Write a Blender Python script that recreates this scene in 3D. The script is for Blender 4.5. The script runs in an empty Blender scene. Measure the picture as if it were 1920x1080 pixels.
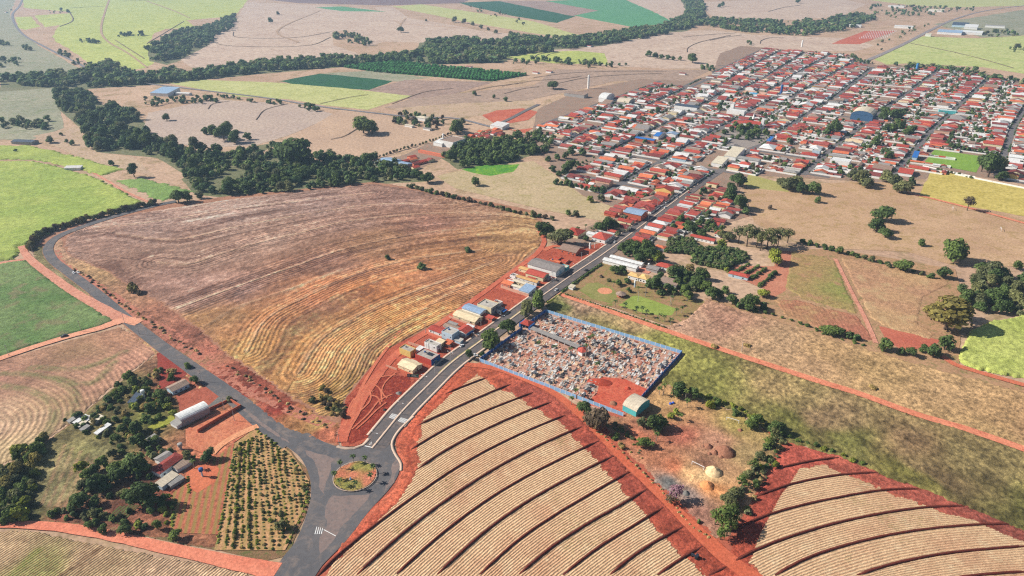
import bpy, math, random
import numpy as np
from mathutils import Vector, Matrix

S = bpy.context.scene
COL = S.collection
RNG = random.Random(7)
NR = np.random.default_rng(11)

# ---------------------------------------------------------------- camera, sky, sun, exposure
FPX, CAM_H = 1280.0, 260.0
PITCH = math.radians(26.565)
CP, SP = math.cos(PITCH), math.sin(PITCH)
cam = bpy.data.cameras.new('camera')
cam.sensor_width = 36.0
cam.lens = 36.0 * FPX / 1920.0
cam.clip_start, cam.clip_end = 1.0, 60000.0
camo = bpy.data.objects.new('camera', cam)
camo.location = (0, 0, CAM_H)
camo.rotation_euler = (math.pi / 2 - PITCH, 0, 0)
COL.objects.link(camo)
S.camera = camo

SUN_EL = math.radians(35)
sdir = Vector((-0.987 * math.cos(SUN_EL), 0.160 * math.cos(SUN_EL), math.sin(SUN_EL)))
W = bpy.data.worlds.new('World')
S.world = W
W.use_nodes = True
nt = W.node_tree
nt.nodes.clear()
sky = nt.nodes.new('ShaderNodeTexSky')
sky.sky_type = 'NISHITA'
sky.sun_disc = False
sky.sun_elevation = SUN_EL
sky.sun_rotation = math.atan2(sdir.x, sdir.y)
bg = nt.nodes.new('ShaderNodeBackground')
bg.inputs['Strength'].default_value = 0.055
wo = nt.nodes.new('ShaderNodeOutputWorld')
nt.links.new(sky.outputs[0], bg.inputs[0])
nt.links.new(bg.outputs[0], wo.inputs[0])
sl = bpy.data.lights.new('sun', 'SUN')
sl.energy = 5.0
sl.angle = math.radians(0.5)
sl.color = (1.0, 0.94, 0.85)
so = bpy.data.objects.new('sun', sl)
so.rotation_euler = sdir.to_track_quat('Z', 'Y').to_euler()
so.location = (0, 0, 800)
COL.objects.link(so)
S.view_settings.view_transform = 'Standard'
S.view_settings.look = 'None'
S.view_settings.exposure = 0.55
S.view_settings.gamma = 1.0
S.view_settings.use_curve_mapping = False
S.render.engine = 'CYCLES'
S.cycles.use_denoising = False
S.cycles.filter_width = 1.25
S.cycles.max_bounces = 4
S.cycles.diffuse_bounces = 2
S.cycles.glossy_bounces = 2
S.cycles.volume_bounces = 0
S.cycles.use_adaptive_sampling = True
S.cycles.adaptive_threshold = 0.02

# ---------------------------------------------------------------- helpers
def G(px, py):
    """ground point seen at a pixel of the photograph (flat ground)"""
    u = (px - 960) / FPX; v = (py - 540) / FPX
    t = CAM_H / (SP + v * CP)
    return (u * t, (CP - v * SP) * t)
def GL(pts): return [G(*p) for p in pts]
def pxm(x, y, z=0): return FPX / (y * CP + (CAM_H - z) * SP)      # pixels per metre there
def lin(c): 
    c = c / 255.0
    return c / 12.92 if c <= 0.04045 else ((c + 0.055) / 1.055) ** 2.4
def A(r, g, b, k=0.80): return (lin(r) * k, lin(g) * k, lin(b) * k)
def smooth(pts, step=4.0):
    P = [np.array(p, float) for p in pts]
    if len(P) < 3: 
        out = []
        for a, b in zip(P[:-1], P[1:]):
            n = max(1, int(np.linalg.norm(b - a) / step))
            out += [a + (b - a) * k / n for k in range(n)]
        return [tuple(p) for p in out + [P[-1]]]
    P = [2 * P[0] - P[1]] + P + [2 * P[-1] - P[-2]]
    out = []
    for i in range(1, len(P) - 2):
        p0, p1, p2, p3 = P[i - 1:i + 3]
        t0 = 0; t1 = np.linalg.norm(p1 - p0) ** .5 + 1e-6
        t2 = t1 + np.linalg.norm(p2 - p1) ** .5 + 1e-6; t3 = t2 + np.linalg.norm(p3 - p2) ** .5 + 1e-6
        n = max(1, int(np.linalg.norm(p2 - p1) / step))
        for k in range(n):
            t = t1 + (t2 - t1) * k / n
            A1 = (t1 - t) / (t1 - t0) * p0 + (t - t0) / (t1 - t0) * p1
            A2 = (t2 - t) / (t2 - t1) * p1 + (t - t1) / (t2 - t1) * p2
            A3 = (t3 - t) / (t3 - t2) * p2 + (t - t2) / (t3 - t2) * p3
            B1 = (t2 - t) / (t2 - t0) * A1 + (t - t0) / (t2 - t0) * A2
            B2 = (t3 - t) / (t3 - t1) * A2 + (t - t1) / (t3 - t1) * A3
            out.append(tuple((t2 - t) / (t2 - t1) * B1 + (t - t1) / (t2 - t1) * B2))
    out.append(tuple(P[-2]))
    return out
def inside(x, y, poly):
    x = np.asarray(x, float); y = np.asarray(y, float)
    r = np.zeros(x.shape, bool)
    n = len(poly)
    for i in range(n):
        x1, y1 = poly[i]; x2, y2 = poly[(i + 1) % n]
        if y1 == y2: continue
        c = ((y1 > y) != (y2 > y)) & (x < (x2 - x1) * (y - y1) / (y2 - y1) + x1)
        r ^= c
    return r
def pdist(x, y, pts, signed=False):
    best = np.full(np.shape(x), 1e9); sg = np.ones(np.shape(x))
    for (x1, y1), (x2, y2) in zip(pts[:-1], pts[1:]):
        dx, dy = x2 - x1, y2 - y1; L = dx * dx + dy * dy + 1e-9
        t = np.clip(((x - x1) * dx + (y - y1) * dy) / L, 0, 1)
        ex, ey = x - x1 - t * dx, y - y1 - t * dy
        d = np.hypot(ex, ey); m = d < best
        best = np.where(m, d, best)
        if signed: sg = np.where(m, np.sign(dx * ey - dy * ex), sg)
    return best * sg if signed else best
def _hash(ix, iy, seed):
    h = (ix.astype(np.int64) * 374761393 + iy.astype(np.int64) * 668265263 + seed * 982451653) & 0x7fffffff
    h = ((h ^ (h >> 13)) * 1274126177) & 0x7fffffff
    return ((h ^ (h >> 16)) & 0xffff) / 65535.0
def vn(x, y, f, seed=0):
    x = np.asarray(x, float) * f + 1000.37; y = np.asarray(y, float) * f + 1000.91
    ix, iy = np.floor(x), np.floor(y); fx, fy = x - ix, y - iy
    fx = fx * fx * (3 - 2 * fx); fy = fy * fy * (3 - 2 * fy)
    a = _hash(ix, iy, seed); b = _hash(ix + 1, iy, seed); c = _hash(ix, iy + 1, seed); d = _hash(ix + 1, iy + 1, seed)
    return (a + (b - a) * fx) * (1 - fy) + (c + (d - c) * fx) * fy
def fbm(x, y, f, o=4, seed=0, g=0.55):
    t = 0; a = 1; w = 0
    for k in range(o):
        t = t + a * vn(x, y, f * 2 ** k, seed + k * 17); w += a; a *= g
    return t / w

# ---------------------------------------------------------------- materials
def new_mat(name):
    m = bpy.data.materials.new(name); m.use_nodes = True
    n = m.node_tree; n.nodes.clear()
    o = n.nodes.new('ShaderNodeOutputMaterial'); b = n.nodes.new('ShaderNodeBsdfPrincipled')
    n.links.new(b.outputs[0], o.inputs[0])
    b.inputs['Roughness'].default_value = 0.9
    b.inputs['Specular IOR Level'].default_value = 0.15
    return m, n, b
def nd(n, t, **k):
    q = n.nodes.new(t)
    for a, v in k.items(): setattr(q, a, v)
    return q
def pos(n): return nd(n, 'ShaderNodeNewGeometry').outputs['Position']
def noise(n, vec, scale, detail=4, rough=0.6, dist=0.0):
    q = nd(n, 'ShaderNodeTexNoise'); q.inputs['Scale'].default_value = scale
    q.inputs['Detail'].default_value = detail; q.inputs['Roughness'].default_value = rough; q.inputs['Distortion'].default_value = dist
    n.links.new(vec, q.inputs['Vector']); return q.outputs['Fac']
def ramp(n, fac, stops):
    q = nd(n, 'ShaderNodeValToRGB'); e = q.color_ramp.elements
    while len(e) < len(stops): e.new(0.5)
    for el, (p, c) in zip(e, stops):
        el.position = p; el.color = (*c, 1) if len(c) == 3 else c
    n.links.new(fac, q.inputs[0]); return q.outputs[0]
def mix(n, fac, a, b, mode='MIX'):
    q = nd(n, 'ShaderNodeMix', data_type='RGBA', blend_type=mode)
    for s, v in ((q.inputs[0], fac), (q.inputs[6], a), (q.inputs[7], b)):
        if isinstance(v, (int, float)): s.default_value = v
        elif isinstance(v, tuple): s.default_value = (*v, 1)
        else: n.links.new(v, s)
    return q.outputs[2]
def math_(n, op, a, b=0.0, c=0.0):
    q = nd(n, 'ShaderNodeMath', operation=op)
    for s, v in zip(q.inputs, (a, b, c)):
        if isinstance(v, (int, float)): s.default_value = v
        else: n.links.new(v, s)
    return q.outputs[0]
def bump(n, b, h, strength, dist=0.3):
    q = nd(n, 'ShaderNodeBump'); q.inputs['Strength'].default_value = strength; q.inputs['Distance'].default_value = dist
    n.links.new(h, q.inputs['Height']); n.links.new(q.outputs[0], b.inputs['Normal'])
def grey(v): return (v, v, v)
def mat_ground(name, c1, c2, c3=None, big=0.02, small=0.6, rows=None, contrast=1.0, bmp=0.5, rough=0.95, grain=1.0):
    """dry soil or crop: two-scale colour variation, optional planting rows (angle deg, period m, strength, colour)"""
    m, n, b = new_mat(name); p = pos(n)
    f = noise(n, p, big, 5, 0.62, 0.4)
    c = ramp(n, f, [(0.5 - .17 / contrast, c1), (0.5 + .17 / contrast, c2)])
    f2 = noise(n, p, small, 5, 0.7)
    if c3: c = mix(n, ramp(n, noise(n, p, big * 4.3, 5, 0.7, 0.8), [(0.5, (0, 0, 0)), (0.66, (1, 1, 1))]), c, c3)
    c = mix(n, 1.0, c, ramp(n, f2, [(0.28, grey(1 - .38 * grain)), (0.72, grey(1 + .34 * grain))]), 'MULTIPLY')
    if rows:
        ang, per, st, rc = rows
        mp = nd(n, 'ShaderNodeMapping'); mp.inputs['Rotation'].default_value = (0, 0, -math.radians(ang))
        n.links.new(p, mp.inputs[0])
        wv = nd(n, 'ShaderNodeTexWave', wave_type='BANDS', bands_direction='Y'); wv.inputs['Scale'].default_value = 2 * math.pi / per / 20
        wv.inputs['Distortion'].default_value = 0.7; wv.inputs['Detail'].default_value = 2; wv.inputs['Detail Scale'].default_value = 0.6
        n.links.new(mp.outputs[0], wv.inputs[0])
        c = mix(n, math_(n, 'MULTIPLY', wv.outputs['Fac'], st), c, rc)
    n.links.new(c, b.inputs['Base Color']); b.inputs['Roughness'].default_value = rough
    if bmp: bump(n, b, f2, bmp, 0.5)
    return m
def mat_col(name, small=1.1, lo=0.6, hi=1.35, bmp=0.7, rows=False, rowcol=None):
    """soil or crop whose colour comes from the mesh attribute Col"""
    m, n, b = new_mat(name); p = pos(n)
    at = nd(n, 'ShaderNodeAttribute', attribute_name='Col')
    f2 = noise(n, p, small, 5, 0.72)
    c = mix(n, 1.0, at.outputs['Color'], ramp(n, f2, [(0.3, grey(lo)), (0.7, grey(hi))]), 'MULTIPLY')
    h = f2
    if rows:
        ra = nd(n, 'ShaderNodeAttribute', attribute_name='row')
        w = noise(n, p, 0.25, 3)
        t = math_(n, 'ADD', ra.outputs['Fac'], math_(n, 'MULTIPLY', w, 0.55))
        s_ = math_(n, 'MULTIPLY_ADD', math_(n, 'SINE', math_(n, 'MULTIPLY', t, 2 * math.pi)), 0.5, 0.5)
        ws = nd(n, 'ShaderNodeAttribute', attribute_name='straw')
        brk = ramp(n, noise(n, p, 0.8, 4, 0.7), [(0.35, grey(0.25)), (0.6, grey(1.0))])
        k = math_(n, 'MULTIPLY', math_(n, 'MULTIPLY', math_(n, 'POWER', s_, 2.0), ws.outputs['Fac']), brk)
        c = mix(n, math_(n, 'MULTIPLY', k, 0.9), c, rowcol)
        h = math_(n, 'ADD', math_(n, 'MULTIPLY', s_, -0.9), math_(n, 'MULTIPLY', f2, 0.8))
    n.links.new(c, b.inputs['Base Color'])
    if bmp: bump(n, b, h, bmp, 0.4)
    return m
def mat_flat(name, c, rough=0.8, var=0.18, scale=0.7, spec=0.2, rnd=0.0, metal=0.0):
    m, n, b = new_mat(name); p = pos(n)
    f = noise(n, p, scale, 5, 0.7)
    col = mix(n, 1.0, c, ramp(n, f, [(0.25, grey(1 - var * 1.5)), (0.75, grey(1 + var))]), 'MULTIPLY')
    if rnd:
        oi = nd(n, 'ShaderNodeObjectInfo')
        col = mix(n, 1.0, col, ramp(n, oi.outputs['Random'], [(0, grey(1 - rnd)), (1, grey(1 + rnd))]), 'MULTIPLY')
    n.links.new(col, b.inputs['Base Color'])
    b.inputs['Roughness'].default_value = rough; b.inputs['Specular IOR Level'].default_value = spec
    b.inputs['Metallic'].default_value = metal
    return m
def mat_leaf(name, c, rnd=0.22):
    m, n, b = new_mat(name)
    at = nd(n, 'ShaderNodeAttribute', attribute_name='Col')
    oi = nd(n, 'ShaderNodeObjectInfo')
    col = mix(n, 1.0, c, at.outputs['Color'], 'MULTIPLY')
    col = mix(n, 1.0, col, ramp(n, oi.outputs['Random'], [(0, (1 - rnd, 1 - rnd * .8, 1 - rnd)), (1, (1 + rnd * 1.2, 1 + rnd, 1))]), 'MULTIPLY')
    n.links.new(col, b.inputs['Base Color']); b.inputs['Roughness'].default_value = 0.75
    b.inputs['Specular IOR Level'].default_value = 0.1
    tl = nd(n, 'ShaderNodeBsdfTranslucent'); n.links.new(col, tl.inputs[0]); ms = nd(n, 'ShaderNodeMixShader'); ms.inputs[0].default_value = 0.28
    ou = [q for q in n.nodes if q.type == 'OUTPUT_MATERIAL'][0]
    n.links.new(b.outputs[0], ms.inputs[1]); n.links.new(tl.outputs[0], ms.inputs[2]); n.links.new(ms.outputs[0], ou.inputs[0])
    return m
def mat_roof(name, c, rnd=0.22, per=0.9, rib=0.25):
    """tiled or ribbed roof: ribs along the local slope plus blotchy weathering"""
    m, n, b = new_mat(name); p = pos(n)
    tc = nd(n, 'ShaderNodeTexCoord')
    f = noise(n, p, 0.5, 6, 0.75)
    oi = nd(n, 'ShaderNodeObjectInfo')
    col = mix(n, 1.0, c, ramp(n, f, [(0.25, grey(0.58)), (0.75, grey(1.3))]), 'MULTIPLY')
    col = mix(n, 1.0, col, ramp(n, oi.outputs['Random'], [(0, (1 - rnd, 1 - rnd * 1.6, 1 - rnd * 1.6)), (1, (1 + rnd, 1 + rnd * 1.3, 1 + rnd * 1.3))]), 'MULTIPLY')
    wv = nd(n, 'ShaderNodeTexWave', wave_type='BANDS', bands_direction='X'); wv.inputs['Scale'].default_value = 2 * math.pi / per / 20
    n.links.new(tc.outputs['Object'], wv.inputs[0])
    col = mix(n, math_(n, 'MULTIPLY', wv.outputs['Fac'], rib), col, tuple(x * 0.45 for x in c))
    n.links.new(col, b.inputs['Base Color']); b.inputs['Roughness'].default_value = 0.8
    bump(n, b, wv.outputs['Fac'], 0.3, 0.08)
    return m

# ---------------------------------------------------------------- mesh and object helpers
def mesh_np(name, V, F, mats=(), col=None, midx=None, smooth_=False, attrs=None):
    """V (n,3), F list of index arrays or (m,4)/(m,3) array"""
    me = bpy.data.meshes.new(name)
    V = np.asarray(V, np.float32); F = np.asarray(F, np.int32)
    k = F.shape[1]
    me.vertices.add(len(V)); me.vertices.foreach_set('co', V.ravel())
    me.loops.add(F.size); me.loops.foreach_set('vertex_index', F.ravel())
    me.polygons.add(len(F)); me.polygons.foreach_set('loop_start', np.arange(0, F.size, k, dtype=np.int32))
    if midx is not None: me.polygons.foreach_set('material_index', np.asarray(midx, np.int32))
    for m in mats: me.materials.append(m)
    me.update(calc_edges=True)
    if col is not None:
        col = np.asarray(col, np.float32)
        dom = 'POINT' if len(col) == len(V) and len(V) != len(F) else 'FACE'
        a = me.attributes.new('Col', 'FLOAT_COLOR', dom)
        a.data.foreach_set('color', np.hstack([col, np.ones((len(col), 1), np.float32)]).ravel())
    for an, av in (attrs or {}).items():
        a = me.attributes.new(an, 'FLOAT', 'POINT'); a.data.foreach_set('value', np.asarray(av, np.float32))
    if smooth_: me.polygons.foreach_set('use_smooth', np.ones(len(F), bool))
    return me
class MB:
    """collects faces for one mesh"""
    def __init__(s): s.v = []; s.f = []; s.m = []
    def face(s, pts, m=0):
        i = len(s.v); s.v += [tuple(p) for p in pts]; s.f.append(list(range(i, i + len(pts)))); s.m.append(m)
    def box(s, x0, x1, y0, y1, z0, z1, m=0, rot=None, c=None):
        P = [(x, y, z) for z in (z0, z1) for x, y in ((x0, y0), (x1, y0), (x1, y1), (x0, y1))]
        if rot is not None:
            ca, sa = math.cos(rot), math.sin(rot); cx, cy = c or (0, 0)
            P = [(cx + (x - cx) * ca - (y - cy) * sa, cy + (x - cx) * sa + (y - cy) * ca, z) for x, y, z in P]
        i = len(s.v); s.v += P
        for q in ((3, 2, 1, 0), (4, 5, 6, 7), (0, 1, 5, 4), (1, 2, 6, 5), (2, 3, 7, 6), (3, 0, 4, 7)):
            s.f.append([i + k for k in q]); s.m.append(m)
    def tube(s, p, q, r0, r1, n=6, m=0, cap=True):
        p = Vector(p); q = Vector(q); d = (q - p).normalized()
        u = d.orthogonal().normalized(); w = d.cross(u)
        i = len(s.v)
        for o, r in ((p, r0), (q, r1)):
            for k in range(n):
                a = 2 * math.pi * k / n
                s.v.append(tuple(o + (u * math.cos(a) + w * math.sin(a)) * r))
        for k in range(n):
            s.f.append([i + k, i + (k + 1) % n, i + n + (k + 1) % n, i + n + k]); s.m.append(m)
        if cap:
            s.f.append([i + n + k for k in range(n)]); s.m.append(m)
            s.f.append([i + k for k in reversed(range(n))]); s.m.append(m)
    def lathe(s, prof, n=12, m=0, c=(0, 0)):
        i = len(s.v)
        for r, z in prof:
            for k in range(n):
                a = 2 * math.pi * k / n; s.v.append((c[0] + r * math.cos(a), c[1] + r * math.sin(a), z))
        for j in range(len(prof) - 1):
            for k in range(n):
                s.f.append([i + j * n + k, i + j * n + (k + 1) % n, i + (j + 1) * n + (k + 1) % n, i + (j + 1) * n + k]); s.m.append(m)
        s.f.append([i + (len(prof) - 1) * n + k for k in range(n)]); s.m.append(m)
    def mesh(s, name, mats):
        me = bpy.data.meshes.new(name); me.from_pydata(s.v, [], s.f)
        for q in (mats if isinstance(mats, (list, tuple)) else [mats]): me.materials.append(q)
        if len(me.materials) > 1: me.polygons.foreach_set('material_index', s.m)
        me.update(); return me
def link(name, data, parent=None, loc=None, rz=None, sc=None):
    o = bpy.data.objects.new(name, data)
    COL.objects.link(o)
    if parent: o.parent = parent
    if loc is not None: o.location = loc
    if rz is not None: o.rotation_euler = (0, 0, rz)
    if sc is not None: o.scale = sc
    return o
def part(name, mb, mats, parent): return link(name, mb.mesh(name, mats), parent)
def tag(o, label=None, cat=None, group=None, kind=None):
    if label: o['label'] = label
    if cat: o['category'] = cat
    if group: o['group'] = group
    if kind: o['kind'] = kind
    return o
def thing(name, label, cat, loc, rz=0, group=None):
    return tag(link(name, None, None, loc, rz), label, cat, group)
WANT = []            # labels that get a distinguishing place phrase once everything stands
def later(o, base, xy, cat, group=None):
    tag(o, None, cat, group); WANT.append((o, base, xy)); return o
LAYER = [0]
def lay(step=0.004):
    LAYER[0] += 1; return LAYER[0] * step
def structure(name, me, z=0, label=None, cat=None):
    o = link(name, me, None, (0, 0, z)); o['kind'] = 'structure'
    if label: o['label'] = label
    if cat: o['category'] = cat
    return o
from mathutils.geometry import tessellate_polygon
def rough_poly(P, step, amp, seed=0):
    out = []
    for i in range(len(P)):
        a = np.array(P[i]); b = np.array(P[(i + 1) % len(P)]); L = np.linalg.norm(b - a)
        n = max(1, int(L / step)); nrm = np.array([-(b - a)[1], (b - a)[0]]) / max(L, 1e-6)
        for k in range(n):
            p = a + (b - a) * k / n
            w = (fbm(p[0], p[1], 1 / (step * 3), 3, seed) - .5) * 2 * amp
            out.append(tuple(p + nrm * w))
    return out
def field(name, poly, mat, label=None, cat='field', rough=None):
    P = GL(poly)
    d = sum(math.hypot(*p) for p in P) / len(P)
    P = rough_poly(P, max(3, d / 120), rough if rough is not None else d / 450, LAYER[0])
    tr = tessellate_polygon([[Vector((x, y, 0)) for x, y in P]])
    me = mesh_np(name, [(x, y, 0) for x, y in P], [list(t) for t in tr], [mat])
    nn = np.zeros(len(me.polygons) * 3, np.float32); me.polygons.foreach_get('normal', nn)
    return structure(name, me, lay(), label, cat)
def ribbon_mesh(name, pts, w, mat, edge=0.0, z=0.0, thick=0.0, step=3.0, wvar=0.0, seed=3):
    P = smooth(pts, step); P = np.array(P)
    T = np.gradient(P, axis=0); T /= np.linalg.norm(T, axis=1)[:, None] + 1e-9
    N = np.stack([-T[:, 1], T[:, 0]], 1)
    w = np.full(len(P), w) if np.isscalar(w) else np.interp(np.linspace(0, 1, len(P)), np.linspace(0, 1, len(w)), w)
    wl = w / 2 * (1 + wvar * (fbm(P[:, 0], P[:, 1], 0.12, 3, seed) - .5) * 2); wr = w / 2 * (1 + wvar * (fbm(P[:, 0], P[:, 1], 0.12, 3, seed + 5) - .5) * 2)
    L = P + N * wl[:, None]; R = P - N * wr[:, None]
    n = len(P); i = np.arange(n - 1)
    if thick == 0:
        V = np.vstack([np.c_[L, np.full(n, z)], np.c_[R, np.full(n, z)]])
        F = np.stack([i, n + i, n + i + 1, i + 1], 1)
    else:
        V = np.vstack([np.c_[L, np.full(n, z + thick)], np.c_[R, np.full(n, z + thick)], np.c_[L, np.full(n, z - .1)], np.c_[R, np.full(n, z - .1)]])
        F = np.vstack([np.stack([i, n + i, n + i + 1, i + 1], 1), np.stack([2 * n + i, i, i + 1, 2 * n + i + 1], 1), np.stack([n + i, 3 * n + i, 3 * n + i + 1, n + i + 1], 1)])
    return mesh_np(name, V, F, [mat])
def road(name, pts, w, mat, label=None, cat='road', wvar=0.0, thick=0.0):
    return structure(name, ribbon_mesh(name, GL(pts), w, mat, wvar=wvar, thick=thick), lay(), label, cat)
DR = [([(1048, 551), (1120, 576), (1220, 611), (1320, 645), (1420, 678), (1520, 711), (1613, 740), (1713, 776), (1813, 806), (1940, 850)], 3.4),
      ([(872, 684), (930, 692), (985, 712), (1045, 742), (1103, 793), (1165, 858), (1235, 925), (1305, 995), (1360, 1045), (1420, 1092)], 2.8),
      ([(330, 378), (300, 384), (230, 402), (160, 424), (110, 444), (91, 464), (98, 486), (130, 512), (180, 550), (235, 597), (300, 648), (370, 698), (440, 748), (500, 797), (548, 832)], 5.2),
      ([(40, 462), (52, 482), (100, 521), (150, 555), (190, 578), (236, 604)], 4.5), ([(262, 606), (232, 601), (190, 615), (120, 634), (50, 656), (-25, 682)], 4.2), ([(-20, 985), (60, 986), (130, 992), (220, 1008), (300, 1026), (420, 1052), (470, 1062), (520, 1072)], 4.2),
      ([(698, 842), (728, 805), (756, 771), (799, 727.5), (845, 683), (900, 642)], 9.5), ([(660, 895), (664, 895)], 25), ([(-25, 499), (40, 488), (62, 486)], 2.6), ([(575, 975), (600, 1010), (565, 1085)], 11), ([(700, 930), (640, 1000), (560, 1090)], 3.5)]
DRW = None
HOLES = [[(318, 932), (372, 880), (440, 832), (412, 1003), (320, 1000)], [(440, 832), (482, 802), (546, 850), (580, 902), (568, 958), (535, 1032), (402, 1032), (412, 1000)], [(294, 664), (304, 660), (350, 702), (330, 716), (299, 732)],
         [(330, 742), (400, 722), (420, 742), (400, 770), (345, 800), (336, 760)], [(348, 806), (398, 778), (452, 762), (486, 800), (440, 830), (380, 850), (350, 838)], [(352, 878), (395, 868), (412, 880), (404, 905), (370, 925), (345, 912)], [(277, 802), (326, 776), (330, 790), (286, 810)], [(198, 976), (222, 950), (262, 948), (226, 985)]]
def relief(name, poly, step, hfn, cfn, mat, label=None, cat='field', attrs=None, edge0=True, kind='structure', world=False, ragged=4.0):
    P = poly if world else GL(poly)
    xs = [p[0] for p in P]; ys = [p[1] for p in P]
    X = np.arange(min(xs), max(xs) + step, step); Y = np.arange(min(ys), max(ys) + step, step)
    gx, gy = np.meshgrid(X, Y)
    jx = gx + (vn(gx, gy, 1.7, 5) - .5) * step * .7; jy = gy + (vn(gx, gy, 1.7, 9) - .5) * step * .7
    nx, ny = len(X), len(Y)
    wob = (fbm(jx, jy, 0.12, 3, 77) - .5) * ragged * step + (fbm(jx, jy, 0.7, 2, 79) - .5) * ragged * .6 * step
    ins = inside(jx + wob, jy + wob, P)
    cell = ins[:-1, :-1] & ins[1:, :-1] & ins[:-1, 1:] & ins[1:, 1:]
    idx = np.arange(nx * ny).reshape(ny, nx)
    F = np.stack([idx[:-1, :-1][cell], idx[:-1, 1:][cell], idx[1:, 1:][cell], idx[1:, :-1][cell]], 1)
    if edge0:
        cnt = np.zeros((ny, nx), int)
        for a in (0, 1):
            for b in (0, 1): cnt[a:ny - 1 + a, b:nx - 1 + b] += cell
        e = cnt < 4
    used = np.unique(F); rm = np.full(nx * ny, -1); rm[used] = np.arange(len(used)); F = rm[F]
    x = jx.ravel()[used]; y = jy.ravel()[used]
    h = hfn(x, y)
    global DRW
    if DRW is None: DRW = [(smooth(GL(p), 8), w) for p, w in DR]
    for p in HOLES:
        q = GL(p); h = np.where(inside(x, y, q), -0.06, h)
    for p, w in DRW if not world else ():
        if min(q[0] for q in p) - 20 < x.max() and max(q[0] for q in p) + 20 > x.min(): h = np.where(pdist(x, y, p) < w, -0.06, h)
    if edge0: h = np.where(e.ravel()[used], -0.05, h)
    at = {k: f(x, y) for k, f in (attrs or {}).items()}
    me = mesh_np(name, np.c_[x, y, h], F, [mat], col=cfn(x, y) if cfn else None, attrs=at)
    o = structure(name, me, lay(), label, cat); o['kind'] = kind
    return o
def idw(samples, warp=12.0, power=3.0, mott=((0.02, .18), (0.1, .2), (0.5, .25)), seed=1, lines=()):
    pts = [(*G(px, py), A(*c)) for px, py, c in samples]
    def f(x, y):
        wx = x + (fbm(x, y, 0.03, 3, seed) - .5) * 2 * warp; wy = y + (fbm(x, y, 0.03, 3, seed + 40) - .5) * 2 * warp
        num = np.zeros((len(x), 3)); den = np.zeros(len(x))
        for sx, sy, c in pts:
            w = 1 / (((wx - sx) ** 2 + (wy - sy) ** 2) ** (power / 2) + 1); num += w[:, None] * np.array(c); den += w
        c = num / den[:, None]
        for k, (fr, am) in enumerate(mott):
            c = c * (1 + (fbm(x, y, fr, 3, seed + 100 + k) - .5) * 2 * am * 1.6)[:, None]
        for pl, wd, lc, st in lines:
            d = pdist(x, y, pl); k = np.clip(1.4 - d / wd, 0, 1) * st * np.clip(fbm(x, y, 0.25, 3, seed + 7) * 2.2 - .35, 0, 1)
            c = c * (1 - k)[:, None] + np.array(A(*lc)) * k[:, None]
        return np.clip(c, 0.005, 0.9)
    return f

# ---------------------------------------------------------------- ground sheet and far fields
M_land = mat_ground('dry_land', A(192, 158, 132), A(208, 176, 148), A(164, 140, 104), 0.006, 0.2)
V_, F_ = [], []
gxs = [-12000, -5000, -2500, -1200, -500, 0, 500, 1200, 2500, 5000, 12000]; gys = [-3000, -800, 0, 300, 700, 1300, 2200, 3500, 6000, 12000, 21000]
for y in gys:
    for x in gxs: V_.append((x, y, 0))
for j in range(10):
    for i in range(10): F_.append((j * 11 + i, j * 11 + i + 1, j * 11 + i + 12, j * 11 + i + 11))
structure('ground', mesh_np('ground', V_, F_, [M_land]), 0, 'dry open farmland reaching to the far fields', 'ground')

FG = lambda nm, a, b, c=None, big=0.012, small=0.15, rows=None, bmp=0.4: mat_ground(nm, A(*a), A(*b), A(*c) if c else None, big, small, rows, 1.0, bmp)
M_cane = FG('far_cane', (184, 192, 104), (204, 206, 118), (164, 176, 92), 0.008, 0.09, (20, 14, .18, A(140, 165, 90)))
M_tanf = FG('pale_stubble', (204, 178, 158), (218, 194, 172), (190, 162, 142), 0.006, 0.08, (12, 16, .22, A(180, 152, 134)))
M_yel = FG('yellow_crop', (190, 192, 122), (204, 202, 138), (172, 176, 106), 0.012, 0.2)
M_greygreen = FG('grey_green_pasture', (150, 150, 124), (172, 166, 140), (134, 142, 104), 0.01, 0.15)
M_teal = FG('green_crop', (88, 148, 104), (104, 162, 112), None, 0.02, 0.2)
M_dkcrop = FG('dark_plantation', (36, 86, 58), (52, 104, 66), None, 0.05, 0.25)
M_green = FG('bright_plantation', (44, 122, 56), (66, 146, 68), None, 0.04, 0.3)
M_brown = FG('brown_fallow', (164, 138, 124), (180, 152, 136), (150, 126, 112), 0.012, 0.12)
M_purple = FG('ploughed_field', (128, 104, 104), (146, 120, 114), None, 0.01, 0.2)
M_past = FG('dry_pasture', (190, 162, 138), (204, 176, 146), (172, 150, 112), 0.012, 0.3)
M_red = FG('bare_red_earth', (196, 102, 78), (212, 122, 94), (176, 84, 64), 0.03, 0.5)
M_town = mat_ground('town_ground', A(164, 142, 124), A(150, 128, 112), A(180, 132, 108), 0.05, 0.7)

field('cane_field', [(42, -6), (470, -8), (445, 25), (420, 32), (350, 38), (366, 52), (310, 54), (290, 62), (280, 78), (304, 96), (288, 118), (272, 128), (198, 138), (122, 88), (96, 70), (128, 22), (45, 15)], M_cane, 'pale green cane fields crossed by dirt tracks on the far slope')
field('cane_field', [(27, 32), (58, 31), (76, 50), (46, 56), (34, 52)], M_cane, 'small light green cane plot beside the far highway bend')
field('cane_field', [(65, 29), (126, 25), (112, 47), (84, 51)], M_cane, 'second small light green cane plot beside the far highway bend')
field('pasture', [(-30, 60), (34, 58), (76, 88), (172, 140), (60, 152), (-60, 142)], M_greygreen, 'hazy grey green pasture below the far highway')
field('pasture', [(-40, -5), (30, -5), (20, 25), (34, 58), (-40, 62)], M_greygreen, 'hazy grey field at the far highway')
M_scrub = FG('wood_floor', (116, 120, 84), (138, 132, 100), (96, 104, 70), .02, .3)
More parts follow.
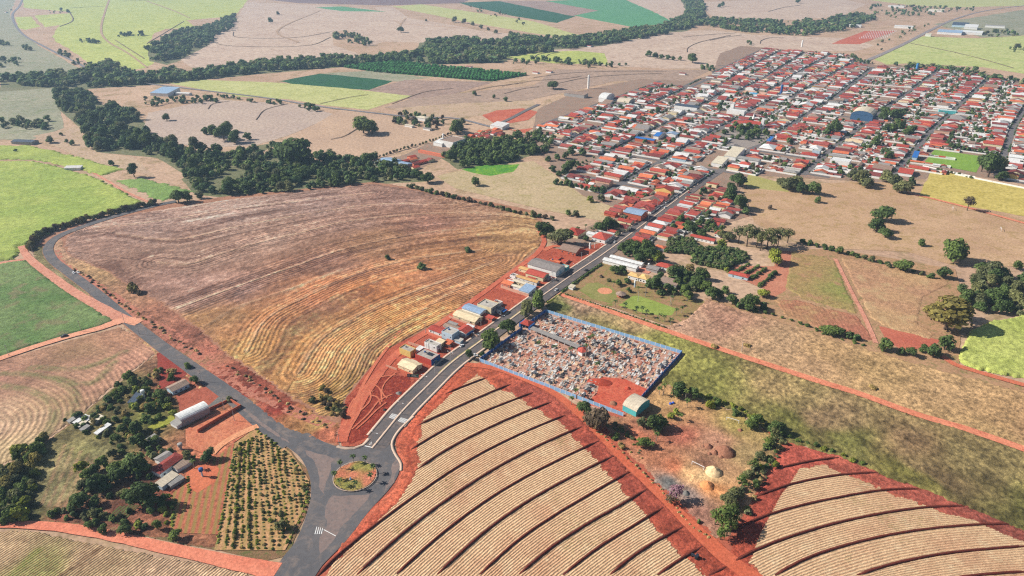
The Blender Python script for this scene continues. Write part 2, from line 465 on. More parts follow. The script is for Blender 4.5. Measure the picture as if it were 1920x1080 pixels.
for q in ([(0, 146), (150, 136), (200, 120), (250, 141), (420, 127), (480, 117), (640, 104), (682, 106), (780, 96), (790, 72), (850, 72), (940, 77), (960, 62), (1050, 72), (1100, 67), (1250, 45), (1280, 20), (1276, -6), (1316, -6), (1326, 32), (1290, 58), (1180, 80), (1060, 99), (960, 108), (940, 118), (830, 121), (700, 121), (500, 138), (300, 158), (150, 168), (0, 173)],
          [(340, 336), (420, 286), (520, 266), (600, 278), (645, 300), (700, 294), (766, 315), (800, 340), (700, 346), (560, 361), (430, 372), (365, 364)], [(95, 172), (150, 160), (196, 200), (254, 210), (286, 250), (336, 278), (440, 286), (360, 336), (296, 296), (236, 290), (164, 286), (152, 240), (106, 202)], [(825, 294), (866, 264), (964, 264), (1020, 284), (950, 307), (858, 318)], [(276, 95), (326, 56), (380, 52), (440, 27), (450, 45), (394, 90), (350, 110), (312, 122), (280, 114)]):
    field('wood_floor', q, M_scrub, 'scrubby floor under the creek woods', 'ground')
field('stubble_field', [(462, 4), (560, 8), (640, 12), (700, 18), (722, 27), (748, 45), (890, 55), (958, 72), (936, 82), (850, 73), (790, 80), (720, 78), (690, 88), (652, 56), (624, 60), (624, 84), (688, 106), (640, 112), (560, 120), (450, 127), (368, 130), (338, 112), (392, 84), (402, 58), (440, 40)], M_tanf, 'large pale stubble field with a lone dark tree on it')
field('stubble_field', [(700, 14), (735, 12), (765, 33), (925, 60), (1022, 69), (960, 74), (892, 54), (750, 44)], M_tanf, 'pale stubble strip above the yellow crop')
field('ploughed_field', [(455, -6), (890, -6), (868, 6), (720, 10), (560, 6)], M_purple, 'dark purplish ploughed strip at the far rim')
field('crop_field', [(735, 12), (790, 8), (1000, 40), (1092, 68), (1042, 69), (880, 42)], M_yel, 'long yellow crop strip between pale fields')
field('crop_field', [(590, 14), (640, 12), (726, 22), (640, 21)], M_teal, 'narrow green crop strip at the far rim')
field('plantation', [(858, 5), (936, 2), (1078, 30), (1044, 43), (962, 30), (884, 12)], M_dkcrop, 'dark green plantation strip beyond the yellow crop')
field('crop_field', [(1020, 2), (1165, -4), (1232, 25), (1264, 42), (1192, 52), (1110, 36), (1070, 28), (1122, 20)], M_teal, 'blue green crop field on the far slope')
field('stubble_field', [(936, 2), (1022, 2), (1122, 20), (1072, 30)], M_brown, 'tan strip between dark plantation and green field')
field('stubble_field', [(1165, -4), (1274, -5), (1286, 22), (1264, 42), (1232, 25)], M_tanf, 'pale stubble corner beside the far wood')
field('stubble_field', [(1306, 4), (1560, -6), (1624, 8), (1582, 28), (1500, 38), (1420, 36), (1338, 31)], M_tanf, 'pale stubble field above the far wood')
field('cane_field', [(1585, -6), (1960, -8), (1960, 10), (1780, 14), (1700, 9)], M_yel, 'yellow green field on the far rim')
field('stubble_field', [(1132, 86), (1240, 62), (1330, 56), (1420, 66), (1600, 72), (1640, 86), (1600, 97), (1480, 94), (1400, 86), (1332, 128), (1250, 129), (1130, 123), (1050, 113), (958, 106), (1012, 96)], M_tanf, 'pale terraced stubble field above the town')
field('pasture', [(948, 108), (1010, 98), (1080, 95), (1132, 100), (1142, 121), (1040, 119), (985, 113)], M_cane, 'light green terraced paddock beside the creek wood')
field('building_plot', [(1560, 82), (1620, 58), (1682, 58), (1640, 73), (1612, 83)], M_red, 'red earth plot staked out beside the far road')
field('cane_field', [(1640, 112), (1730, 68), (1832, 72), (1960, 64), (1960, 145), (1842, 126), (1700, 119), (1662, 121)], FG('yellow_cane', (186, 194, 122), (204, 204, 138), (170, 184, 104), 0.008, 0.1), 'yellow green cane field behind the town')
field('pasture', [(1750, 45), (1960, 12), (1960, 64), (1842, 70)], M_greygreen, 'dull grassland beyond the yellow cane')
field('plantation', [(642, 126), (740, 117), (990, 141), (922, 153), (700, 135)], M_green, 'floor of the bright green plantation block')
field('plantation', [(524, 152), (600, 138), (742, 150), (692, 169), (560, 160)], M_dkcrop, 'dark green plantation block beside the bright one')
field('crop_field', [(600, 137), (700, 133), (806, 146), (744, 153)], M_greygreen, 'grey green strip between two plantations')
field('fallow_field', [(690, 169), (760, 150), (925, 154), (852, 176), (772, 186)], M_brown, 'grey brown fallow field beside the plantation')
field('crop_field', [(310, 155), (380, 150), (520, 155), (642, 165), (772, 180), (690, 206), (600, 196), (540, 186), (450, 181)], M_yel, 'yellow field along the road below the plantations')
M_terr = FG('terraced_fallow', (176, 150, 132), (190, 162, 142), (160, 138, 120), 0.012, 0.12, (8, 9, .3, A(150, 128, 112)))
field('terraced_field', [(770, 186), (852, 176), (1002, 160), (1042, 130), (1200, 131), (1334, 131), (1292, 151), (1152, 152), (1092, 166), (1002, 186), (952, 206), (862, 216), (720, 202)], M_terr, 'brown terraced field beside the white tower')
field('stubble_field', [(735, 203), (862, 194), (1000, 188), (1012, 206), (930, 214), (850, 222), (760, 215)], M_past, 'beige stubble field above the red pit')
field('pasture', [(278, 212), (400, 186), (560, 196), (632, 216), (535, 256), (482, 272), (400, 277), (300, 267), (268, 242)], FG('pink_pasture', (188, 166, 152), (200, 178, 160), None, 0.012, 0.2), 'pinkish dry pasture inside the creek bend')
field('pasture', [(480, 292), (560, 250), (640, 206), (702, 210), (800, 240), (842, 252), (702, 302), (600, 312), (520, 282)], FG('ochre_pasture', (190, 160, 136), (206, 174, 146), None, 0.012, 0.25), 'ochre pasture with a clump of trees')
field('pasture', [(-40, 175), (100, 165), (112, 210), (120, 240), (60, 262), (-40, 262)], M_greygreen, 'hazy fallow paddock beside the creek wood')
field('pasture', [(60, 255), (160, 235), (180, 285), (250, 295), (290, 330), (235, 318), (160, 300)], M_past, 'dry paddock behind the green fields')
field('pasture', [(818, 330), (900, 312), (1000, 302), (1044, 330), (1092, 368), (1150, 388), (1132, 415), (1082, 406), (1032, 396), (930, 372), (850, 352)], FG('open_pasture', (188, 168, 130), (204, 180, 144), (176, 160, 112), 0.02, 0.35), 'open dry pasture beside the town edge')
field('garden_plot', [(866, 318), (905, 310), (975, 308), (962, 322), (920, 330), (885, 324)], FG('market_garden', (70, 140, 50), (110, 160, 60), (150, 190, 50), 0.05, 0.5), 'bright green market garden below the dark wood')
field('red_pit', [(905, 216), (930, 207), (980, 203), (1010, 210), (990, 225), (950, 232), (960, 245), (1000, 240), (985, 250), (940, 240)], M_red, 'bright red earth pit beside the bypass')
field('pasture', [(1385, 330), (1480, 346), (1700, 338), (1760, 360), (1960, 420), (1960, 500), (1790, 498), (1700, 472), (1560, 466), (1500, 452), (1415, 420)], FG('east_pasture', (186, 150, 118), (208, 172, 136), (176, 146, 100), 0.02, 0.55), 'wide dry pasture below the town with old goal posts')
field('pasture', [(1380, 332), (1400, 326), (1480, 347), (1478, 360), (1405, 352)], FG('short_grass', (170, 164, 96), (182, 172, 110), None, 0.03, 0.4), 'short green grass patch at the town edge')
field('crop_field', [(1745, 318), (1960, 358), (1960, 412), (1842, 392), (1722, 370)], FG('dry_yellow_grass', (198, 178, 96), (214, 194, 112), (180, 164, 84), 0.03, 0.3), 'yellow dry grass field below the football pitch')
field('town_ground', [(995, 262), (1008, 205), (1080, 172), (1200, 148), (1290, 152), (1335, 140), (1350, 100), (1390, 86), (1480, 94), (1600, 104), (1640, 122), (1760, 126), (1850, 138), (1960, 165), (1960, 352), (1860, 335), (1745, 318), (1735, 336), (1640, 342), (1540, 336), (1400, 328), (1380, 375), (1420, 402), (1330, 425), (1250, 470), (1190, 490), (1120, 470), (1060, 480), (1030, 455), (1130, 415), (1150, 388), (1092, 366), (1045, 330)], M_town, 'pale ground of yards and lots under the town', 'ground')
field('town_ground', [(715, 305), (760, 290), (800, 270), (850, 258), (930, 240), (940, 252), (880, 270), (840, 290), (790, 315), (740, 318)], M_town, 'yards of the small outlying settlement', 'ground')
field('smallholding_ground', [(300, 658), (342, 690), (442, 760), (484, 800), (545, 845), (584, 890), (578, 950), (540, 1042), (500, 1052), (330, 1018), (180, 988), (-20, 985), (-20, 885), (60, 850), (150, 780), (240, 705)], mat_ground('farm_ground', A(126, 108, 74), A(160, 116, 90), A(104, 112, 60), 0.05, 0.9, None, 1.0, .8), 'scrubby ground of the smallholding at the junction', 'ground')

# ---------------------------------------------------------------- near fields with their own relief
field('fallow_soil', [(58, 470), (90, 440), (150, 418), (280, 388), (430, 368), (700, 341), (860, 366), (1004, 396), (1026, 430), (1020, 466), (930, 535), (720, 670), (640, 810), (630, 842), (520, 832), (300, 664), (100, 510)], FG('fallow_soil', (168, 122, 98), (184, 136, 108), (150, 104, 84), .03, .6), 'bare soil under the fallow field and its verge', 'ground')
M_rel = mat_col('field_soil', 1.1, 0.42, 1.52, 1.0)
M_fal = mat_col('fallow_tillage', 1.1, 0.4, 1.55, 1.0, True, A(112, 76, 62))
M_rel2 = mat_col('crop_canopy', 1.4, 0.36, 1.62, 1.0)
LN = lambda *p: smooth(GL(p), 8)
ridges = [LN((300, 590), (417, 548), (540, 505), (640, 470), (780, 440), (930, 425)), LN((297, 493), (350, 497), (417, 477), (483, 457), (567, 437), (640, 418), (760, 404), (900, 400), (1005, 408)),
          LN((463, 660), (500, 600), (567, 560), (640, 527), (760, 490), (900, 470)), LN((560, 700), (600, 640), (690, 585), (800, 540), (930, 490)), LN((220, 440), (330, 450), (450, 425), (560, 405), (700, 385), (850, 382)),
          LN((180, 430), (300, 415), (430, 395), (560, 378), (700, 362)), LN((390, 610), (440, 580), (540, 545), (640, 508)), LN((640, 730), (690, 650), (780, 590), (880, 530))]
phi_r = None
cs = [(170,450,(165,130,112)),(300,420,(172,140,124)),(450,400,(178,148,132)),(600,380,(166,136,122)),(750,370,(150,116,100)),(900,400,(172,132,104)),(350,480,(170,136,116)),(500,450,(166,132,112)),(650,420,(152,118,100)),(800,420,(146,104,84)),(450,540,(138,104,90)),(350,560,(150,116,100)),(600,500,(138,100,80)),(700,450,(148,110,80)),(850,460,(160,112,74)),(950,450,(186,142,92)),(980,420,(180,140,96)),(500,600,(184,126,82)),(400,600,(168,126,84)),(600,560,(180,118,80)),(700,540,(194,128,80)),(800,520,(184,124,84)),(900,500,(176,126,84)),(600,650,(204,150,98)),(680,640,(204,152,98)),(560,720,(200,146,92)),(640,740,(178,140,80)),(740,600,(196,140,84)),(330,530,(160,124,108)),(250,500,(160,124,104)),(540,660,(194,140,84)),(470,660,(198,150,92))]
def hf(x, y):
    h = 0.22 + 0.75 * np.clip(fbm(x, y, 0.22, 4, 3) - .42, 0, 1) + 0.5 * (vn(x, y, 0.55, 21) ** 3)
    for r in ridges: h = h + 0.55 * np.exp(-(pdist(x, y, r) / 2.2) ** 2)
    return h
cf = idw(cs, 16, 3, ((0.012, .14), (0.06, .2), (0.3, .28)), 2, [(r, 2.0, (206, 172, 138), .45) for r in ridges])
guide = [ridges[k] for k in (5, 4, 1, 0, 2, 3)]
def phase(x, y):
    ph = np.zeros(len(x)); sw = np.zeros(len(x))
    for j, r in enumerate(guide):
        dd = pdist(x, y, r, True); w = 1 / (dd * dd + 60); ph += w * (j * -37.0 + dd); sw += w
    return ph / sw
def cstraw(x, y):
    c = cf(x, y)
    ph = phase(x, y); al = x * .02 + y * .008
    st1 = vn(ph, al, .16, 91) * .5 + vn(ph, al * 2, .42, 92) * .5
    c = np.array((1.12, 1.1, 1.1)) * c * (1 + (st1 - .5) * .85)[:, None]
    st2 = np.clip((vn(ph, al * 3, .3, 93) * .6 + fbm(x, y, .3, 3, 94) * .4 - .56) * 7, 0, 1) * .55
    c = c * (1 - st2)[:, None] + np.minimum(c * 1.65 + .03, .62) * st2[:, None]
    st3 = np.clip((vn(ph, al * 3, .24, 95) * .6 + fbm(x, y, .35, 3, 96) * .4 - .58) * 8, 0, 1) * .6
    c = c * (1 - st3)[:, None] + np.array(A(96, 62, 50)) * st3[:, None]
    k = np.clip((fbm(x, y, 0.33, 4, 61) - .56) * 5, 0, 1) * .6
    d = np.clip((fbm(x, y, 0.4, 4, 67) - .6) * 6, 0, 1) * .55
    tr = np.clip((fbm(x * .35 + y * .1, y, 0.045, 4, 71) - .53) * 7, 0, 1) * .45
    c = c * (1 - k)[:, None] + np.minimum(c * 1.6 + .04, .6) * k[:, None]
    c = c * (1 - d)[:, None] + np.array(A(104, 66, 48)) * d[:, None]
    return c * (1 - tr)[:, None] + (c * 1.3 + .02) * tr[:, None]
relief('fallow_field', [(118, 452), (150, 424), (260, 400), (430, 374), (560, 359), (700, 345), (762, 354), (860, 374), (1000, 400), (1018, 428), (1014, 462), (932, 528), (830, 600), (722, 660), (650, 742), (640, 786), (600, 778), (540, 742), (462, 690), (370, 615), (280, 556), (200, 508), (128, 480)], 1.05, hf, cstraw, M_fal, 'big rough fallow field of brown and golden dry grass', 'field', {'row': lambda x, y: phase(x, y) / 3.1 + 1.2 * fbm(x, y, .02, 3, 44), 'straw': lambda x, y: np.clip((fbm(x, y, .035, 3, 45) - .38) * 2.2, .06, .5)})

def canopy(name, poly, step, hgt, c1, c2, label, rowdir=None, period=None, spot=None, cat='crop'):
    def h(x, y):
        t = hgt * (0.72 + 0.5 * fbm(x, y, 0.35, 3, 8))
        if rowdir is not None:
            a = math.radians(rowdir); t = t * (0.55 + 0.45 * np.abs(np.sin(math.pi * (-x * math.sin(a) + y * math.cos(a)) / period + .5 * fbm(x, y, .08, 2, 5))))
        return t
    def c(x, y):
        k = np.clip((fbm(x, y, 0.03, 4, 31) - .5) * 2.6 + .5, 0, 1)[:, None]
        q = np.array(A(*c1)) * (1 - k) + np.array(A(*c2)) * k
        q = q * (1 + (fbm(x, y, 0.5, 3, 32) - .5) * .9)[:, None]
        if spot:
            s_ = np.clip((fbm(x, y, 0.12, 4, 33) - .58) * 6, 0, 1)[:, None] * .7
            q = q * (1 - s_) + np.array(A(*spot)) * s_
        return q
    return relief(name, poly, step, h, c, M_rel2, label, cat)
canopy('cane_crop', [(-15, 274), (55, 273), (130, 290), (232, 318), (190, 331), (120, 312), (60, 300), (-15, 300)], 2.0, 1.2, (176, 188, 94), (158, 174, 86), 'bright green cane strip beyond the dirt track')
canopy('cane_crop', [(-15, 304), (60, 303), (120, 315), (186, 336), (215, 350), (268, 380), (130, 421), (88, 440), (58, 455), (44, 462), (30, 487), (-20, 494)], 1.6, 1.4, (156, 176, 84), (176, 188, 96), 'large bright green cane field above the road bend', spot=(140, 160, 72))
canopy('crop_rows', [(212, 338), (270, 334), (368, 358), (300, 379)], 2.0, .8, (120, 152, 78), (138, 164, 90), 'green crop plot beside the creek wood')
canopy('cane_crop', [(-20, 497), (40, 488), (68, 490), (110, 523), (160, 556), (214, 602), (190, 618), (100, 643), (-20, 680)], 1.2, 1.1, (100, 130, 72), (128, 148, 92), 'dull dark green cane field between two dirt roads', 63, 2.4, (140, 128, 96))
M_swath = mat_col('mown_swath', .9, 0.5, 1.4, 0.8, True, A(150, 108, 92))
cur = [LN((-20, 720), (60, 735), (100, 760), (95, 800), (50, 850)), LN((-20, 700), (80, 706), (140, 735), (130, 790)), LN((60, 690), (160, 690), (235, 660)), LN((100, 710), (170, 720), (215, 680))]
relief('mown_field', [(-20, 682), (120, 641), (228, 612), (298, 660), (240, 703), (150, 778), (60, 848), (-20, 882)], 1.0,
       lambda x, y: .08 + .25 * fbm(x, y, .4, 3, 4) + sum(.35 * np.exp(-(pdist(x, y, r) / 1.4) ** 2) for r in cur),
       idw([(0, 720, (176, 128, 108)), (60, 700, (170, 128, 104)), (150, 660, (168, 132, 100)), (230, 630, (188, 140, 110)), (60, 780, (206, 172, 136)), (20, 850, (198, 170, 130)), (150, 730, (200, 152, 124)), (230, 680, (200, 148, 122)), (100, 760, (196, 160, 120)), (0, 790, (206, 172, 140))], 14, 3, ((0.03, .2), (0.15, .22), (0.6, .3)), 5, [(r, 3.2, (134, 132, 86), .75) for r in cur]), M_swath, 'mown field with curved swaths beside the dirt road', 'field', {'row': lambda x, y: pdist(x, y, cur[0]) / 3.4 + 1.6 * fbm(x, y, .03, 3, 12), 'straw': lambda x, y: np.clip((fbm(x, y, .04, 3, 15) - .35) * 2.2, 0, .6)})
M_straw = mat_col('straw_stubble', 1.3, 0.58, 1.34, 0.8, True, A(172, 122, 92))
RD_ = np.array(G(205, 1018)) - np.array(G(100, 1092)); RD_ = RD_ / np.linalg.norm(RD_)
relief('stubble_rows', [(-20, 1000), (60, 993), (130, 1012), (300, 1042), (465, 1074), (470, 1092), (-20, 1092)], 0.6,
       lambda x, y: .08 + .22 * fbm(x, y, .6, 3, 4),
       idw([(0, 1040, (196, 168, 130)), (150, 1050, (188, 160, 124)), (300, 1065, (200, 170, 138)), (80, 1075, (150, 150, 90)), (400, 1080, (200, 170, 136))], 8, 3, ((0.05, .2), (0.3, .3), (1.0, .35)), 9, [(LN((100, 1092), (205, 1018)), 1.6, (92, 70, 46), .9), (LN((20, 1085), (70, 1035)), 2.4, (130, 142, 70), .8)]), M_straw, 'pale stubble rows along the red track', 'field', {'row': lambda x, y: (x * RD_[1] - y * RD_[0]) / 1.5, 'straw': lambda x, y: np.full(len(x), .8)})

relief('verge', [(86, 452), (112, 442), (128, 478), (200, 508), (280, 556), (370, 615), (462, 690), (540, 742), (600, 778), (640, 800), (636, 836), (600, 830), (545, 810), (500, 794), (440, 745), (370, 695), (300, 645), (235, 594), (180, 548), (130, 512), (95, 484)], .9,
       lambda x, y: .1 + .9 * np.clip(fbm(x, y, .25, 4, 4) - .4, 0, 1) + .5 * vn(x, y, .8, 8) ** 3,
       idw([(110, 470, (190, 150, 120)), (160, 520, (196, 156, 112)), (220, 560, (188, 140, 108)), (280, 600, (170, 116, 92)), (330, 640, (150, 96, 78)), (380, 660, (188, 116, 94)), (430, 710, (160, 84, 66)), (470, 735, (150, 66, 54)), (520, 770, (146, 62, 50)), (500, 755, (176, 96, 76)), (560, 790, (170, 120, 80)), (600, 800, (186, 150, 92)), (610, 822, (206, 124, 94)), (460, 755, (180, 140, 100)), (350, 675, (176, 140, 104))], 6, 3, ((0.04, .2), (0.2, .35), (0.7, .45)), 41), M_rel, 'eroded verge of red soil and dry grass beside the highway', 'verge')
relief('verge', [(58, 466), (80, 458), (92, 490), (130, 520), (180, 560), (235, 606), (300, 660), (360, 704), (440, 760), (520, 830), (500, 812), (430, 766), (340, 700), (262, 640), (236, 616), (180, 574), (110, 522), (66, 488)], .9,
       lambda x, y: .1 + .5 * np.clip(fbm(x, y, .3, 4, 4) - .4, 0, 1) + .4 * vn(x, y, .8, 8) ** 3,
       idw([(70, 470, (130, 120, 80)), (130, 530, (140, 128, 92)), (200, 580, (160, 136, 96)), (280, 640, (196, 156, 110)), (380, 730, (206, 170, 118)), (480, 805, (190, 150, 100))], 5, 3, ((0.04, .2), (0.2, .35), (0.7, .45)), 42), M_rel, 'grassy verge between highway and pink dirt road', 'verge')
relief('scrub_ground', [(300, 658), (342, 690), (442, 760), (484, 800), (440, 832), (412, 1003), (402, 1032), (330, 1018), (180, 988), (-20, 985), (-20, 885), (60, 850), (150, 780), (240, 705)], .9,
       lambda x, y: .05 + .5 * np.clip(fbm(x, y, .25, 4, 4) - .42, 0, 1) + .4 * vn(x, y, .8, 8) ** 3,
       idw([(300, 670, (150, 110, 84)), (330, 720, (170, 100, 78)), (380, 740, (176, 104, 80)), (240, 730, (110, 104, 66)), (200, 790, (120, 110, 70)), (280, 780, (116, 118, 62)), (250, 830, (104, 100, 60)), (160, 850, (140, 134, 84)), (120, 900, (150, 142, 96)), (200, 900, (130, 110, 76)), (60, 960, (90, 90, 54)), (150, 970, (110, 76, 58)), (240, 960, (130, 84, 66)), (290, 900, (120, 80, 62)), (330, 930, (170, 96, 76)), (330, 1000, (150, 100, 74)), (400, 850, (214, 130, 96)), (350, 860, (190, 120, 90)), (420, 820, (214, 140, 108)), (300, 850, (150, 108, 78)), (120, 980, (150, 90, 70)), (30, 900, (100, 104, 54)), (130, 870, (150, 136, 96)), (170, 880, (160, 136, 100)), (100, 930, (140, 132, 92)), (180, 850, (132, 126, 84))], 6, 3, ((0.05, .22), (0.2, .38), (0.6, .6)), 43, [(LN((78 + 14 * k, 948 + 2 * k), (122 + 15 * k, 835 + 6 * k)), .9, (196, 150, 118), .55) for k in range(7)]), M_rel, 'rough scrub ground of the smallholding', 'ground')
LAYER[0] += 6
field('red_subsoil', [(552, 1095), (690, 958), (745, 880), (742, 820), (860, 690), (900, 680), (1105, 770), (1200, 752), (1236, 716), (1480, 828), (1690, 902), (1945, 1004), (1945, 1095)], FG('subsoil', (176, 92, 70), (190, 106, 82), None, .06, .9), 'red subsoil under the banked fields', 'ground', 0.1)
# ---- striped harvested field with contour banks
ter = [[(833,740),(883,720),(915,708)],[(780,800),(873,757),(960,720)],[(768,845),(840,803),(907,773),(1003,735)],[(780,882),(840,843),(907,808),(973,778),(1037,753)],
 [(590,1085),(640,1037),(707,983),(783,927),(857,877),(923,840),(990,808),(1062,778)],[(667,1080),(757,1000),(840,937),(923,883),(1007,838),(1092,800)],[(740,1080),(827,1003),(907,943),(973,902),(1040,867),(1123,827)],
 [(817,1080),(907,1000),(973,952),(1040,912),(1150,855)],[(897,1080),(973,1013),(1040,967),(1107,927),(1180,885)],[(970,1080),(1040,1023),(1107,980),(1160,950),(1213,917)],[(1053,1080),(1123,1027),(1187,987),(1243,952)],[(1140,1080),(1207,1030),(1282,987)],[(1230,1080),(1280,1047),(1318,1024)],[(1327,1080),(1365,1061)]]
ter2 = [[(1447,882),(1513,867),(1575,858)],[(1413,933),(1480,910),(1563,893),(1647,886)],[(1373,997),(1430,970),(1497,950),(1580,932),(1657,920),(1725,917)],[(1372,1055),(1423,1030),(1480,1008),(1563,983),(1647,965),(1730,953),(1808,949)],
 [(1450,1080),(1513,1048),(1580,1025),(1663,1005),(1747,992),(1830,985),(1900,983)],[(1603,1080),(1680,1057),(1780,1038),(1930,1024)],[(1780,1087),(1827,1080),(1930,1072)]]
def extend(P, L):
    a, b = np.array(P[0]), np.array(P[1]); c, d = np.array(P[-2]), np.array(P[-1])
    return [tuple(a + (a - b) / np.linalg.norm(a - b) * L)] + P + [tuple(d + (d - c) / np.linalg.norm(d - c) * L)]
def rowfn(T):
    TW = [extend(smooth(GL(t), 10), 160) for t in T]
    def f(x, y):
        D = np.stack([pdist(x, y, t, True) for t in TW], 1)       # positive on the far side
        k = (D > 0).sum(1)
        n = D.shape[1]
        # banks are ordered from far to near: D of later banks is positive first
        i = np.clip(n - k - 1, 0, n - 2)
        a = np.abs(D[np.arange(len(x)), i]); b = np.abs(D[np.arange(len(x)), i + 1])
        return i + a / (a + b + 1e-6)
    return f, TW
straw_poly = [(893,702),(925,722),(990,757),(1043,787),(1083,830),(1117,863),(1150,897),(1180,933),(1240,997),(1273,1030),(1330,1090),(575,1090),(640,1045),(700,985),(752,935),(782,880),(784,830),(792,790),(842,742)]
straw2_poly = [(1497,880),(1547,872),(1607,900),(1680,927),(1763,958),(1847,987),(1935,1024),(1935,1092),(1436,1092),(1403,1056),(1424,1004),(1457,937),(1477,910)]
red_s = idw([(900, 700, (190, 96, 68)), (1000, 745, (176, 90, 72)), (1100, 815, (170, 84, 66)), (1200, 905, (166, 82, 64)), (1300, 1010, (176, 86, 64)), (800, 760, (208, 104, 74)), (760, 900, (206, 108, 78)), (650, 1020, (196, 98, 72)), (1480, 850, (178, 88, 72)), (1600, 880, (172, 92, 74)), (1750, 930, (168, 90, 74)), (1900, 1000, (160, 88, 74)), (1430, 950, (176, 84, 66)), (1380, 1040, (178, 84, 62))], 6, 3, ((0.04, .18), (0.2, .26), (0.9, .42)), 14, [(LN((838, 716), (790, 766), (757, 812), (746, 842), (758, 872), (742, 916), (690, 968), (640, 1022), (590, 1080)), 1.3, (228, 128, 96), .6), (LN((862, 705), (806, 766), (774, 815), (765, 846), (774, 885), (752, 930), (700, 985), (650, 1040)), .8, (150, 62, 46), .7), (LN((752, 815), (742, 842), (752, 872), (736, 914), (684, 966)), .9, (140, 56, 44), .6), (LN((930, 712), (1010, 748), (1080, 806), (1140, 866), (1220, 950), (1290, 1020)), .9, (140, 62, 50), .6), (LN((1500, 852), (1600, 888), (1720, 930), (1860, 990)), .9, (140, 62, 50), .5)])
margin = relief('red_headland', [(866, 690), (884, 682), (960, 703), (1040, 742), (1100, 797), (1160, 862), (1232, 930), (1302, 1000), (1420, 1092), (552, 1095), (600, 1058), (645, 1008), (690, 958), (732, 912), (748, 888), (748, 866), (738, 838), (750, 812), (790, 765), (836, 712)], 0.7,
       lambda x, y: np.where(inside(x, y, GL(straw_poly)), -.04, .05 + .2 * fbm(x, y, .5, 3, 4) + .12 * vn(x, y, 1.1, 6)), red_s, M_rel, 'bare red headland round the striped field', 'bare earth')
margin2 = relief('red_headland', [(1474, 834), (1560, 848), (1692, 902), (1800, 942), (1945, 1004), (1945, 1095), (1360, 1095), (1372, 1010), (1402, 960), (1440, 890)], 0.7,
       lambda x, y: np.where(inside(x, y, GL(straw2_poly)), -.04, .05 + .2 * fbm(x, y, .5, 3, 4) + .12 * vn(x, y, 1.1, 6)), red_s, M_rel, 'bare red headland behind the dirt yard hedge', 'bare earth')
def strawc(x, y):
    c = np.array(A(230, 194, 152)) * np.ones((len(x), 3))
    m1 = np.clip((fbm(x, y, 0.05, 4, 51) - .45) * 3, 0, 1)[:, None] * .55
    c = c * (1 - m1) + np.array(A(204, 150, 116)) * m1
    m2 = np.clip((fbm(x, y, 0.35, 4, 52) - .62) * 6, 0, 1)[:, None] * .16
    c = c * (1 - m2) + np.array(A(166, 112, 80)) * m2
    m3 = np.clip((fbm(x, y, 0.06, 3, 53) - .6) * 5, 0, 1)[:, None] * np.clip((fbm(x, y, .8, 2, 54) - .5) * 6, 0, 1)[:, None] * .5
    c = c * (1 - m3) + np.array(A(146, 140, 82)) * m3
    m4 = np.clip((fbm(x, y, 0.16, 4, 58) - .6) * 7, 0, 1)[:, None] * .5
    c = c * (1 - m4) + np.array(A(240, 214, 172)) * m4
    return c * (1 + (fbm(x, y, .6, 2, 55) - .5) * .3)[:, None]
M_bank = mat_flat('bank_soil', A(112, 52, 40), 0.95, 0.35, 0.8)
def bank(pts, wid=1.75, hgt=1.1):
    P = np.array(smooth(GL(pts), 2.2)); n = len(P)
    T = np.gradient(P, axis=0); T /= np.linalg.norm(T, axis=1)[:, None]; N = np.stack([-T[:, 1], T[:, 0]], 1)
    prof = [(-.5, .0), (-.36, .8), (-.1, 1.0), (.14, .8), (.28, .15), (.42, .4), (.55, 0)]
    fade = np.clip(np.minimum(np.arange(n), np.arange(n)[::-1]) / 3.0, .15, 1)
    V = []; 
    for u, v in prof:
        w = (vn(P[:, 0], P[:, 1], .5, int(abs(u) * 100)) - .5)
        q = P - N * (-u * wid + w * .25)[:, None] * 1.0
        V.append(np.c_[q, hgt * v * fade * (0.85 + .3 * vn(P[:, 0], P[:, 1], .3, 3 + int(abs(u) * 50)))])
    V = np.vstack(V); i = np.arange(n - 1); F = []
    for j in range(len(prof) - 1):
        F.append(np.stack([j * n + i, j * n + i + 1, (j + 1) * n + i + 1, (j + 1) * n + i], 1))
    return mesh_np('contour_bank', V, np.vstack(F)[:, ::-1], [M_bank])
for T, poly, nm in ((ter, straw_poly, 'pale striped stubble between the curved earth banks'), (ter2, straw2_poly, 'pale striped stubble of the second banked field')):
    f, TW = rowfn(T)
    ins_w = [smooth(GL(t), 10) for t in T]
    relief('striped_stubble', poly, 0.62, lambda x, y: .16 + .1 * fbm(x, y, .3, 3, 4), strawc, M_straw, nm, 'field',
           {'row': lambda x, y: f(x, y) * 10.5, 'straw': lambda x, y: np.clip(np.min(np.stack([pdist(x, y, t) for t in ins_w], 1), 1) / 2.0, 0, 1)}, edge0=False, ragged=7.0)
    lab = 'dark red earth bank curving across the striped field' if T is ter else 'dark red earth bank curving across the second striped field'
    for t in T:
        o = structure('contour_bank', bank(t), LAYER[0] * .004, lab, 'earth bank'); o['group'] = 'contour banks in the striped field' if T is ter else 'contour banks in the second striped field'

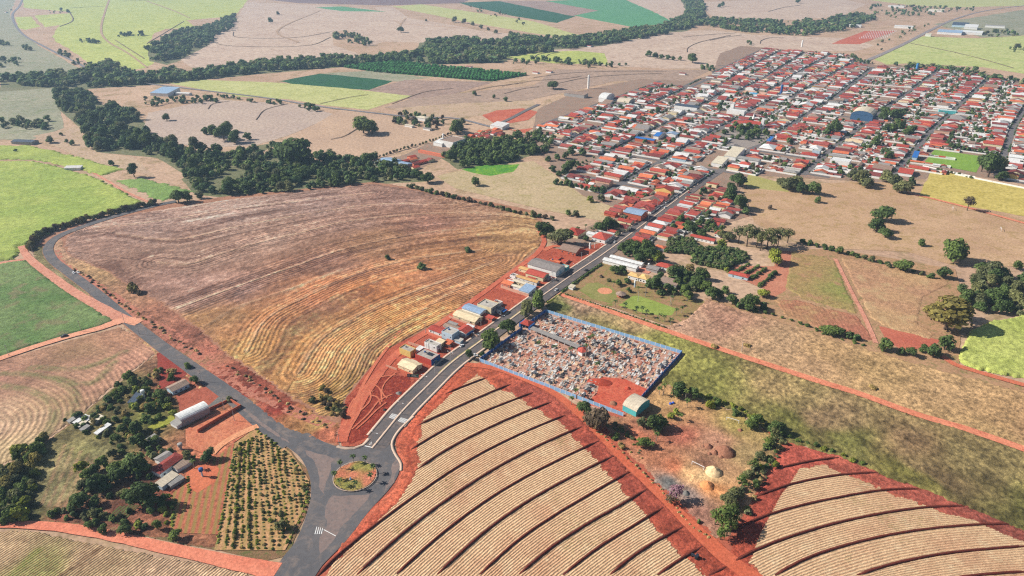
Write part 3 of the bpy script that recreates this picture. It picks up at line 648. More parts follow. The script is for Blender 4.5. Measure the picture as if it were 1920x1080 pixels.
# ---- weeds, long stubble strip, plots on the east side
relief('weedy_field', [(1022, 573), (1046, 552), (1120, 577), (1220, 612), (1320, 646), (1420, 679), (1520, 712), (1613, 741), (1713, 777), (1813, 807), (1945, 852), (1945, 1008), (1800, 948), (1690, 906), (1560, 852), (1478, 832), (1380, 775), (1300, 742), (1236, 716), (1284, 664), (1030, 586)], 0.8,
       lambda x, y: .2 + 1.3 * np.clip(fbm(x, y, .35, 4, 4) - .3, 0, 1) + .7 * vn(x, y, .8, 8) ** 3,
       idw([(1080, 575, (186, 150, 122)), (1040, 575, (120, 124, 70)), (1180, 612, (186, 156, 112)), (1150, 625, (150, 140, 84)), (1250, 650, (146, 142, 76)), (1330, 690, (146, 142, 76)), (1300, 720, (140, 136, 72)), (1420, 720, (156, 132, 90)), (1480, 790, (128, 124, 66)), (1550, 780, (162, 134, 98)), (1600, 830, (118, 114, 62)), (1700, 830, (158, 128, 92)), (1750, 890, (136, 114, 80)), (1850, 880, (148, 130, 86)), (1900, 950, (108, 104, 56)), (1700, 890, (126, 118, 62))], 14, 3, ((0.03, .25), (0.12, .38), (0.5, .5)), 21), M_rel2, 'rough weedy field between the cemetery and dirt road', 'field')
relief('stubble_field', [(1286, 598), (1325, 560), (1400, 584), (1470, 606), (1560, 634), (1650, 662), (1720, 684), (1800, 704), (1945, 742), (1945, 854), (1813, 807), (1613, 741), (1520, 712), (1320, 646), (1240, 614)], 0.9,
       lambda x, y: .12 + .45 * np.clip(fbm(x, y, .5, 3, 4) - .35, 0, 1) + .35 * vn(x, y, .9, 8) ** 3,
       idw([(1300, 600, (196, 156, 128)), (1350, 600, (180, 136, 112)), (1450, 640, (196, 160, 122)), (1550, 670, (200, 162, 116)), (1650, 700, (190, 156, 108)), (1750, 730, (204, 166, 120)), (1850, 770, (196, 158, 112)), (1920, 800, (190, 150, 108)), (1500, 690, (206, 166, 124)), (1850, 810, (186, 152, 106))], 14, 3, ((0.03, .14), (0.15, .22), (0.6, .5)), 22), M_rel, 'long tan stubble field along the orange dirt road', 'field')
field('dry_grass', [(1320, 560), (1400, 575), (1440, 545), (1480, 470), (1560, 466), (1790, 505), (1810, 560), (1800, 640), (1796, 690), (1945, 735), (1945, 770), (1720, 704), (1560, 655), (1400, 606)], FG('rough_dry_grass', (176, 136, 104), (192, 152, 116), (140, 128, 80), .04, .6), 'rough dry grass between the eastern plots', 'ground')
canopy('crop_plot', [(1484, 472), (1544, 482), (1566, 490), (1610, 590), (1500, 560), (1470, 540)], 1.0, .5, (176, 146, 98), (150, 148, 82), 'greenish tan plot beside the farm orchard', 12, 3.0, (190, 140, 110))
canopy('crop_plot', [(1574, 482), (1700, 502), (1786, 532), (1732, 560), (1722, 608), (1756, 628), (1745, 640), (1650, 610), (1628, 592)], 1.0, .5, (196, 158, 116), (190, 146, 112), 'tan stubble plot beside the big bamboo', 8, 3.0, (204, 172, 128))
canopy('crop_plot', [(1448, 562), (1500, 564), (1612, 594), (1640, 642), (1560, 624), (1474, 594)], 0.9, .45, (184, 120, 96), (178, 140, 100), 'red plot planted in thin upright rows', 84, 3.2, (196, 160, 112))
canopy('cane_crop', [(1796, 664), (1816, 622), (1850, 606), (1945, 588), (1945, 716), (1862, 702), (1800, 684)], 1.1, 2.2, (192, 198, 110), (170, 180, 92), 'tall bright green cane beside the bamboo', spot=(206, 214, 120))
field('bare_plot', [(1648, 612), (1762, 638), (1750, 652), (1692, 656), (1662, 640)], FG('red_plot', (190, 104, 84), (200, 116, 92), None, .05, .8), 'bare red triangle plot below the tan stubble')
field('bare_plot', [(1462, 470), (1486, 472), (1472, 545), (1448, 560), (1440, 545), (1380, 520), (1376, 498), (1452, 500)], FG('farm_soil', (192, 120, 96), (204, 140, 112), None, .05, .7), 'bare reddish yard soil behind the orchard')

# ---- earthworks, yards, lots
cemetery_px = [(898, 679), (1023, 585), (1279, 664), (1199, 752), (1168, 780), (1100, 762), (1020, 720)]
field('cemetery_ground', cemetery_px, FG('cemetery_soil', (196, 150, 130), (208, 166, 146), (176, 120, 100), .05, .9), 'pinkish paved ground inside the cemetery wall', 'ground', 0.1)
field('red_earthwork', [(1100, 758), (1120, 735), (1128, 708), (1170, 711), (1218, 732), (1200, 750), (1168, 778)], FG('cemetery_red', (204, 92, 70), (214, 112, 84), (186, 74, 58), .06, .8), 'dug red earth corner of the cemetery', 'ground')
yard_c = idw([(1150, 800, (178, 130, 96)), (1220, 800, (168, 112, 88)), (1260, 770, (198, 152, 106)), (1250, 760, (206, 164, 112)), (1280, 820, (180, 108, 86)), (1340, 830, (190, 140, 112)), (1380, 800, (170, 150, 88)), (1400, 850, (178, 150, 104)), (1330, 870, (160, 116, 92)), (1300, 890, (228, 180, 128)), (1330, 895, (238, 200, 146)), (1270, 880, (210, 130, 94)), (1340, 915, (232, 160, 104)), (1260, 910, (124, 122, 118)), (1300, 930, (150, 130, 120)), (1310, 960, (178, 128, 108)), (1420, 820, (166, 140, 92)), (1240, 860, (186, 124, 92)), (1200, 820, (196, 120, 90))], 5, 3, ((0.05, .2), (0.25, .28), (1.0, .3)), 25)
relief('dirt_yard', [(1108, 772), (1168, 782), (1200, 756), (1236, 716), (1300, 740), (1380, 774), (1470, 830), (1440, 885), (1402, 958), (1368, 1008), (1340, 1010), (1304, 975), (1236, 908), (1166, 842)], 0.8,
       lambda x, y: .08 + .6 * np.clip(fbm(x, y, .3, 4, 4) - .4, 0, 1) + .3 * vn(x, y, 1.0, 8) ** 3, yard_c, M_rel, 'dirt yard with spoil heaps behind the cemetery', 'yard')
field('red_lot', [(640, 838), (636, 800), (650, 745), (720, 660), (830, 600), (932, 528), (1018, 462), (1060, 470), (1148, 452), (1130, 478), (1010, 560), (880, 655), (838, 684), (788, 718), (733, 778), (690, 826), (668, 838)],
      mat_ground('red_lot', A(176, 86, 64), A(198, 104, 78), A(150, 70, 54), .05, .9, None, 1, .9), 'red earth building lots along the avenue', 'ground')
field('red_lot', [(655, 835), (640, 800), (648, 760), (700, 705), (768, 706), (770, 722), (730, 770), (690, 822)], mat_ground('churned_earth', A(128, 48, 38), A(150, 62, 46), A(196, 92, 66), .09, 1.0, None, 1, .9), 'churned dark red earth lot by the junction', 'ground')
field('red_lot', [(868, 690), (898, 681), (1040, 732), (1105, 770), (1100, 792), (1040, 742), (960, 702), (884, 684), (842, 716)], FG('verge_red', (206, 112, 84), (216, 128, 96), None, .08, .9), 'red earth strip under the blue cemetery wall', 'ground')
field('verge', [(1030, 568), (1052, 553), (1135, 577), (1240, 618), (1300, 640), (1290, 650), (1150, 600), (1062, 562)], M_past, 'dry verge beside the orange dirt road', 'ground')
field('park_ground', [(1052, 548), (1112, 508), (1130, 492), (1200, 520), (1240, 536), (1290, 560), (1322, 565), (1292, 600), (1256, 612), (1160, 580)], mat_ground('park_ground', A(150, 130, 84), A(178, 136, 104), A(128, 134, 70), .06, .8), 'leisure garden ground beside the avenue', 'ground')
field('lawn', [(1160, 573), (1186, 555), (1196, 555), (1269, 579), (1260, 592), (1236, 592), (1204, 587)], FG('lawn', (140, 158, 74), (158, 172, 84), None, .08, .9), 'mown bright lawn edged by palms', 'lawn')
field('lawn', [(1085, 545), (1101, 532), (1119, 530), (1150, 541), (1157, 554), (1147, 570), (1110, 561)], FG('lawn_dry', (134, 138, 74), (156, 148, 92), None, .08, .9), 'drier lawn round the sand circle', 'lawn')
c_ = G(1134, 546)
structure('sand_circle', mesh_np('sand_circle', [(c_[0] + 6.2 * math.cos(a), c_[1] + 6.2 * math.sin(a), 0) for a in np.linspace(0, 2 * math.pi, 25)[:-1]] + [(c_[0], c_[1], 0)], [(k, (k + 1) % 24, 24) for k in range(24)], [FG('pink_sand', (226, 150, 116), (232, 164, 124), None, .1, .9)]), lay(), 'round pink sand patch in the drier lawn', 'sand patch')
field('lot', [(1140, 490), (1150, 482), (1228, 506), (1215, 514)], FG('pink_lot', (214, 138, 116), (222, 150, 126), None, .1, .8), 'pinkish bare strip behind the long white sheds', 'ground')
field('pitch', [(1733, 305), (1752, 281), (1846, 294), (1830, 324)], FG('pitch_turf', (128, 164, 66), (146, 178, 78), None, .05, .5, (60, 8, .25, A(116, 152, 60))), 'green football pitch at the town edge', 'football pitch', 0.05)
field('square', [(1345, 252), (1420, 228), (1452, 260), (1402, 278), (1348, 270)], FG('square_paving', (150, 140, 134), (168, 156, 146), None, .05, .6), 'shaded paved square under the park trees', 'square')
LAYER[0] += 25
field('garden_bed', [(318, 932), (372, 880), (440, 832), (412, 1003), (320, 1000)], mat_ground('garden_rows', A(186, 104, 80), A(200, 122, 96), A(150, 84, 64), .08, .9, (104, 3.4, .8, A(150, 138, 78))), 'red vegetable rows beside the farmhouse', 'garden')
field('orchard_soil', [(440, 832), (482, 802), (546, 850), (580, 902), (568, 958), (535, 1032), (402, 1032), (412, 1000)], mat_ground('orchard_soil', A(200, 152, 108), A(212, 164, 120), A(168, 140, 84), .06, .9, (104, 4.4, .5, A(140, 132, 72))), 'tan soil under the young orchard', 'ground')
field('garden_bed', [(64, 900), (112, 812), (200, 838), (222, 868), (196, 900), (150, 962), (72, 952)], mat_ground('weedy_rows', A(168, 146, 108), A(182, 156, 120), A(176, 134, 104), .05, .9, (62, 3.6, .95, A(92, 104, 60))), 'weedy grey green rows of the smallholding', 'garden') if False else None
field('bare_plot', [(294, 664), (304, 660), (350, 702), (330, 716), (299, 732)], FG('deep_red_plot', (150, 64, 54), (160, 74, 62), None, .05, .8), 'square of deep red bare earth by the road')
field('bare_plot', [(330, 742), (400, 722), (420, 742), (400, 770), (345, 800), (336, 760)], FG('red_yard', (172, 92, 72), (188, 108, 86), (150, 80, 60), .1, .9), 'red yard round the white warehouse')
field('bare_plot', [(348, 806), (398, 778), (452, 762), (486, 800), (440, 830), (380, 850), (350, 838)], FG('orange_yard', (206, 124, 92), (220, 144, 108), (180, 98, 76), .1, .9), 'orange drive between warehouse and orchard')
field('bare_plot', [(352, 878), (395, 868), (412, 880), (404, 905), (370, 925), (345, 912)], FG('orange_yard2', (218, 128, 92), (206, 112, 82), None, .1, .9), 'orange yard beside the blue water tank')
field('grass_strip', [(277, 802), (326, 776), (330, 790), (286, 810)], FG('lime_grass', (150, 154, 60), (166, 164, 72), None, .1, .9), 'lime green grass strip beside the warehouse')
field('pad', [(389, 763), (416, 740), (434, 749), (402, 767)], FG('concrete_pad', (118, 116, 112), (132, 130, 124), None, .1, .9), 'grey concrete pad beside the warehouse', 'paving', .05)
field('garden_bed', [(198, 976), (222, 950), (262, 948), (226, 985)], mat_ground('veg_bed', A(90, 56, 48), A(110, 66, 54), None, .1, .9, (70, 1.8, .7, A(90, 120, 60))), 'small vegetable bed behind the farm trees', 'garden')

# ---------------------------------------------------------------- roads
LAYER[0] = max(LAYER[0], 125)
M_asph = mat_ground('worn_asphalt', A(98, 98, 102), A(114, 110, 110), A(134, 122, 116), .03, .35, None, .8, .1, .9, .32)
M_aven = mat_ground('avenue_asphalt', A(98, 94, 95), A(114, 107, 106), A(134, 118, 110), .04, .5, None, .8, .1, .9, .35)
M_street = mat_ground('street_asphalt', A(112, 108, 110), A(128, 122, 120), None, .05, .9)
M_dirt = mat_ground('orange_dirt', A(226, 138, 106), A(236, 152, 118), A(206, 118, 90), .05, .8, None, 1, .5)
M_dirtp = mat_ground('pink_dirt', A(214, 148, 124), A(226, 162, 136), A(196, 126, 102), .05, .8, None, 1, .5)
M_kerb = mat_flat('kerb_concrete', A(226, 198, 176, .68), .9, .12, 1.0)
M_paint = mat_flat('road_paint', (.8, .8, .78), .8, .12, 1.5)
M_ypaint = mat_flat('kerb_paint', A(226, 210, 110), .8, .1, 1.5)
M_rut = mat_ground('wheel_track', A(206, 112, 84), A(220, 128, 96), None, .2, 1.0)
hw = [(330, 378), (300, 384), (230, 402), (160, 424), (110, 444), (91, 464), (98, 486), (130, 512), (180, 550), (235, 597), (300, 648), (370, 698), (440, 748), (500, 797), (548, 832)]
road('dirt_track', [(108, 470), (118, 492), (160, 520), (215, 556), (262, 592), (330, 634), (420, 700), (500, 748), (570, 780), (640, 806)], [5, 5, 6, 7, 8, 11, 12, 12, 9, 7], mat_ground('pink_bank', A(186, 122, 102), A(204, 132, 108), A(166, 96, 78), .06, .8, None, 1, .6), 'pink dirt track between highway and fallow field', 'track', .35)
road('highway', hw, [8.2, 8.4, 8.6, 8.8, 9, 9.5, 11, 13], M_asph, 'grey asphalt highway curving down to the roundabout')
jn = [(520, 815), (560, 806), (600, 826), (632, 838), (662, 841), (690, 832), (735, 836), (741, 850), (750, 868), (747, 890), (733, 914), (692, 960), (650, 1014), (604, 1062), (580, 1092), (508, 1092), (528, 1050), (552, 1020), (572, 975), (583, 930), (580, 893), (562, 858), (530, 832)]
P = smooth(GL(jn + [jn[0]]), 3)[:-1]
tr = tessellate_polygon([[Vector((x, y, 0)) for x, y in P]])
structure('junction', mesh_np('junction', [(x, y, 0) for x, y in P], [list(t) for t in tr], [M_asph]), lay(), 'worn asphalt of the roundabout junction', 'road')
M_dust = mat_ground('road_dust', A(134, 118, 114), A(150, 130, 122), A(122, 114, 112), .1, .6, None, .8, .1, .9, .35)
for q in ([(572, 846), (600, 852), (626, 862), (622, 880), (610, 905), (604, 930), (598, 905), (590, 875)], [(622, 932), (660, 934), (694, 928), (660, 968), (626, 1010), (596, 1050), (606, 1000), (612, 960)], [(742, 862), (748, 880), (738, 905), (716, 930), (728, 905), (736, 880)], [(440, 752), (500, 800), (545, 832), (520, 820), (470, 784)]):
    field('dust_patch', q, M_dust, 'pinkish dust film on the junction asphalt', 'road', 2.4)
av = [(698, 842), (728, 805), (756, 771), (799, 727.5), (845, 683), (900, 642), (960, 598), (1018, 555), (1075, 515), (1130, 478), (1215, 415), (1300, 352), (1322, 337)]
avw = smooth(GL(av), 4)
def offset(P, d):
    P = np.array(P); T = np.gradient(P, axis=0); T /= np.linalg.norm(T, axis=1)[:, None]
    return [tuple(q) for q in P + np.stack([-T[:, 1], T[:, 0]], 1) * d]
def strip(name, pts, w, mat, label, cat, thick=0.0, z=None, **k):
    return structure(name, ribbon_mesh(name, pts, w, mat, thick=thick, step=4, **k), lay() if z is None else z, label, cat)
strip('carriageway', offset(avw, 4.1), 6.6, M_aven, 'carriageway of the avenue on the house side', 'road')
strip('carriageway', offset(avw, -4.1), 6.6, M_aven, 'carriageway of the avenue on the cemetery side', 'road')
strip('pavement', offset(avw, 8.4)[2:], 2.0, M_kerb, 'raised pale pavement along the house lots', 'pavement', .13)
strip('pavement', offset(avw, -8.3)[5:30], 1.8, M_kerb, 'raised pale pavement along the striped field', 'pavement', .13)
strip('median_strip', avw, 1.5, M_kerb, 'pale kerbed median strip of the avenue', 'median', .15)
strip('kerb_line', offset(avw, 0.95)[18:46], .35, M_ypaint, 'yellow painted median kerb edge', 'kerb', .155)
for a, b in ((10, 24), (10, 24)): pass
# roundabout kerbs and pavement returns
road('pavement', [(632, 838), (648, 842), (664, 842), (681, 836), (692, 824)], 2.2, M_kerb, 'pale pavement curve at the red lot corner', 'pavement', 0, .13)
road('pavement', [(776, 782), (758, 798), (744, 814), (735, 834), (741, 852), (752, 870), (752, 884)], 1.6, M_kerb, 'pale kerb curve at the striped field corner', 'pavement', 0, .13)
# crosswalk, stop line, hatch
def paint_quad(pts, name, label):
    me = mesh_np(name, [(*G(*p), 0) for p in pts], [list(range(4))], [M_paint]); return structure(name, me, ROADZ, label, 'road marking')
ROADZ = lay(.004) + .004
def lerp(p, q, t): return (p[0] + (q[0] - p[0]) * t, p[1] + (q[1] - p[1]) * t)
for a0, a1, b0, b1, lab in (((735.5, 776.5), (749.5, 780), (729, 784.5), (744, 789), 'white zebra bar across the house side carriageway'), ((752, 784), (767, 788), (746, 791), (761, 796), 'white zebra bar across the cemetery side carriageway')):
    for k in range(7):
        t0, t1 = k / 7, (k + .5) / 7
        o = paint_quad([lerp(b0, b1, t0), lerp(b0, b1, t1), lerp(a0, a1, t1), lerp(a0, a1, t0)], 'zebra_bar', lab); o['group'] = 'zebra crossing bars'
paint_quad([(680.5, 837.2), (700.5, 841.4), (701, 840.2), (681.2, 836)], 'stop_line', 'white stop line at the roundabout')
me = MB(); T3 = GL([(692, 835.5), (696.5, 834), (697, 829.3)]); mid = np.mean(T3, 0)
for k in range(3):
    a, b = np.array(T3[k]), np.array(T3[(k + 1) % 3]); ai, bi = mid + (a - mid) * .6, mid + (b - mid) * .6
    me.face([(*a, 0), (*b, 0), (*bi, 0), (*ai, 0)])
structure('yield_triangle', me.mesh('yield_triangle', M_paint), ROADZ, 'white give way triangle painted on the avenue', 'road marking')
for k in range(4):
    o = paint_quad([(590 + k * 4, 1003 - k * .2), (591.5 + k * 4, 1003.2 - k * .2), (595 + k * 3.6, 989 + k * .8), (594 + k * 3.6, 989 + k * .8)], 'hatch_bar', 'white hatch bar painted on the lower road'); o['group'] = 'hatch bars on the lower road'
paint_quad([(607, 995), (607.5, 994), (630, 1006), (629.5, 1007)], 'lane_line', 'white line leading off the hatch bars')
# dirt roads
road('dirt_road', [(1048, 551), (1120, 576), (1220, 611), (1320, 645), (1420, 678), (1520, 711), (1613, 740), (1713, 776), (1813, 806), (1940, 850)], 6.2, M_dirt, 'straight orange dirt road below the stubble field', 'dirt road', .12)
road('dirt_road', [(40, 462), (52, 482), (100, 521), (150, 555), (190, 578), (236, 604)], [6, 7, 8, 8, 9, 12], M_dirtp, 'pink dirt road running beside the highway', 'dirt road', .15)
road('dirt_road', [(-25, 499), (40, 488), (62, 486)], 4.5, M_dirtp, 'pink dirt lane between the two green fields', 'dirt road', .15)
road('dirt_road', [(262, 606), (232, 601), (190, 615), (120, 634), (50, 656), (-25, 682)], [10, 9, 7, 6.5, 6.5, 6.5], mat_ground('side_dirt', A(230, 160, 128), A(238, 172, 140), None, .08, .8), 'orange dirt side road with a dark car on it', 'dirt road', .1)
road('dirt_road', [(-20, 985), (60, 986), (130, 992), (220, 1008), (300, 1026), (420, 1052), (470, 1062), (520, 1072)], [4, 5, 6, 6, 6, 7, 8, 10], mat_ground('red_track', A(226, 132, 104), A(236, 148, 118), None, .08, .8), 'red track below the smallholding', 'dirt road', .2)
road('dirt_road', [(872, 684), (930, 692), (985, 712), (1045, 742), (1103, 793), (1165, 858), (1235, 925), (1305, 995), (1360, 1045), (1420, 1092)], [5, 5, 5, 5, 5, 5, 6, 8, 9], mat_ground('field_road', A(204, 102, 72), A(216, 116, 84), None, .1, .9), 'red dirt road along the striped field', 'dirt road', .15)
road('dirt_road', [(640, 830), (650, 800), (668, 764), (712, 700), (760, 650), (830, 604), (930, 532), (1010, 472), (1020, 450), (1005, 430)], [7, 8, 6, 6, 5, 5, 5, 5, 5, 4], mat_ground('lot_track', A(196, 100, 76), A(212, 118, 90), None, .1, .9), 'red dirt lane behind the avenue houses', 'dirt road', .2)
road('dirt_road', [(1020, 470), (1040, 462), (1080, 468), (1100, 476)], 5, M_rut, 'red lane crossing to the avenue', 'dirt road', .2)
road('dirt_road', [(1700, 362), (1760, 376), (1830, 394), (1945, 426)], 5, M_dirt, 'orange farm lane under the yellow grass', 'dirt road', .15)
road('dirt_road', [(1765, 668), (1790, 684), (1860, 706), (1945, 730)], 5, M_rut, 'red lane round the tall cane', 'dirt road', .2)
road('dirt_road', [(750, 622), (700, 690), (672, 742), (662, 780)], 2.2, M_rut, 'wheel track through the churned earth lot', 'track', .2)
for q in ([(646, 800), (668, 760), (690, 725), (720, 702)], [(652, 812), (676, 770), (682, 738), (700, 712), (742, 704)], [(648, 790), (660, 764), (676, 742), (706, 745), (714, 760)], [(690, 716), (712, 730), (716, 755)], [(655, 796), (672, 775), (694, 752), (690, 730), (672, 728)], [(660, 806), (690, 778), (712, 752), (736, 740)], [(664, 752), (680, 736), (700, 735)], [(668, 806), (684, 792), (706, 770), (724, 756)], [(742, 700), (724, 716), (716, 736), (726, 748)], [(650, 786), (655, 764), (664, 748)]):
    o = road('wheel_rut', q, 1.0, M_rut, 'orange wheel rut in the churned red lot', 'track', .3); o['group'] = 'wheel ruts in the churned lot'
road('farm_drive', [(484, 800), (455, 812), (415, 835), (398, 852)], 4.5, mat_ground('drive', A(232, 158, 116), A(238, 170, 128), None, .1, .9), 'orange drive into the smallholding', 'track', .2)
for q in ([(58, 284), (130, 303), (190, 333), (240, 362), (285, 382)], [(285, 382), (300, 384)], [(1566, 486), (1595, 545), (1625, 605), (1642, 644)]):
    o = road('dirt_track', q, [3.2, 3.2, 3.5], M_dirtp, 'narrow dirt track between the fields', 'track', .2); o['group'] = 'narrow field tracks'
for q in ([(206, -4), (196, 25), (190, 50), (192, 66), (205, 80), (240, 100), (276, 127)], [(275, 2), (330, 22), (356, 34)], [(760, 35), (752, 45), (748, 58)], [(560, 80), (520, 60), (600, 20)]):
    o = road('dirt_track', q, [9, 8, 5], mat_ground('far_track', A(190, 160, 130), A(180, 150, 124)), 'distant pale dirt track across a field', 'track', .2); o['group'] = 'distant field tracks'
road('highway', [(44, -6), (36, 12), (24, 26), (28, 45), (45, 66), (84, 88), (140, 116), (190, 140), (240, 152), (300, 160), (400, 172), (500, 184), (600, 200), (700, 212), (780, 220), (850, 222), (920, 238)], [10, 9, 8, 7, 7], FG('far_asphalt', (130, 128, 132), (140, 136, 138)), 'distant grey highway passing behind the creek', 'road')
road('bypass_road', [(920, 238), (950, 226), (985, 208), (1010, 196)], 8, M_street, 'paved bypass beside the red pit', 'road')
road('far_road', [(1607, 132), (1610, 122), (1660, 99), (1700, 80), (1742, 58), (1790, 36), (1850, 20), (1960, 6)], [13, 13, 12, 10, 9], FG('far_double_road', (150, 140, 140), (160, 150, 146)), 'straight tree lined road leaving town for the hills', 'road')
# dark terrace lines across far fields
M_tl = mat_flat('terrace_soil', A(132, 112, 96), .95, .2, .3)
for q in ([(437, 60), (445, 70), (500, 72), (560, 70), (620, 60)], [(405, 82), (430, 86), (530, 88), (580, 85), (620, 70)], [(735, 195), (800, 172), (850, 166)], [(880, 172), (930, 162), (980, 156)], [(945, 176), (985, 166), (1010, 163)], [(940, 162), (1000, 152), (1060, 148), (1090, 143)], [(1000, 146), (1060, 138), (1150, 134), (1250, 134)], [(1040, 158), (1100, 146), (1180, 140), (1240, 138)],
          [(1288, 98), (1290, 90), (1310, 80), (1370, 66)], [(1330, 76), (1360, 70), (1390, 66)], [(1425, 82), (1428, 76), (1445, 71), (1470, 70)], [(1280, 70), (1320, 66), (1380, 62)], [(1000, 112), (1010, 102), (1040, 97)], [(1022, 108), (1030, 102), (1050, 98)], [(480, 225), (500, 205), (540, 195)], [(390, 205), (400, 195), (430, 190)], [(1440, 22), (1470, 14), (1500, 10)], [(680, 235), (640, 258), (620, 262)], [(600, 195), (660, 182), (690, 178)],
          [(0, 328), (70, 318), (110, 310)], [(20, 350), (90, 372), (200, 392)], [(1700, 80), (1760, 92), (1830, 108), (1900, 128)], [(275, 82), (345, 40)], [(215, 75), (270, 110)], [(150, 75), (190, 78)], [(130, 22), (135, 40), (112, 50)], [(230, 2), (330, 0)], [(195, 12), (130, 15)]):
    o = structure('terrace_line', ribbon_mesh('terrace_line', GL(q), max(1.2, math.dist(G(*q[0]), (0, 0)) / 900), M_tl, wvar=.6, thick=.25, step=12), lay(), 'thin dark contour bank across a distant field', 'earth bank'); o['group'] = 'distant contour banks'

# ---------------------------------------------------------------- vegetation
LEAF = {k: mat_leaf('foliage_' + k, c) for k, c in dict(d=(.088, .132, .048), m=(.120, .168, .050), y=(.22, .25, .046), o=(.155, .165, .080), s=(.36, .27, .12), p=(.36, .20, .28), b=(.13, .095, .068), c=(.078, .132, .056), g=(.215, .185, .065)).items()}
M_bark = mat_flat('bark', (.12, .085, .06), .95, .3, 2.0)
M_pbark = mat_flat('palm_bark', (.30, .26, .22), .95, .25, 2.0)
ICO = None
def ico():
    global ICO
    if ICO is None:
        import bmesh
        bm = bmesh.new(); bmesh.ops.create_icosphere(bm, subdivisions=1, radius=1)
        ICO = (np.array([v.co[:] for v in bm.verts]), np.array([[v.index for v in f.verts] for f in bm.faces])); bm.free()
    return ICO
def crown_arrays(seed, nlump, nleaf, size, flat=.78, spread=.62, open_=0.0, core=.8, zc=0.0):
    """leaf clumps round several lobes; unit half-width, centred on z=zc; returns V, quads, face shade"""
    r = np.random.default_rng(seed)
    L = []
    for k in range(nlump):
        a = 2 * math.pi * (k / nlump) + r.normal() * .5; q = spread * (0.35 + .65 * r.random()) if k else 0
        z = r.uniform(-.45, .5) * flat if k else flat * .35
        L.append((q * math.cos(a), q * math.sin(a), z, r.uniform(.34, .5) if k else .52, r.uniform(.78, 1.25)))
    V, F, C = [], [], []
    for li, (x, y, z, rad, sh) in enumerate(L):
        n = int(nleaf * rad ** 2 / sum(l[3] ** 2 for l in L))
        d = r.normal(size=(n, 3)); d /= np.linalg.norm(d, axis=1)[:, None]; d[:, 2] = np.where(d[:, 2] < -.5, -d[:, 2], d[:, 2])
        p = np.array((x, y, z)) + d * rad * (r.uniform(.82, 1.12, (n, 1))) * np.array((1, 1, .9))
        keep = np.ones(n, bool)
        for lj, (x2, y2, z2, r2, _) in enumerate(L):
            if lj != li: keep &= np.linalg.norm(p - np.array((x2, y2, z2)), axis=1) > r2 * .85
        keep &= r.random(n) > open_ * (vn(p[:, 0] + 5, p[:, 1] + p[:, 2] + 5, 3.2, seed) > .45)
        p, d = p[keep], d[keep]; n = len(p)
        nr = d + np.array((0, 0, .25)) + r.normal(size=(n, 3)) * .38; nr /= np.linalg.norm(nr, axis=1)[:, None]
        t = np.cross(nr, r.normal(size=(n, 3))); t /= np.linalg.norm(t, axis=1)[:, None]; b = np.cross(nr, t)
        s = size * r.uniform(.6, 1.4, (n, 1))
        q = np.stack([p - t * s - b * s * .6, p + t * s * .3 - b * s, p + t * s + b * s * .5, p - t * s * .4 + b * s], 1)
        o = sum(len(v) for v in V); V.append(q.reshape(-1, 3)); F.append(np.arange(n * 4).reshape(-1, 4) + o)
        C.append(sh * r.uniform(.62, 1.42, n) * (1 + .25 * (d[:, 2] > .5)) if False else sh * r.uniform(.62, 1.42, n))
        if core:
            iv, fi = ico(); o = sum(len(v) for v in V)
            V.append(iv * rad * core * np.array((1, 1, .88)) + np.array((x, y, z))); F.append(np.c_[fi, fi[:, 2]] + o); C.append(np.full(len(fi), .8 * sh))
    V = np.vstack(V); V[:, 2] += zc
    C = np.concatenate(C)
    return V, np.vstack(F), np.stack([C, C, C * r.uniform(.85, 1.1, len(C))], 1)
def crown_mesh(name, arr, mat):
    V, F, C = arr
    me = bpy.data.meshes.new(name)
    fl = [tuple(f) if f[2] != f[3] else tuple(f[:3]) for f in F.tolist()]
    me.from_pydata(V.tolist(), [], fl); me.materials.append(mat)
    a = me.attributes.new('Col', 'FLOAT_COLOR', 'FACE'); a.data.foreach_set('color', np.hstack([C, np.ones((len(C), 1))]).astype(np.float32).ravel())
    return me
# crown shapes: round, broad, tall, open
SHAPE = dict(r=[crown_arrays(k, 9, 1000, .085, .82, .58, zc=.86) for k in (1, 2, 3)], w=[crown_arrays(k, 11, 1000, .085, .5, .7, zc=.78) for k in (11, 12)],
             t=[crown_arrays(k, 8, 900, .085, 1.5, .42, zc=1.32) for k in (21, 22)], e=[crown_arrays(k, 10, 700, .075, 1.1, .68, .6, .55, zc=1.4) for k in (31, 32)],
             q=[crown_arrays(k, 7, 420, .1, .8, .58, zc=.76) for k in (41, 42, 43)], h=[crown_arrays(k, 6, 420, .12, .7, .6, zc=.5) for k in (51, 52, 53)])
FAR = [crown_arrays(k, 5, 60, .22, .8, .5, core=.86, zc=.72) for k in (61, 62, 63, 64)]
TRUNKH = dict(r=.45, w=.5, t=.5, e=.95, q=.4, h=.15)
CM = {}
def crown_for(shape, kind):
    k = RNG.randrange(len(SHAPE[shape]))
    key = (shape, kind, k)
    if key not in CM: CM[key] = crown_mesh('crown', SHAPE[shape][k], LEAF[kind])
    return CM[key]
TRK = {}
def trunk_mesh(shape):
    if shape not in TRK:
        mb = MB(); h = TRUNKH[shape]
        mb.tube((0, 0, -.1), (.02, .01, h), .085, .06, 6)
        for k in range(3):
            a = 2.1 * k + .4
            mb.tube((.02, .01, h * .85), (.38 * math.cos(a), .38 * math.sin(a), h + .55), .05, .02, 5)
        TRK[shape] = mb.mesh('trunk', M_bark)
    return TRK[shape]
KW = dict(d='dark green', m='mid green', y='bright yellow green', o='dull olive', s='straw coloured', p='pink blossoming', b='bare brown', c='deep green', g='golden')
SW = dict(r='round', w='spreading', t='tall', e='open crowned', q='small round', h='low')
TREES = []     # (x, y, radius, shape, kind, zscale, label or None, group or None)
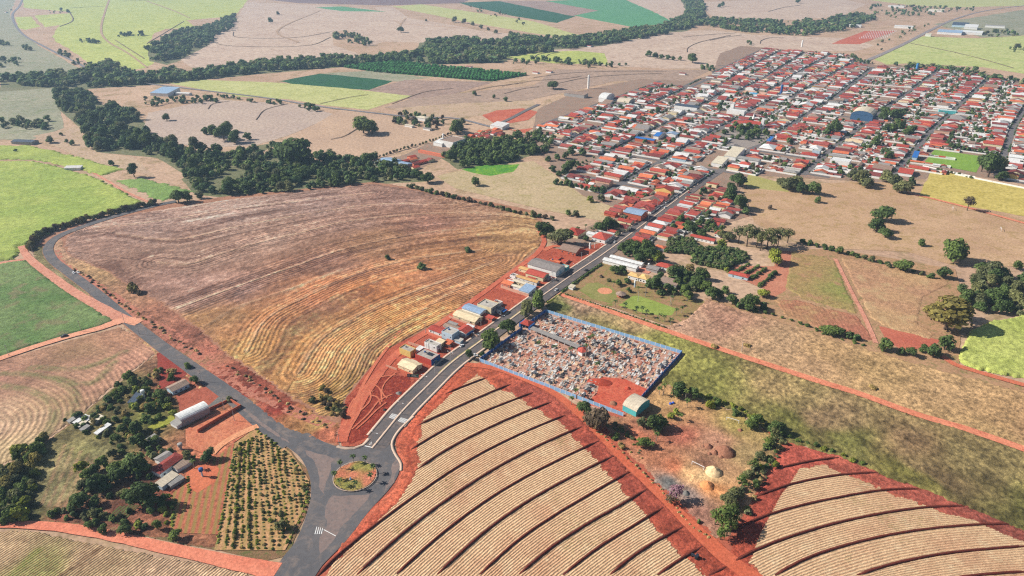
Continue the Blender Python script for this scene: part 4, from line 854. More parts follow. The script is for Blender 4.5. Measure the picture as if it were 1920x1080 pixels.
def tree(px, py, wpx, kind='d', shape='r', zs=1.0, label=None, group=None):
    x, y = G(px, py); TREES.append([x, y, wpx / 2 / pxm(x, y), shape, kind, zs, label, group])
def trees(kind, shape, lst, zs=1.0, label=None, group=None):
    for t in lst: tree(t[0], t[1], t[2], kind, shape, zs, label, group)
def wood(poly, n, w, kinds, label, group, shapes='rrwqe', zs=1.0, jit=.45):
    """n trees in a pixel polygon, even over the ground; w crown width in metres"""
    P = GL(poly); xs = [p[0] for p in P]; ys = [p[1] for p in P]; pts = []
    tries = 0; dmin = w * .5
    while len(pts) < n and tries < n * 40:
        tries += 1
        x, y = RNG.uniform(min(xs), max(xs)), RNG.uniform(min(ys), max(ys))
        if not inside(x, y, P): continue
        if n > 100 and vn(np.array([x]), np.array([y]), 1 / 34, 5)[0] < .3: continue
        if any((x - a) ** 2 + (y - b) ** 2 < dmin * dmin for a, b in pts[-400:]): continue
        pts.append((x, y))
        TREES.append([x, y, w / 2 * RNG.uniform(1 - jit, 1 + jit), RNG.choice(shapes), RNG.choice(kinds), zs * RNG.uniform(.85, 1.2), label, group])
def rowtrees(pts, step, w, kinds, label, group, shapes='r', zs=1.0, jx=.6, wj=.25):
    for x, y in smooth(GL(pts), step):
        TREES.append([x + RNG.uniform(-jx, jx), y + RNG.uniform(-jx, jx), w / 2 * RNG.uniform(1 - wj, 1 + wj), RNG.choice(shapes), RNG.choice(kinds), zs * RNG.uniform(.85, 1.15), label, group])

# farm trees
tree(274, 950, 58, 'd', 'r', 1.1, 'huge round dark tree beside the red roofed farmhouse')
tree(255, 884, 52, 'd', 'r', 1.05, 'big dark tree above the red roofed farmhouse'); tree(188, 918, 46, 'd', 'r', 1, 'big dark tree at the weedy rows'); tree(222, 903, 40, 'd', 'r', 1)
tree(148, 953, 40, 'd', 'r'); tree(180, 948, 28, 'd', 'q'); tree(156, 884, 28, 'y', 'q'); tree(353, 866, 22, 'o', 't', 1.05, 'tall dark conifer standing beside the red farmhouse roof'); tree(362, 862, 14, 'd', 't')
tree(391, 864, 30, 'c', 'r', .95, 'neat round dark tree beside the orange farm drive'); tree(237, 1000, 30, 'd', 'q'); tree(297, 994, 22, 'm', 't', 1.0); tree(284, 962, 20, 'm', 'q'); tree(331, 1010, 26, 'm', 'q'); tree(262, 990, 20, 'y', 'q')
trees('d', 'q', [(222, 728, 20), (204, 754, 20), (302, 750, 28), (280, 772, 22), (258, 812, 34), (240, 800, 26), (146, 784, 20), (232, 812, 24), (367, 720, 22)])
trees('m', 'q', [(240, 716, 24), (252, 722, 26), (230, 735, 18), (288, 768, 22), (315, 757, 18), (275, 790, 20), (352, 690, 16), (245, 705, 16), (170, 990, 22), (196, 1000, 24), (180, 985, 20)])
tree(530, 994, 32, 'o', 'q', .9); tree(432, 752, 16, 'o', 'e', .9); tree(508, 978, 12, 'y', 'q')
wood([(-10, 912), (40, 850), (88, 820), (72, 870), (62, 935), (40, 975), (-10, 975)], 60, 7.5, 'myog', 'yellow green bush mass at the smallholding corner', 'corner thicket of the smallholding', 'h', 1.15)
wood([(180, 862), (300, 822), (334, 850), (290, 868), (292, 905), (262, 900), (300, 962), (200, 962), (140, 930)], 34, 6.5, 'dmod', 'tree in the shady farm garden', 'shady farm garden', 'rqr')
wood([(310, 905), (330, 930), (318, 985), (300, 975)], 8, 4.5, 'my', 'leafy bush below the big farm tree', 'bushes below the big farm tree', 'h')
wood([(60, 965), (130, 950), (300, 985), (280, 1005), (180, 985)], 22, 4.5, 'dmo', 'low garden bush along the red track', 'bushes along the red track', 'hq')
wood([(150, 795), (215, 735), (300, 690), (330, 700), (310, 760), (330, 778), (300, 812), (270, 838), (215, 840), (170, 815)], 105, 4.4, 'mmdoys', 'scrub bush on the smallholding slope', 'scrub on the smallholding', 'hhq')
wood([(120, 790), (150, 770), (180, 800), (160, 815)], 10, 3.5, 'md', 'bush beside the small pens', 'bushes at the pens', 'hq')
rowtrees([(480, 806), (520, 838), (562, 882), (578, 925), (565, 970), (540, 1018)], 3.2, 2.6, 'omy', 'low shrub in the orchard border hedge', 'orchard border hedge', 'h', .8)
for i, q in enumerate(([(355, 925), (352, 895)], [(330, 938), (322, 985)], [(440, 845), (408, 1020)])):
    rowtrees(q, 2.2, 2.2, 'ym', 'leafy vegetable bush in the farm rows', 'vegetable rows', 'h', .9, .3)
# orchard saplings
NO = 14
for k in range(NO):
    u = k / (NO - 1)
    top = lerp((452, 828), (540, 862), u); bot = lerp((418, 1022), (548, 1000), u)
    if u > .5: bot = lerp((520, 1030), (574, 935), (u - .5) * 2); top = lerp((492, 815), (566, 890), (u - .5) * 2)
    else: top = lerp((444, 836), (492, 815), u * 2); bot = lerp((424, 1028), (520, 1030), u * 2)
    kind = 'y' if k in (4, 9) else None
    rowtrees([top, bot], 2.5 if k > 3 else 1.7, RNG.uniform(1.7, 2.5), kind or ('ooms' if k > 3 else 'yms'), 'young orchard tree in the rows beside the roundabout', 'orchard saplings', 'h', RNG.uniform(.95, 1.3), .3, .35)
# cemetery and yard trees
tree(986, 592, 38, 'o', 'r', 1, 'twin olive tree shading the cemetery wall, roundabout end of the pair'); tree(1008, 577, 38, 'm', 'r', 1.0, 'twin green tree shading the cemetery corner, town end of the pair')
tree(953, 624, 34, 'd', 'r', .95, 'dark round tree beside the cemetery gate'); tree(918, 650, 46, 'm', 'r', .95, 'wide green tree before the long blue wall'); tree(880, 674, 23, 'd', 't', .75, 'small dark street tree at the median end'); tree(903, 668, 14, 'd', 'h')
tree(1096, 774, 34, 'd', 'r', .9); tree(1118, 804, 50, 'b', 'w', 1.2, 'wide greyish brown tree at the field road'); tree(1232, 806, 42, 'd', 'r', .9, 'dark tree beside the barrel roofed shed'); tree(1203, 800, 26, 'o', 'q'); tree(1156, 822, 14, 'm', 'q', 1.3); tree(1205, 838, 26, 'm', 'w')
tree(1274, 744, 38, 'd', 'r', 1.0, 'dark tree at the far cemetery corner'); tree(1257, 786, 20, 'y', 'q'); tree(1268, 776, 16, 'y', 'q'); tree(1110, 790, 26, 'o', 'r')
trees('o', 'r', [(1455, 818, 24), (1426, 862, 22), (1402, 896, 24), (1378, 936, 34), (1364, 950, 38)], 1.0); trees('m', 'e', [(1440, 840, 22), (1412, 880, 22), (1390, 914, 26)], 1.0)
trees('m', 'e', [(1367, 985, 40), (1352, 992, 46), (1340, 985, 30), (1362, 1005, 36), (1350, 1012, 24)], 1.1)
tree(1265, 938, 36, 'p', 'e', .8, 'pink blossoming tree in the dirt yard'); tree(1258, 945, 26, 'b', 'e', .7); tree(1310, 980, 10, 'm', 'h', 1.4)
tree(1411, 802, 36, 'm', 'r', .9, 'round green tree on the weedy field edge'); tree(1455, 815, 36, 'd', 'r'); tree(1465, 806, 20, 'o', 'e'); tree(1330, 764, 24, 'y', 'h'); tree(1300, 746, 28, 'd', 'q'); tree(1378, 778, 20, 'd', 'h'); tree(1346, 760, 18, 'm', 'h')
rowtrees([(1300, 736), (1400, 775), (1480, 822), (1560, 848), (1620, 872)], 4.5, 4.2, 'ymy', 'yellow green bush along the weedy field edge', 'weedy field edge bushes', 'h')
rowtrees([(1390, 780), (1440, 800), (1466, 826)], 4.5, 4.5, 'yo', 'light bush in the dirt yard corner', 'dirt yard bushes', 'h')
rowtrees([(1420, 910), (1446, 860), (1466, 832)], 4.5, 4.2, 'od', 'hedge bush between dirt yard and red headland', 'dirt yard hedge bushes', 'h')
rowtrees([(1110, 800), (1166, 850), (1238, 920), (1300, 990), (1330, 1010)], 3.0, 2.2, 'ss', 'dry straw tuft along the field road', 'straw tufts on the field road', 'h', .8, .8)
# avenue hedge, park
rowtrees([(1026, 569), (1052, 552)], 1.7, 2.6, 'my', 'clipped hedge bush beside the avenue', 'avenue hedge bushes', 'h', .95, .3, .12)
rowtrees([(1054, 548), (1082, 529), (1111, 508), (1128, 497)], 1.8, 3.0, 'md', 'clipped hedge bush beside the avenue', 'avenue hedge bushes', 'h', 1.05, .3, .12)
rowtrees([(1055, 551), (1150, 582), (1246, 615)], 2.4, 2.6, 'om', 'hedge bush along the orange dirt road', 'park hedge bushes', 'h', .9, .3)
tree(1153, 513, 24, 'd', 'r', .9); tree(1166, 514, 22, 'd', 'r', .9); tree(1127, 520, 9, 'b', 'h'); tree(1142, 528, 11, 'o', 'h'); tree(1160, 535, 16, 'm', 'q'); tree(1176, 532, 16, 'd', 'q'); tree(1178, 548, 14, 'd', 'q'); tree(1228, 548, 32, 'd', 't', .85, 'tall dark tree between orange roof and long barn'); tree(1214, 540, 20, 'd', 't', .8); tree(1240, 552, 20, 'd', 't', .8)
tree(1292, 514, 23, 's', 't', .7, 'straw coloured tree among the farm trees'); tree(1268, 522, 40, 'd', 'r', .9); tree(1285, 525, 24, 'd', 'r'); tree(1317, 525, 30, 'd', 'r'); tree(1303, 540, 36, 'd', 'r', .9); tree(1335, 560, 34, 'd', 'r', .9, 'dark tree at the stubble field top corner'); tree(1318, 545, 30, 'm', 'w'); tree(1402, 580, 40, 'd', 'r', .9, 'broad dark tree on the tan stubble edge'); tree(1372, 572, 28, 'd', 'q'); tree(1386, 578, 18, 'd', 'q'); tree(1430, 580, 20, 'd', 'q'); tree(1430, 556, 24, 'y', 'w', .8); tree(1418, 568, 20, 'm', 'q'); tree(1350, 560, 22, 'd', 'q'); tree(1360, 550, 20, 'm', 'q')
tree(1233, 493, 30, 'y', 'r', .95, 'bright yellow green tree behind the white sheds'); trees('d', 'r', [(1192, 476, 34), (1208, 480, 34), (1178, 472, 30), (1220, 488, 26), (1200, 492, 24), (1168, 470, 22), (1215, 470, 24)], .95)
tree(1271, 538, 26, 'm', 'q'); tree(1282, 552, 26, 'm', 'q'); tree(1258, 548, 18, 'm', 'q'); tree(1290, 562, 24, 'm', 'r')
wood([(1254, 456), (1276, 447), (1330, 458), (1398, 478), (1404, 487), (1380, 496), (1356, 506), (1300, 494), (1246, 480)], 190, 6.4, 'dmdo', 'dark tree in the dense farm orchard', 'dense farm orchard', 'qq', .85, .2)
wood([(1212, 538), (1250, 546), (1296, 566), (1330, 548), (1318, 520), (1276, 506), (1248, 520)], 40, 7, 'ddmo', 'tree in the leafy garden beside the long barn', 'garden trees by the long barn')
wood([(1150, 472), (1180, 462), (1242, 482), (1226, 494), (1184, 488)], 22, 8, 'ddm', 'dark tree in the belt above the white sheds', 'belt above the white sheds')
wood([(1262, 418), (1330, 406), (1356, 440), (1300, 446)], 26, 7, 'dmo', 'tree among the gardens below the palms', 'gardens below the palms')
wood([(1448, 802), (1480, 832), (1404, 962), (1362, 1012), (1338, 1002), (1386, 905), (1428, 835)], 60, 3.4, 'omsoy', 'brushy growth on the dirt yard edge', 'brush on the dirt yard edge', 'hq')
wood([(1120, 790), (1170, 800), (1215, 850), (1200, 870), (1150, 830)], 22, 3, 'oms', 'dry scrub bush in the dirt yard', 'dirt yard scrub', 'h')
for q in ([(1358, 506), (1390, 490)], [(1374, 514), (1404, 496)], [(1392, 518), (1420, 502)], [(1408, 524), (1434, 507)], [(1424, 538), (1452, 514)]):
    rowtrees(q, 3.2, 4.6, 'dm', 'dark tree in the short orchard rows', 'short orchard rows', 'q', .85, .4)
tree(1453, 494, 35, 'y', 'r', .95, 'bright round tree on the reddish yard edge'); tree(1352, 464, 24, 'y', 'q', .9); tree(1362, 512, 18, 'y', 'q', .9)
for t in ((1400, 462, 34), (1418, 464, 30), (1438, 466, 34), (1458, 462, 30), (1384, 456, 26), (1425, 470, 28), (1448, 472, 24), (1476, 456, 24)): tree(*t, 'o', 'e', 1.1, 'tall olive gum tree in the grove below the town', 'gum tree grove')
trees('o', 'r', [(1366, 452, 26), (1352, 446, 22)], .9); trees('d', 'r', [(1274, 420, 22), (1290, 432, 26), (1302, 440, 24), (1316, 445, 22), (1262, 430, 18)], .9)
# east pasture trees
tree(1653, 414, 42, 'd', 'w', 1.0, 'biggest dark tree of the pasture trio'); tree(1643, 434, 34, 'd', 'r', .95, 'second dark tree of the pasture trio'); tree(1659, 446, 26, 'd', 'r', .95, 'small dark tree of the pasture trio')
tree(1532, 380, 16, 'm', 'q'); tree(1443, 392, 11, 'b', 'q'); tree(1728, 461, 18, 'm', 'q'); tree(1784, 490, 44, 'm', 'w', 1.3, 'wide tree with pale trunk on the pasture edge'); tree(1768, 522, 32, 'd', 'q'); tree(1860, 524, 42, 'o', 'r', 1.0); tree(1692, 508, 34, 'm', 'w', 1.0); tree(1665, 502, 14, 'o', 't', .9); tree(1596, 480, 14, 'm', 'e'); tree(1572, 476, 20, 'm', 'q'); tree(1813, 395, 25, 'b', 'e', .9, 'bare brown tree beside the orange farm lane'); tree(1555, 626, 32, 'm', 'w', .8, 'thin flat topped tree over the red plot')
rowtrees([(1505, 456), (1560, 470), (1620, 486), (1680, 502), (1745, 522)], 6, 6.5, 'ddo', 'dark bush in the pasture hedge line', 'pasture hedge line', 'h', 1)
tree(1772, 618, 92, 'g', 't', .62, 'huge golden green bamboo clump beside the tall cane')
tree(1745, 600, 46, 'g', 't', .6); tree(1802, 600, 50, 'g', 't', .6)
wood([(1800, 545), (1840, 512), (1945, 525), (1945, 592), (1850, 598), (1812, 575)], 46, 11, 'ddo', 'dark tree in the wood behind the bamboo', 'wood behind the bamboo', 'rr')
trees('d', 'q', [(1657, 658, 32), (1708, 668, 24), (1750, 668, 32), (1770, 656, 38), (1730, 660, 22), (1574, 630, 22), (1592, 634, 20), (1605, 638, 18), (1690, 664, 18)]); tree(1800, 490, 22, 'm', 'q'); tree(1905, 505, 24, 'm', 'q'); tree(1880, 520, 26, 'm', 'q'); tree(1840, 512, 30, 'd', 'q')
rowtrees([(1400, 582), (1450, 592), (1500, 608), (1560, 632), (1620, 648)], 6, 4, 'dm', 'low bush in the stubble field hedge', 'stubble field hedge', 'h')
# town edge
trees('d', 'r', [(1383, 350, 30), (1368, 376, 30), (1388, 392, 36), (1372, 360, 22)], 1); trees('o', 'r', [(1477, 357, 34), (1490, 352, 30), (1466, 352, 24)], .9); tree(1500, 362, 25, 'd', 'r'); tree(1523, 364, 30, 'd', 'r', .95, 'dark round tree on the pasture below the town')
trees('o', 'r', [(1690, 362, 36), (1675, 350, 30), (1662, 342, 28), (1612, 346, 36), (1600, 338, 28), (1625, 352, 26)], .9); tree(1707, 346, 20, 'd', 'q')
tree(1852, 332, 44, 'd', 'r', 1.25, 'massive dark tree at the pitch corner'); tree(1840, 322, 32, 'd', 't', .9); tree(1868, 322, 34, 'o', 'r', 1.1); tree(1876, 338, 24, 'd', 'r')
trees('d', 'r', [(1680, 250, 32), (1703, 254, 24), (1665, 248, 22), (1563, 252, 30), (1550, 254, 20), (1665, 300, 22), (1640, 274, 24), (1480, 270, 16), (1660, 218, 22), (1676, 224, 26), (1655, 228, 22), (1690, 222, 18)])
wood([(1350, 250), (1375, 238), (1420, 232), (1446, 248), (1440, 262), (1400, 268), (1362, 262)], 26, 11, 'dmd', 'dark tree in the town square', 'town square trees', 'r')
rowtrees([(1782, 279), (1815, 283), (1850, 289)], 7, 9, 'd', 'dark tree along the upper pitch edge', 'pitch edge trees'); rowtrees([(1758, 319), (1790, 327), (1820, 334)], 4, 4.5, 'd', 'clipped dark bush along the lower pitch edge', 'pitch edge bushes', 'h', 1, .3)
rowtrees([(1044, 346), (1070, 350), (1100, 357), (1128, 362)], 6, 9, 'dc', 'dark tree in the dense row at the town edge', 'town edge tree row'); tree(1064, 346, 14, 'y', 'r', .95, 'yellow green tree in the town edge row')
tree(1107, 379, 16, 'y', 'q'); tree(1127, 377, 18, 'o', 'w'); tree(1066, 404, 15, 'm', 'q'); tree(1080, 406, 16, 'o', 'q')
trees('d', 'r', [(1036, 322, 16), (1066, 322, 26), (1058, 326, 18), (1048, 330, 14), (1083, 312, 14), (1028, 302, 14), (1060, 298, 18), (1045, 300, 16), (1092, 292, 20), (1072, 290, 20)])
trees('d', 'r', [(1023, 442, 36), (1050, 442, 16), (1063, 440, 17), (1140, 430, 34), (1120, 428, 18), (1150, 432, 26), (1128, 434, 22), (1083, 432, 10), (1098, 452, 16)], .95); tree(1052, 458, 44, 'o', 'w', 1.0, 'wide olive tree on the red lot behind the brick house'); tree(1170, 414, 16, 'o', 'q'); tree(1158, 442, 13, 'o', 'q'); tree(1200, 446, 12, 'd', 'q')
trees('d', 'q', [(877, 473, 17), (727, 487, 15), (791, 505, 21)], .9); tree(250, 547, 24, 'g', 'h', 1.3); tree(262, 552, 14, 'b', 'h')
rowtrees([(765, 350), (800, 360), (850, 372), (910, 385), (965, 400), (1035, 412)], 7, 8, 'oodb', 'dull olive bush along the fallow field edge', 'fallow field edge bushes', 'h', 1)
rowtrees([(58, 470), (66, 452), (90, 437), (150, 418), (230, 397), (290, 383)], 2.6, 6.8, 'obgo', 'brownish bush in the tall roadside hedge', 'tall roadside hedge', 'h', 1.3, 1.0)
rowtrees([(140, 505), (190, 540), (235, 575), (300, 618), (370, 665)], 5, 3.2, 'bbs', 'dry brown bush on the highway bank', 'dry bushes on the highway bank', 'h', .9, 1.5)
rowtrees([(430, 690), (480, 720), (540, 765), (575, 785), (620, 800)], 4, 3.0, 'bbs', 'dry brown bush on the eroded bank', 'dry bushes on the eroded bank', 'h', .8, 2.0)
wood([(575, 745), (600, 725), (650, 765), (640, 790)], 26, 4, 'sogb', 'rough golden bush at the fallow field corner', 'golden corner bushes', 'h')
# mid-left pasture and creek trees
tree(313, 226, 17, 'd', 'q', 1, 'lone dark bush on the pinkish pasture'); trees('d', 'r', [(420, 262, 36), (440, 268, 26), (402, 256, 26), (465, 262, 18), (386, 252, 18), (428, 248, 24)]); tree(252, 332, 30, 'd', 't', .8, 'tall dark tree between the two green fields'); tree(210, 311, 15, 'd', 'q')
tree(682, 250, 40, 'm', 'w', 1.0, 'broad tree clump on the ochre pasture'); tree(698, 250, 26, 'd', 'r'); tree(803, 342, 28, 'd', 'w', .9, 'dark round tree on the open pasture'); tree(892, 348, 22, 'd', 'q', 1, 'smaller dark tree on the open pasture'); tree(1037, 167, 22, 'd', 'w', .9, 'dark spreading tree at the upper town edge'); tree(890, 179, 11, 'd', 'q'); tree(926, 184, 9, 'd', 'q'); tree(948, 190, 11, 'd', 'q'); tree(855, 250, 30, 'd', 'r', 1); trees('d', 'q', [(95, 268, 18), (115, 254, 8), (125, 268, 10), (136, 272, 13), (30, 285, 8)])
tree(752, 61, 14, 'd', 'r', 1, 'lone dark tree on the big pale stubble'); tree(508, 43, 11, 'd', 'r', 1, 'dark round tree on the far stubble'); tree(521, 28, 9, 'o', 'e'); tree(799, 40, 6, 'o', 'q')
trees('d', 'r', [(1216, 106, 15), (1228, 109, 14), (1240, 111, 12), (1252, 112, 12), (1262, 113, 10), (1275, 113, 10), (1298, 118, 22), (1355, 12, 11), (1348, 14, 9), (1495, 6, 12)])
trees('o', 'r', [(852, 42, 14), (870, 44, 12), (886, 48, 10), (902, 54, 10), (915, 58, 9), (930, 63, 10)])
wood([(345, 332), (430, 292), (520, 272), (596, 282), (640, 303), (700, 297), (760, 318), (790, 338), (700, 343), (560, 358), (430, 368), (372, 358)], 380, 11, 'ddmocm', 'dark broadleaf tree in the creek wood above the fallow field', 'creek wood trees', 'rrw')
tree(553, 308, 70, 'd', 'w', .95, 'broadest dark tree crown in the creek wood'); tree(335, 380, 30, 'd', 'r'); tree(352, 378, 24, 'd', 'r'); tree(375, 372, 20, 'o', 'r')
wood([(100, 172), (150, 165), (192, 200), (250, 212), (282, 252), (332, 282), (432, 290), (362, 330), (300, 292), (240, 286), (170, 282), (158, 240), (112, 202)], 330, 14, 'dmcod', 'dark broadleaf tree in the creek wood bend', 'creek bend wood trees', 'rrwt')
wood([(832, 294), (870, 268), (960, 268), (1012, 286), (950, 304), (860, 315)], 150, 11, 'ddmm', 'dark tree in the wood beside the bright garden', 'wood beside the bright garden', 'r')
wood([(940, 272), (1000, 258), (1040, 266), (1020, 290), (990, 285)], 24, 10, 'dmo', 'tree in the scrub beside the bright garden', 'scrub beside the bright garden', 'r')
wood([(720, 214), (800, 220), (850, 226), (900, 240), (850, 250), (790, 240), (730, 232)], 40, 10, 'ddob', 'tree along the bypass behind the factory', 'bypass trees', 'r')
rowtrees([(700, 300), (745, 284), (800, 268), (845, 252)], 7, 5, 'ob', 'thin tree along the factory lane', 'factory lane trees', 'e')
wood([(940, 260), (960, 248), (1010, 252), (1040, 262), (1000, 270)], 18, 9, 'dm', 'tree behind the outlying settlement', 'settlement trees', 'r')
# far woods: counted trees only at their near edge, the mass itself is one wood
FARW = [([(0, 150), (150, 140), (200, 124), (250, 145), (420, 131), (480, 121), (640, 108), (682, 110), (780, 100), (790, 76), (850, 76), (940, 81), (960, 66), (1050, 76), (1100, 71), (1250, 49), (1290, 26), (1278, -5), (1312, -5), (1322, 30), (1282, 56), (1180, 76), (1060, 96), (960, 106), (940, 116), (830, 119), (700, 119), (500, 136), (300, 156), (150, 166), (0, 170)], 4600, 17),
        ([(1290, 46), (1340, 36), (1420, 41), (1480, 43), (1540, 36), (1620, 28), (1642, 40), (1590, 56), (1500, 69), (1400, 61)], 1000, 17), ([(280, 95), (330, 60), (380, 56), (440, 30), (446, 45), (390, 86), (346, 106), (310, 119), (285, 112)], 700, 17),
        ([(220, 66), (262, 62), (268, 68), (228, 72)], 20, 15), ([(138, 76), (190, 76), (195, 82), (140, 82)], 16, 14), ([(-20, 112), (45, 112), (48, 122), (-20, 128)], 22, 14), ([(-20, 232), (90, 222), (92, 240), (-20, 245)], 40, 12), ([(0, 75), (30, 82), (60, 92), (55, 98), (0, 88)], 14, 14), ([(88, 20), (134, 18), (135, 25), (90, 26)], 14, 14),
        ([(640, 62), (680, 60), (690, 90), (655, 82), (625, 85), (625, 62)], 70, 15), ([(1400, 80), (1420, 84), (1400, 90)], 3, 10), ([(1590, 105), (1640, 120), (1650, 124), (1600, 120)], 16, 12), ([(1640, 122), (1720, 122), (1800, 130), (1870, 142), (1960, 160), (1960, 175), (1860, 152), (1760, 134), (1650, 130)], 90, 13),
        ([(1610, 12), (1700, 12), (1800, 18), (1850, 10), (1800, 28), (1720, 30), (1660, 36)], 90, 16), ([(1660, 70), (1735, 45), (1740, 50), (1640, 92), (1620, 104)], 40, 10), ([(1865, 88), (1960, 95), (1960, 104), (1880, 98)], 14, 16), ([(1830, 62), (1910, 58), (1910, 68), (1835, 70)], 20, 15), ([(180, 130), (205, 118), (220, 140), (190, 150)], 20, 18), ([(100, 90), (150, 112), (200, 138), (190, 142), (110, 104)], 40, 12),
        ([(960, 118), (1000, 112), (1140, 118), (1180, 122), (1140, 128), (1000, 122)], 60, 13), ([(280, 185), (400, 180), (410, 190), (285, 200)], 44, 10), ([(400, 175), (560, 190), (640, 205), (630, 210), (480, 192)], 44, 9), ([(1200, 58), (1260, 50), (1270, 56), (1200, 64)], 40, 14), ([(880, 12), (960, 30), (1010, 50), (960, 46), (890, 22)], 20, 12), ([(1300, 126), (1330, 126), (1340, 134), (1290, 134)], 10, 10)]

# ---------------------------------------------------------------- building materials
WALL = dict(white=mat_flat('white_plaster', (.78, .77, .74), .85, .12, .5), cream=mat_flat('cream_plaster', A(244, 226, 184), .85, .12, .5), yellow=mat_flat('yellow_plaster', A(236, 204, 124), .85, .12, .5), salmon=mat_flat('salmon_plaster', A(232, 140, 112), .85, .14, .5),
            blue=mat_flat('pale_blue_plaster', A(196, 220, 234), .85, .1, .5), grey=mat_flat('grey_render', A(176, 172, 168), .9, .15, .5), brick=mat_flat('hollow_brick', A(206, 112, 82), .95, .22, 1.2), red=mat_flat('red_paint_wall', A(196, 80, 66), .85, .12, .5),
            deepblue=mat_flat('deep_blue_wall', A(58, 108, 172), .8, .1, .5), teal=mat_flat('teal_wall', A(96, 196, 198), .8, .1, .5), pink=mat_flat('pink_beige_wall', A(226, 178, 152), .9, .14, .8))
ROOF = {'red tiled': mat_roof('red_tile', A(196, 90, 76)), 'brick red tiled': mat_roof('brick_red_tile', A(172, 88, 80)), 'dark red tiled': mat_roof('dark_red_tile', A(146, 80, 76)), 'orange tiled': mat_roof('orange_tile', A(228, 128, 90)), 'tan tiled': mat_roof('tan_tile', A(230, 208, 172)), 'amber tiled': mat_roof('amber_tile', A(236, 192, 128)),
        'grey sheet': mat_roof('grey_fibre_sheet', A(164, 160, 156), .1, 1.1, .3), 'white sheet': mat_roof('white_sheet', A(232, 232, 230), .05, 1.4, .12), 'blue grey sheet': mat_roof('blue_grey_sheet', A(158, 184, 212), .05, 1.4, .15), 'blue sheet': mat_roof('blue_sheet', A(60, 124, 200), .05, 1.4, .15), 'brown sheet': mat_roof('brown_sheet', A(170, 146, 130), .08, 1.2, .3),
        'dark slate': mat_roof('dark_slate', A(84, 98, 116), .05, 1.4, .2), 'concrete': mat_roof('concrete_slab', A(190, 182, 172), .1, 3, .05), 'cream sheet': mat_roof('cream_sheet', A(226, 214, 190), .05, 1.4, .12)}
M_glass = mat_flat('dark_glass', (.03, .035, .045), .25, .1, 1.0, .5)
M_frame = mat_flat('window_frame', (.6, .59, .56), .7, .05)
M_doorm = mat_flat('door_paint', (.16, .10, .07), .7, .1)
M_gate = mat_flat('gate_metal', A(120, 130, 140), .5, .1, 1, .4)
M_white = WALL['white']

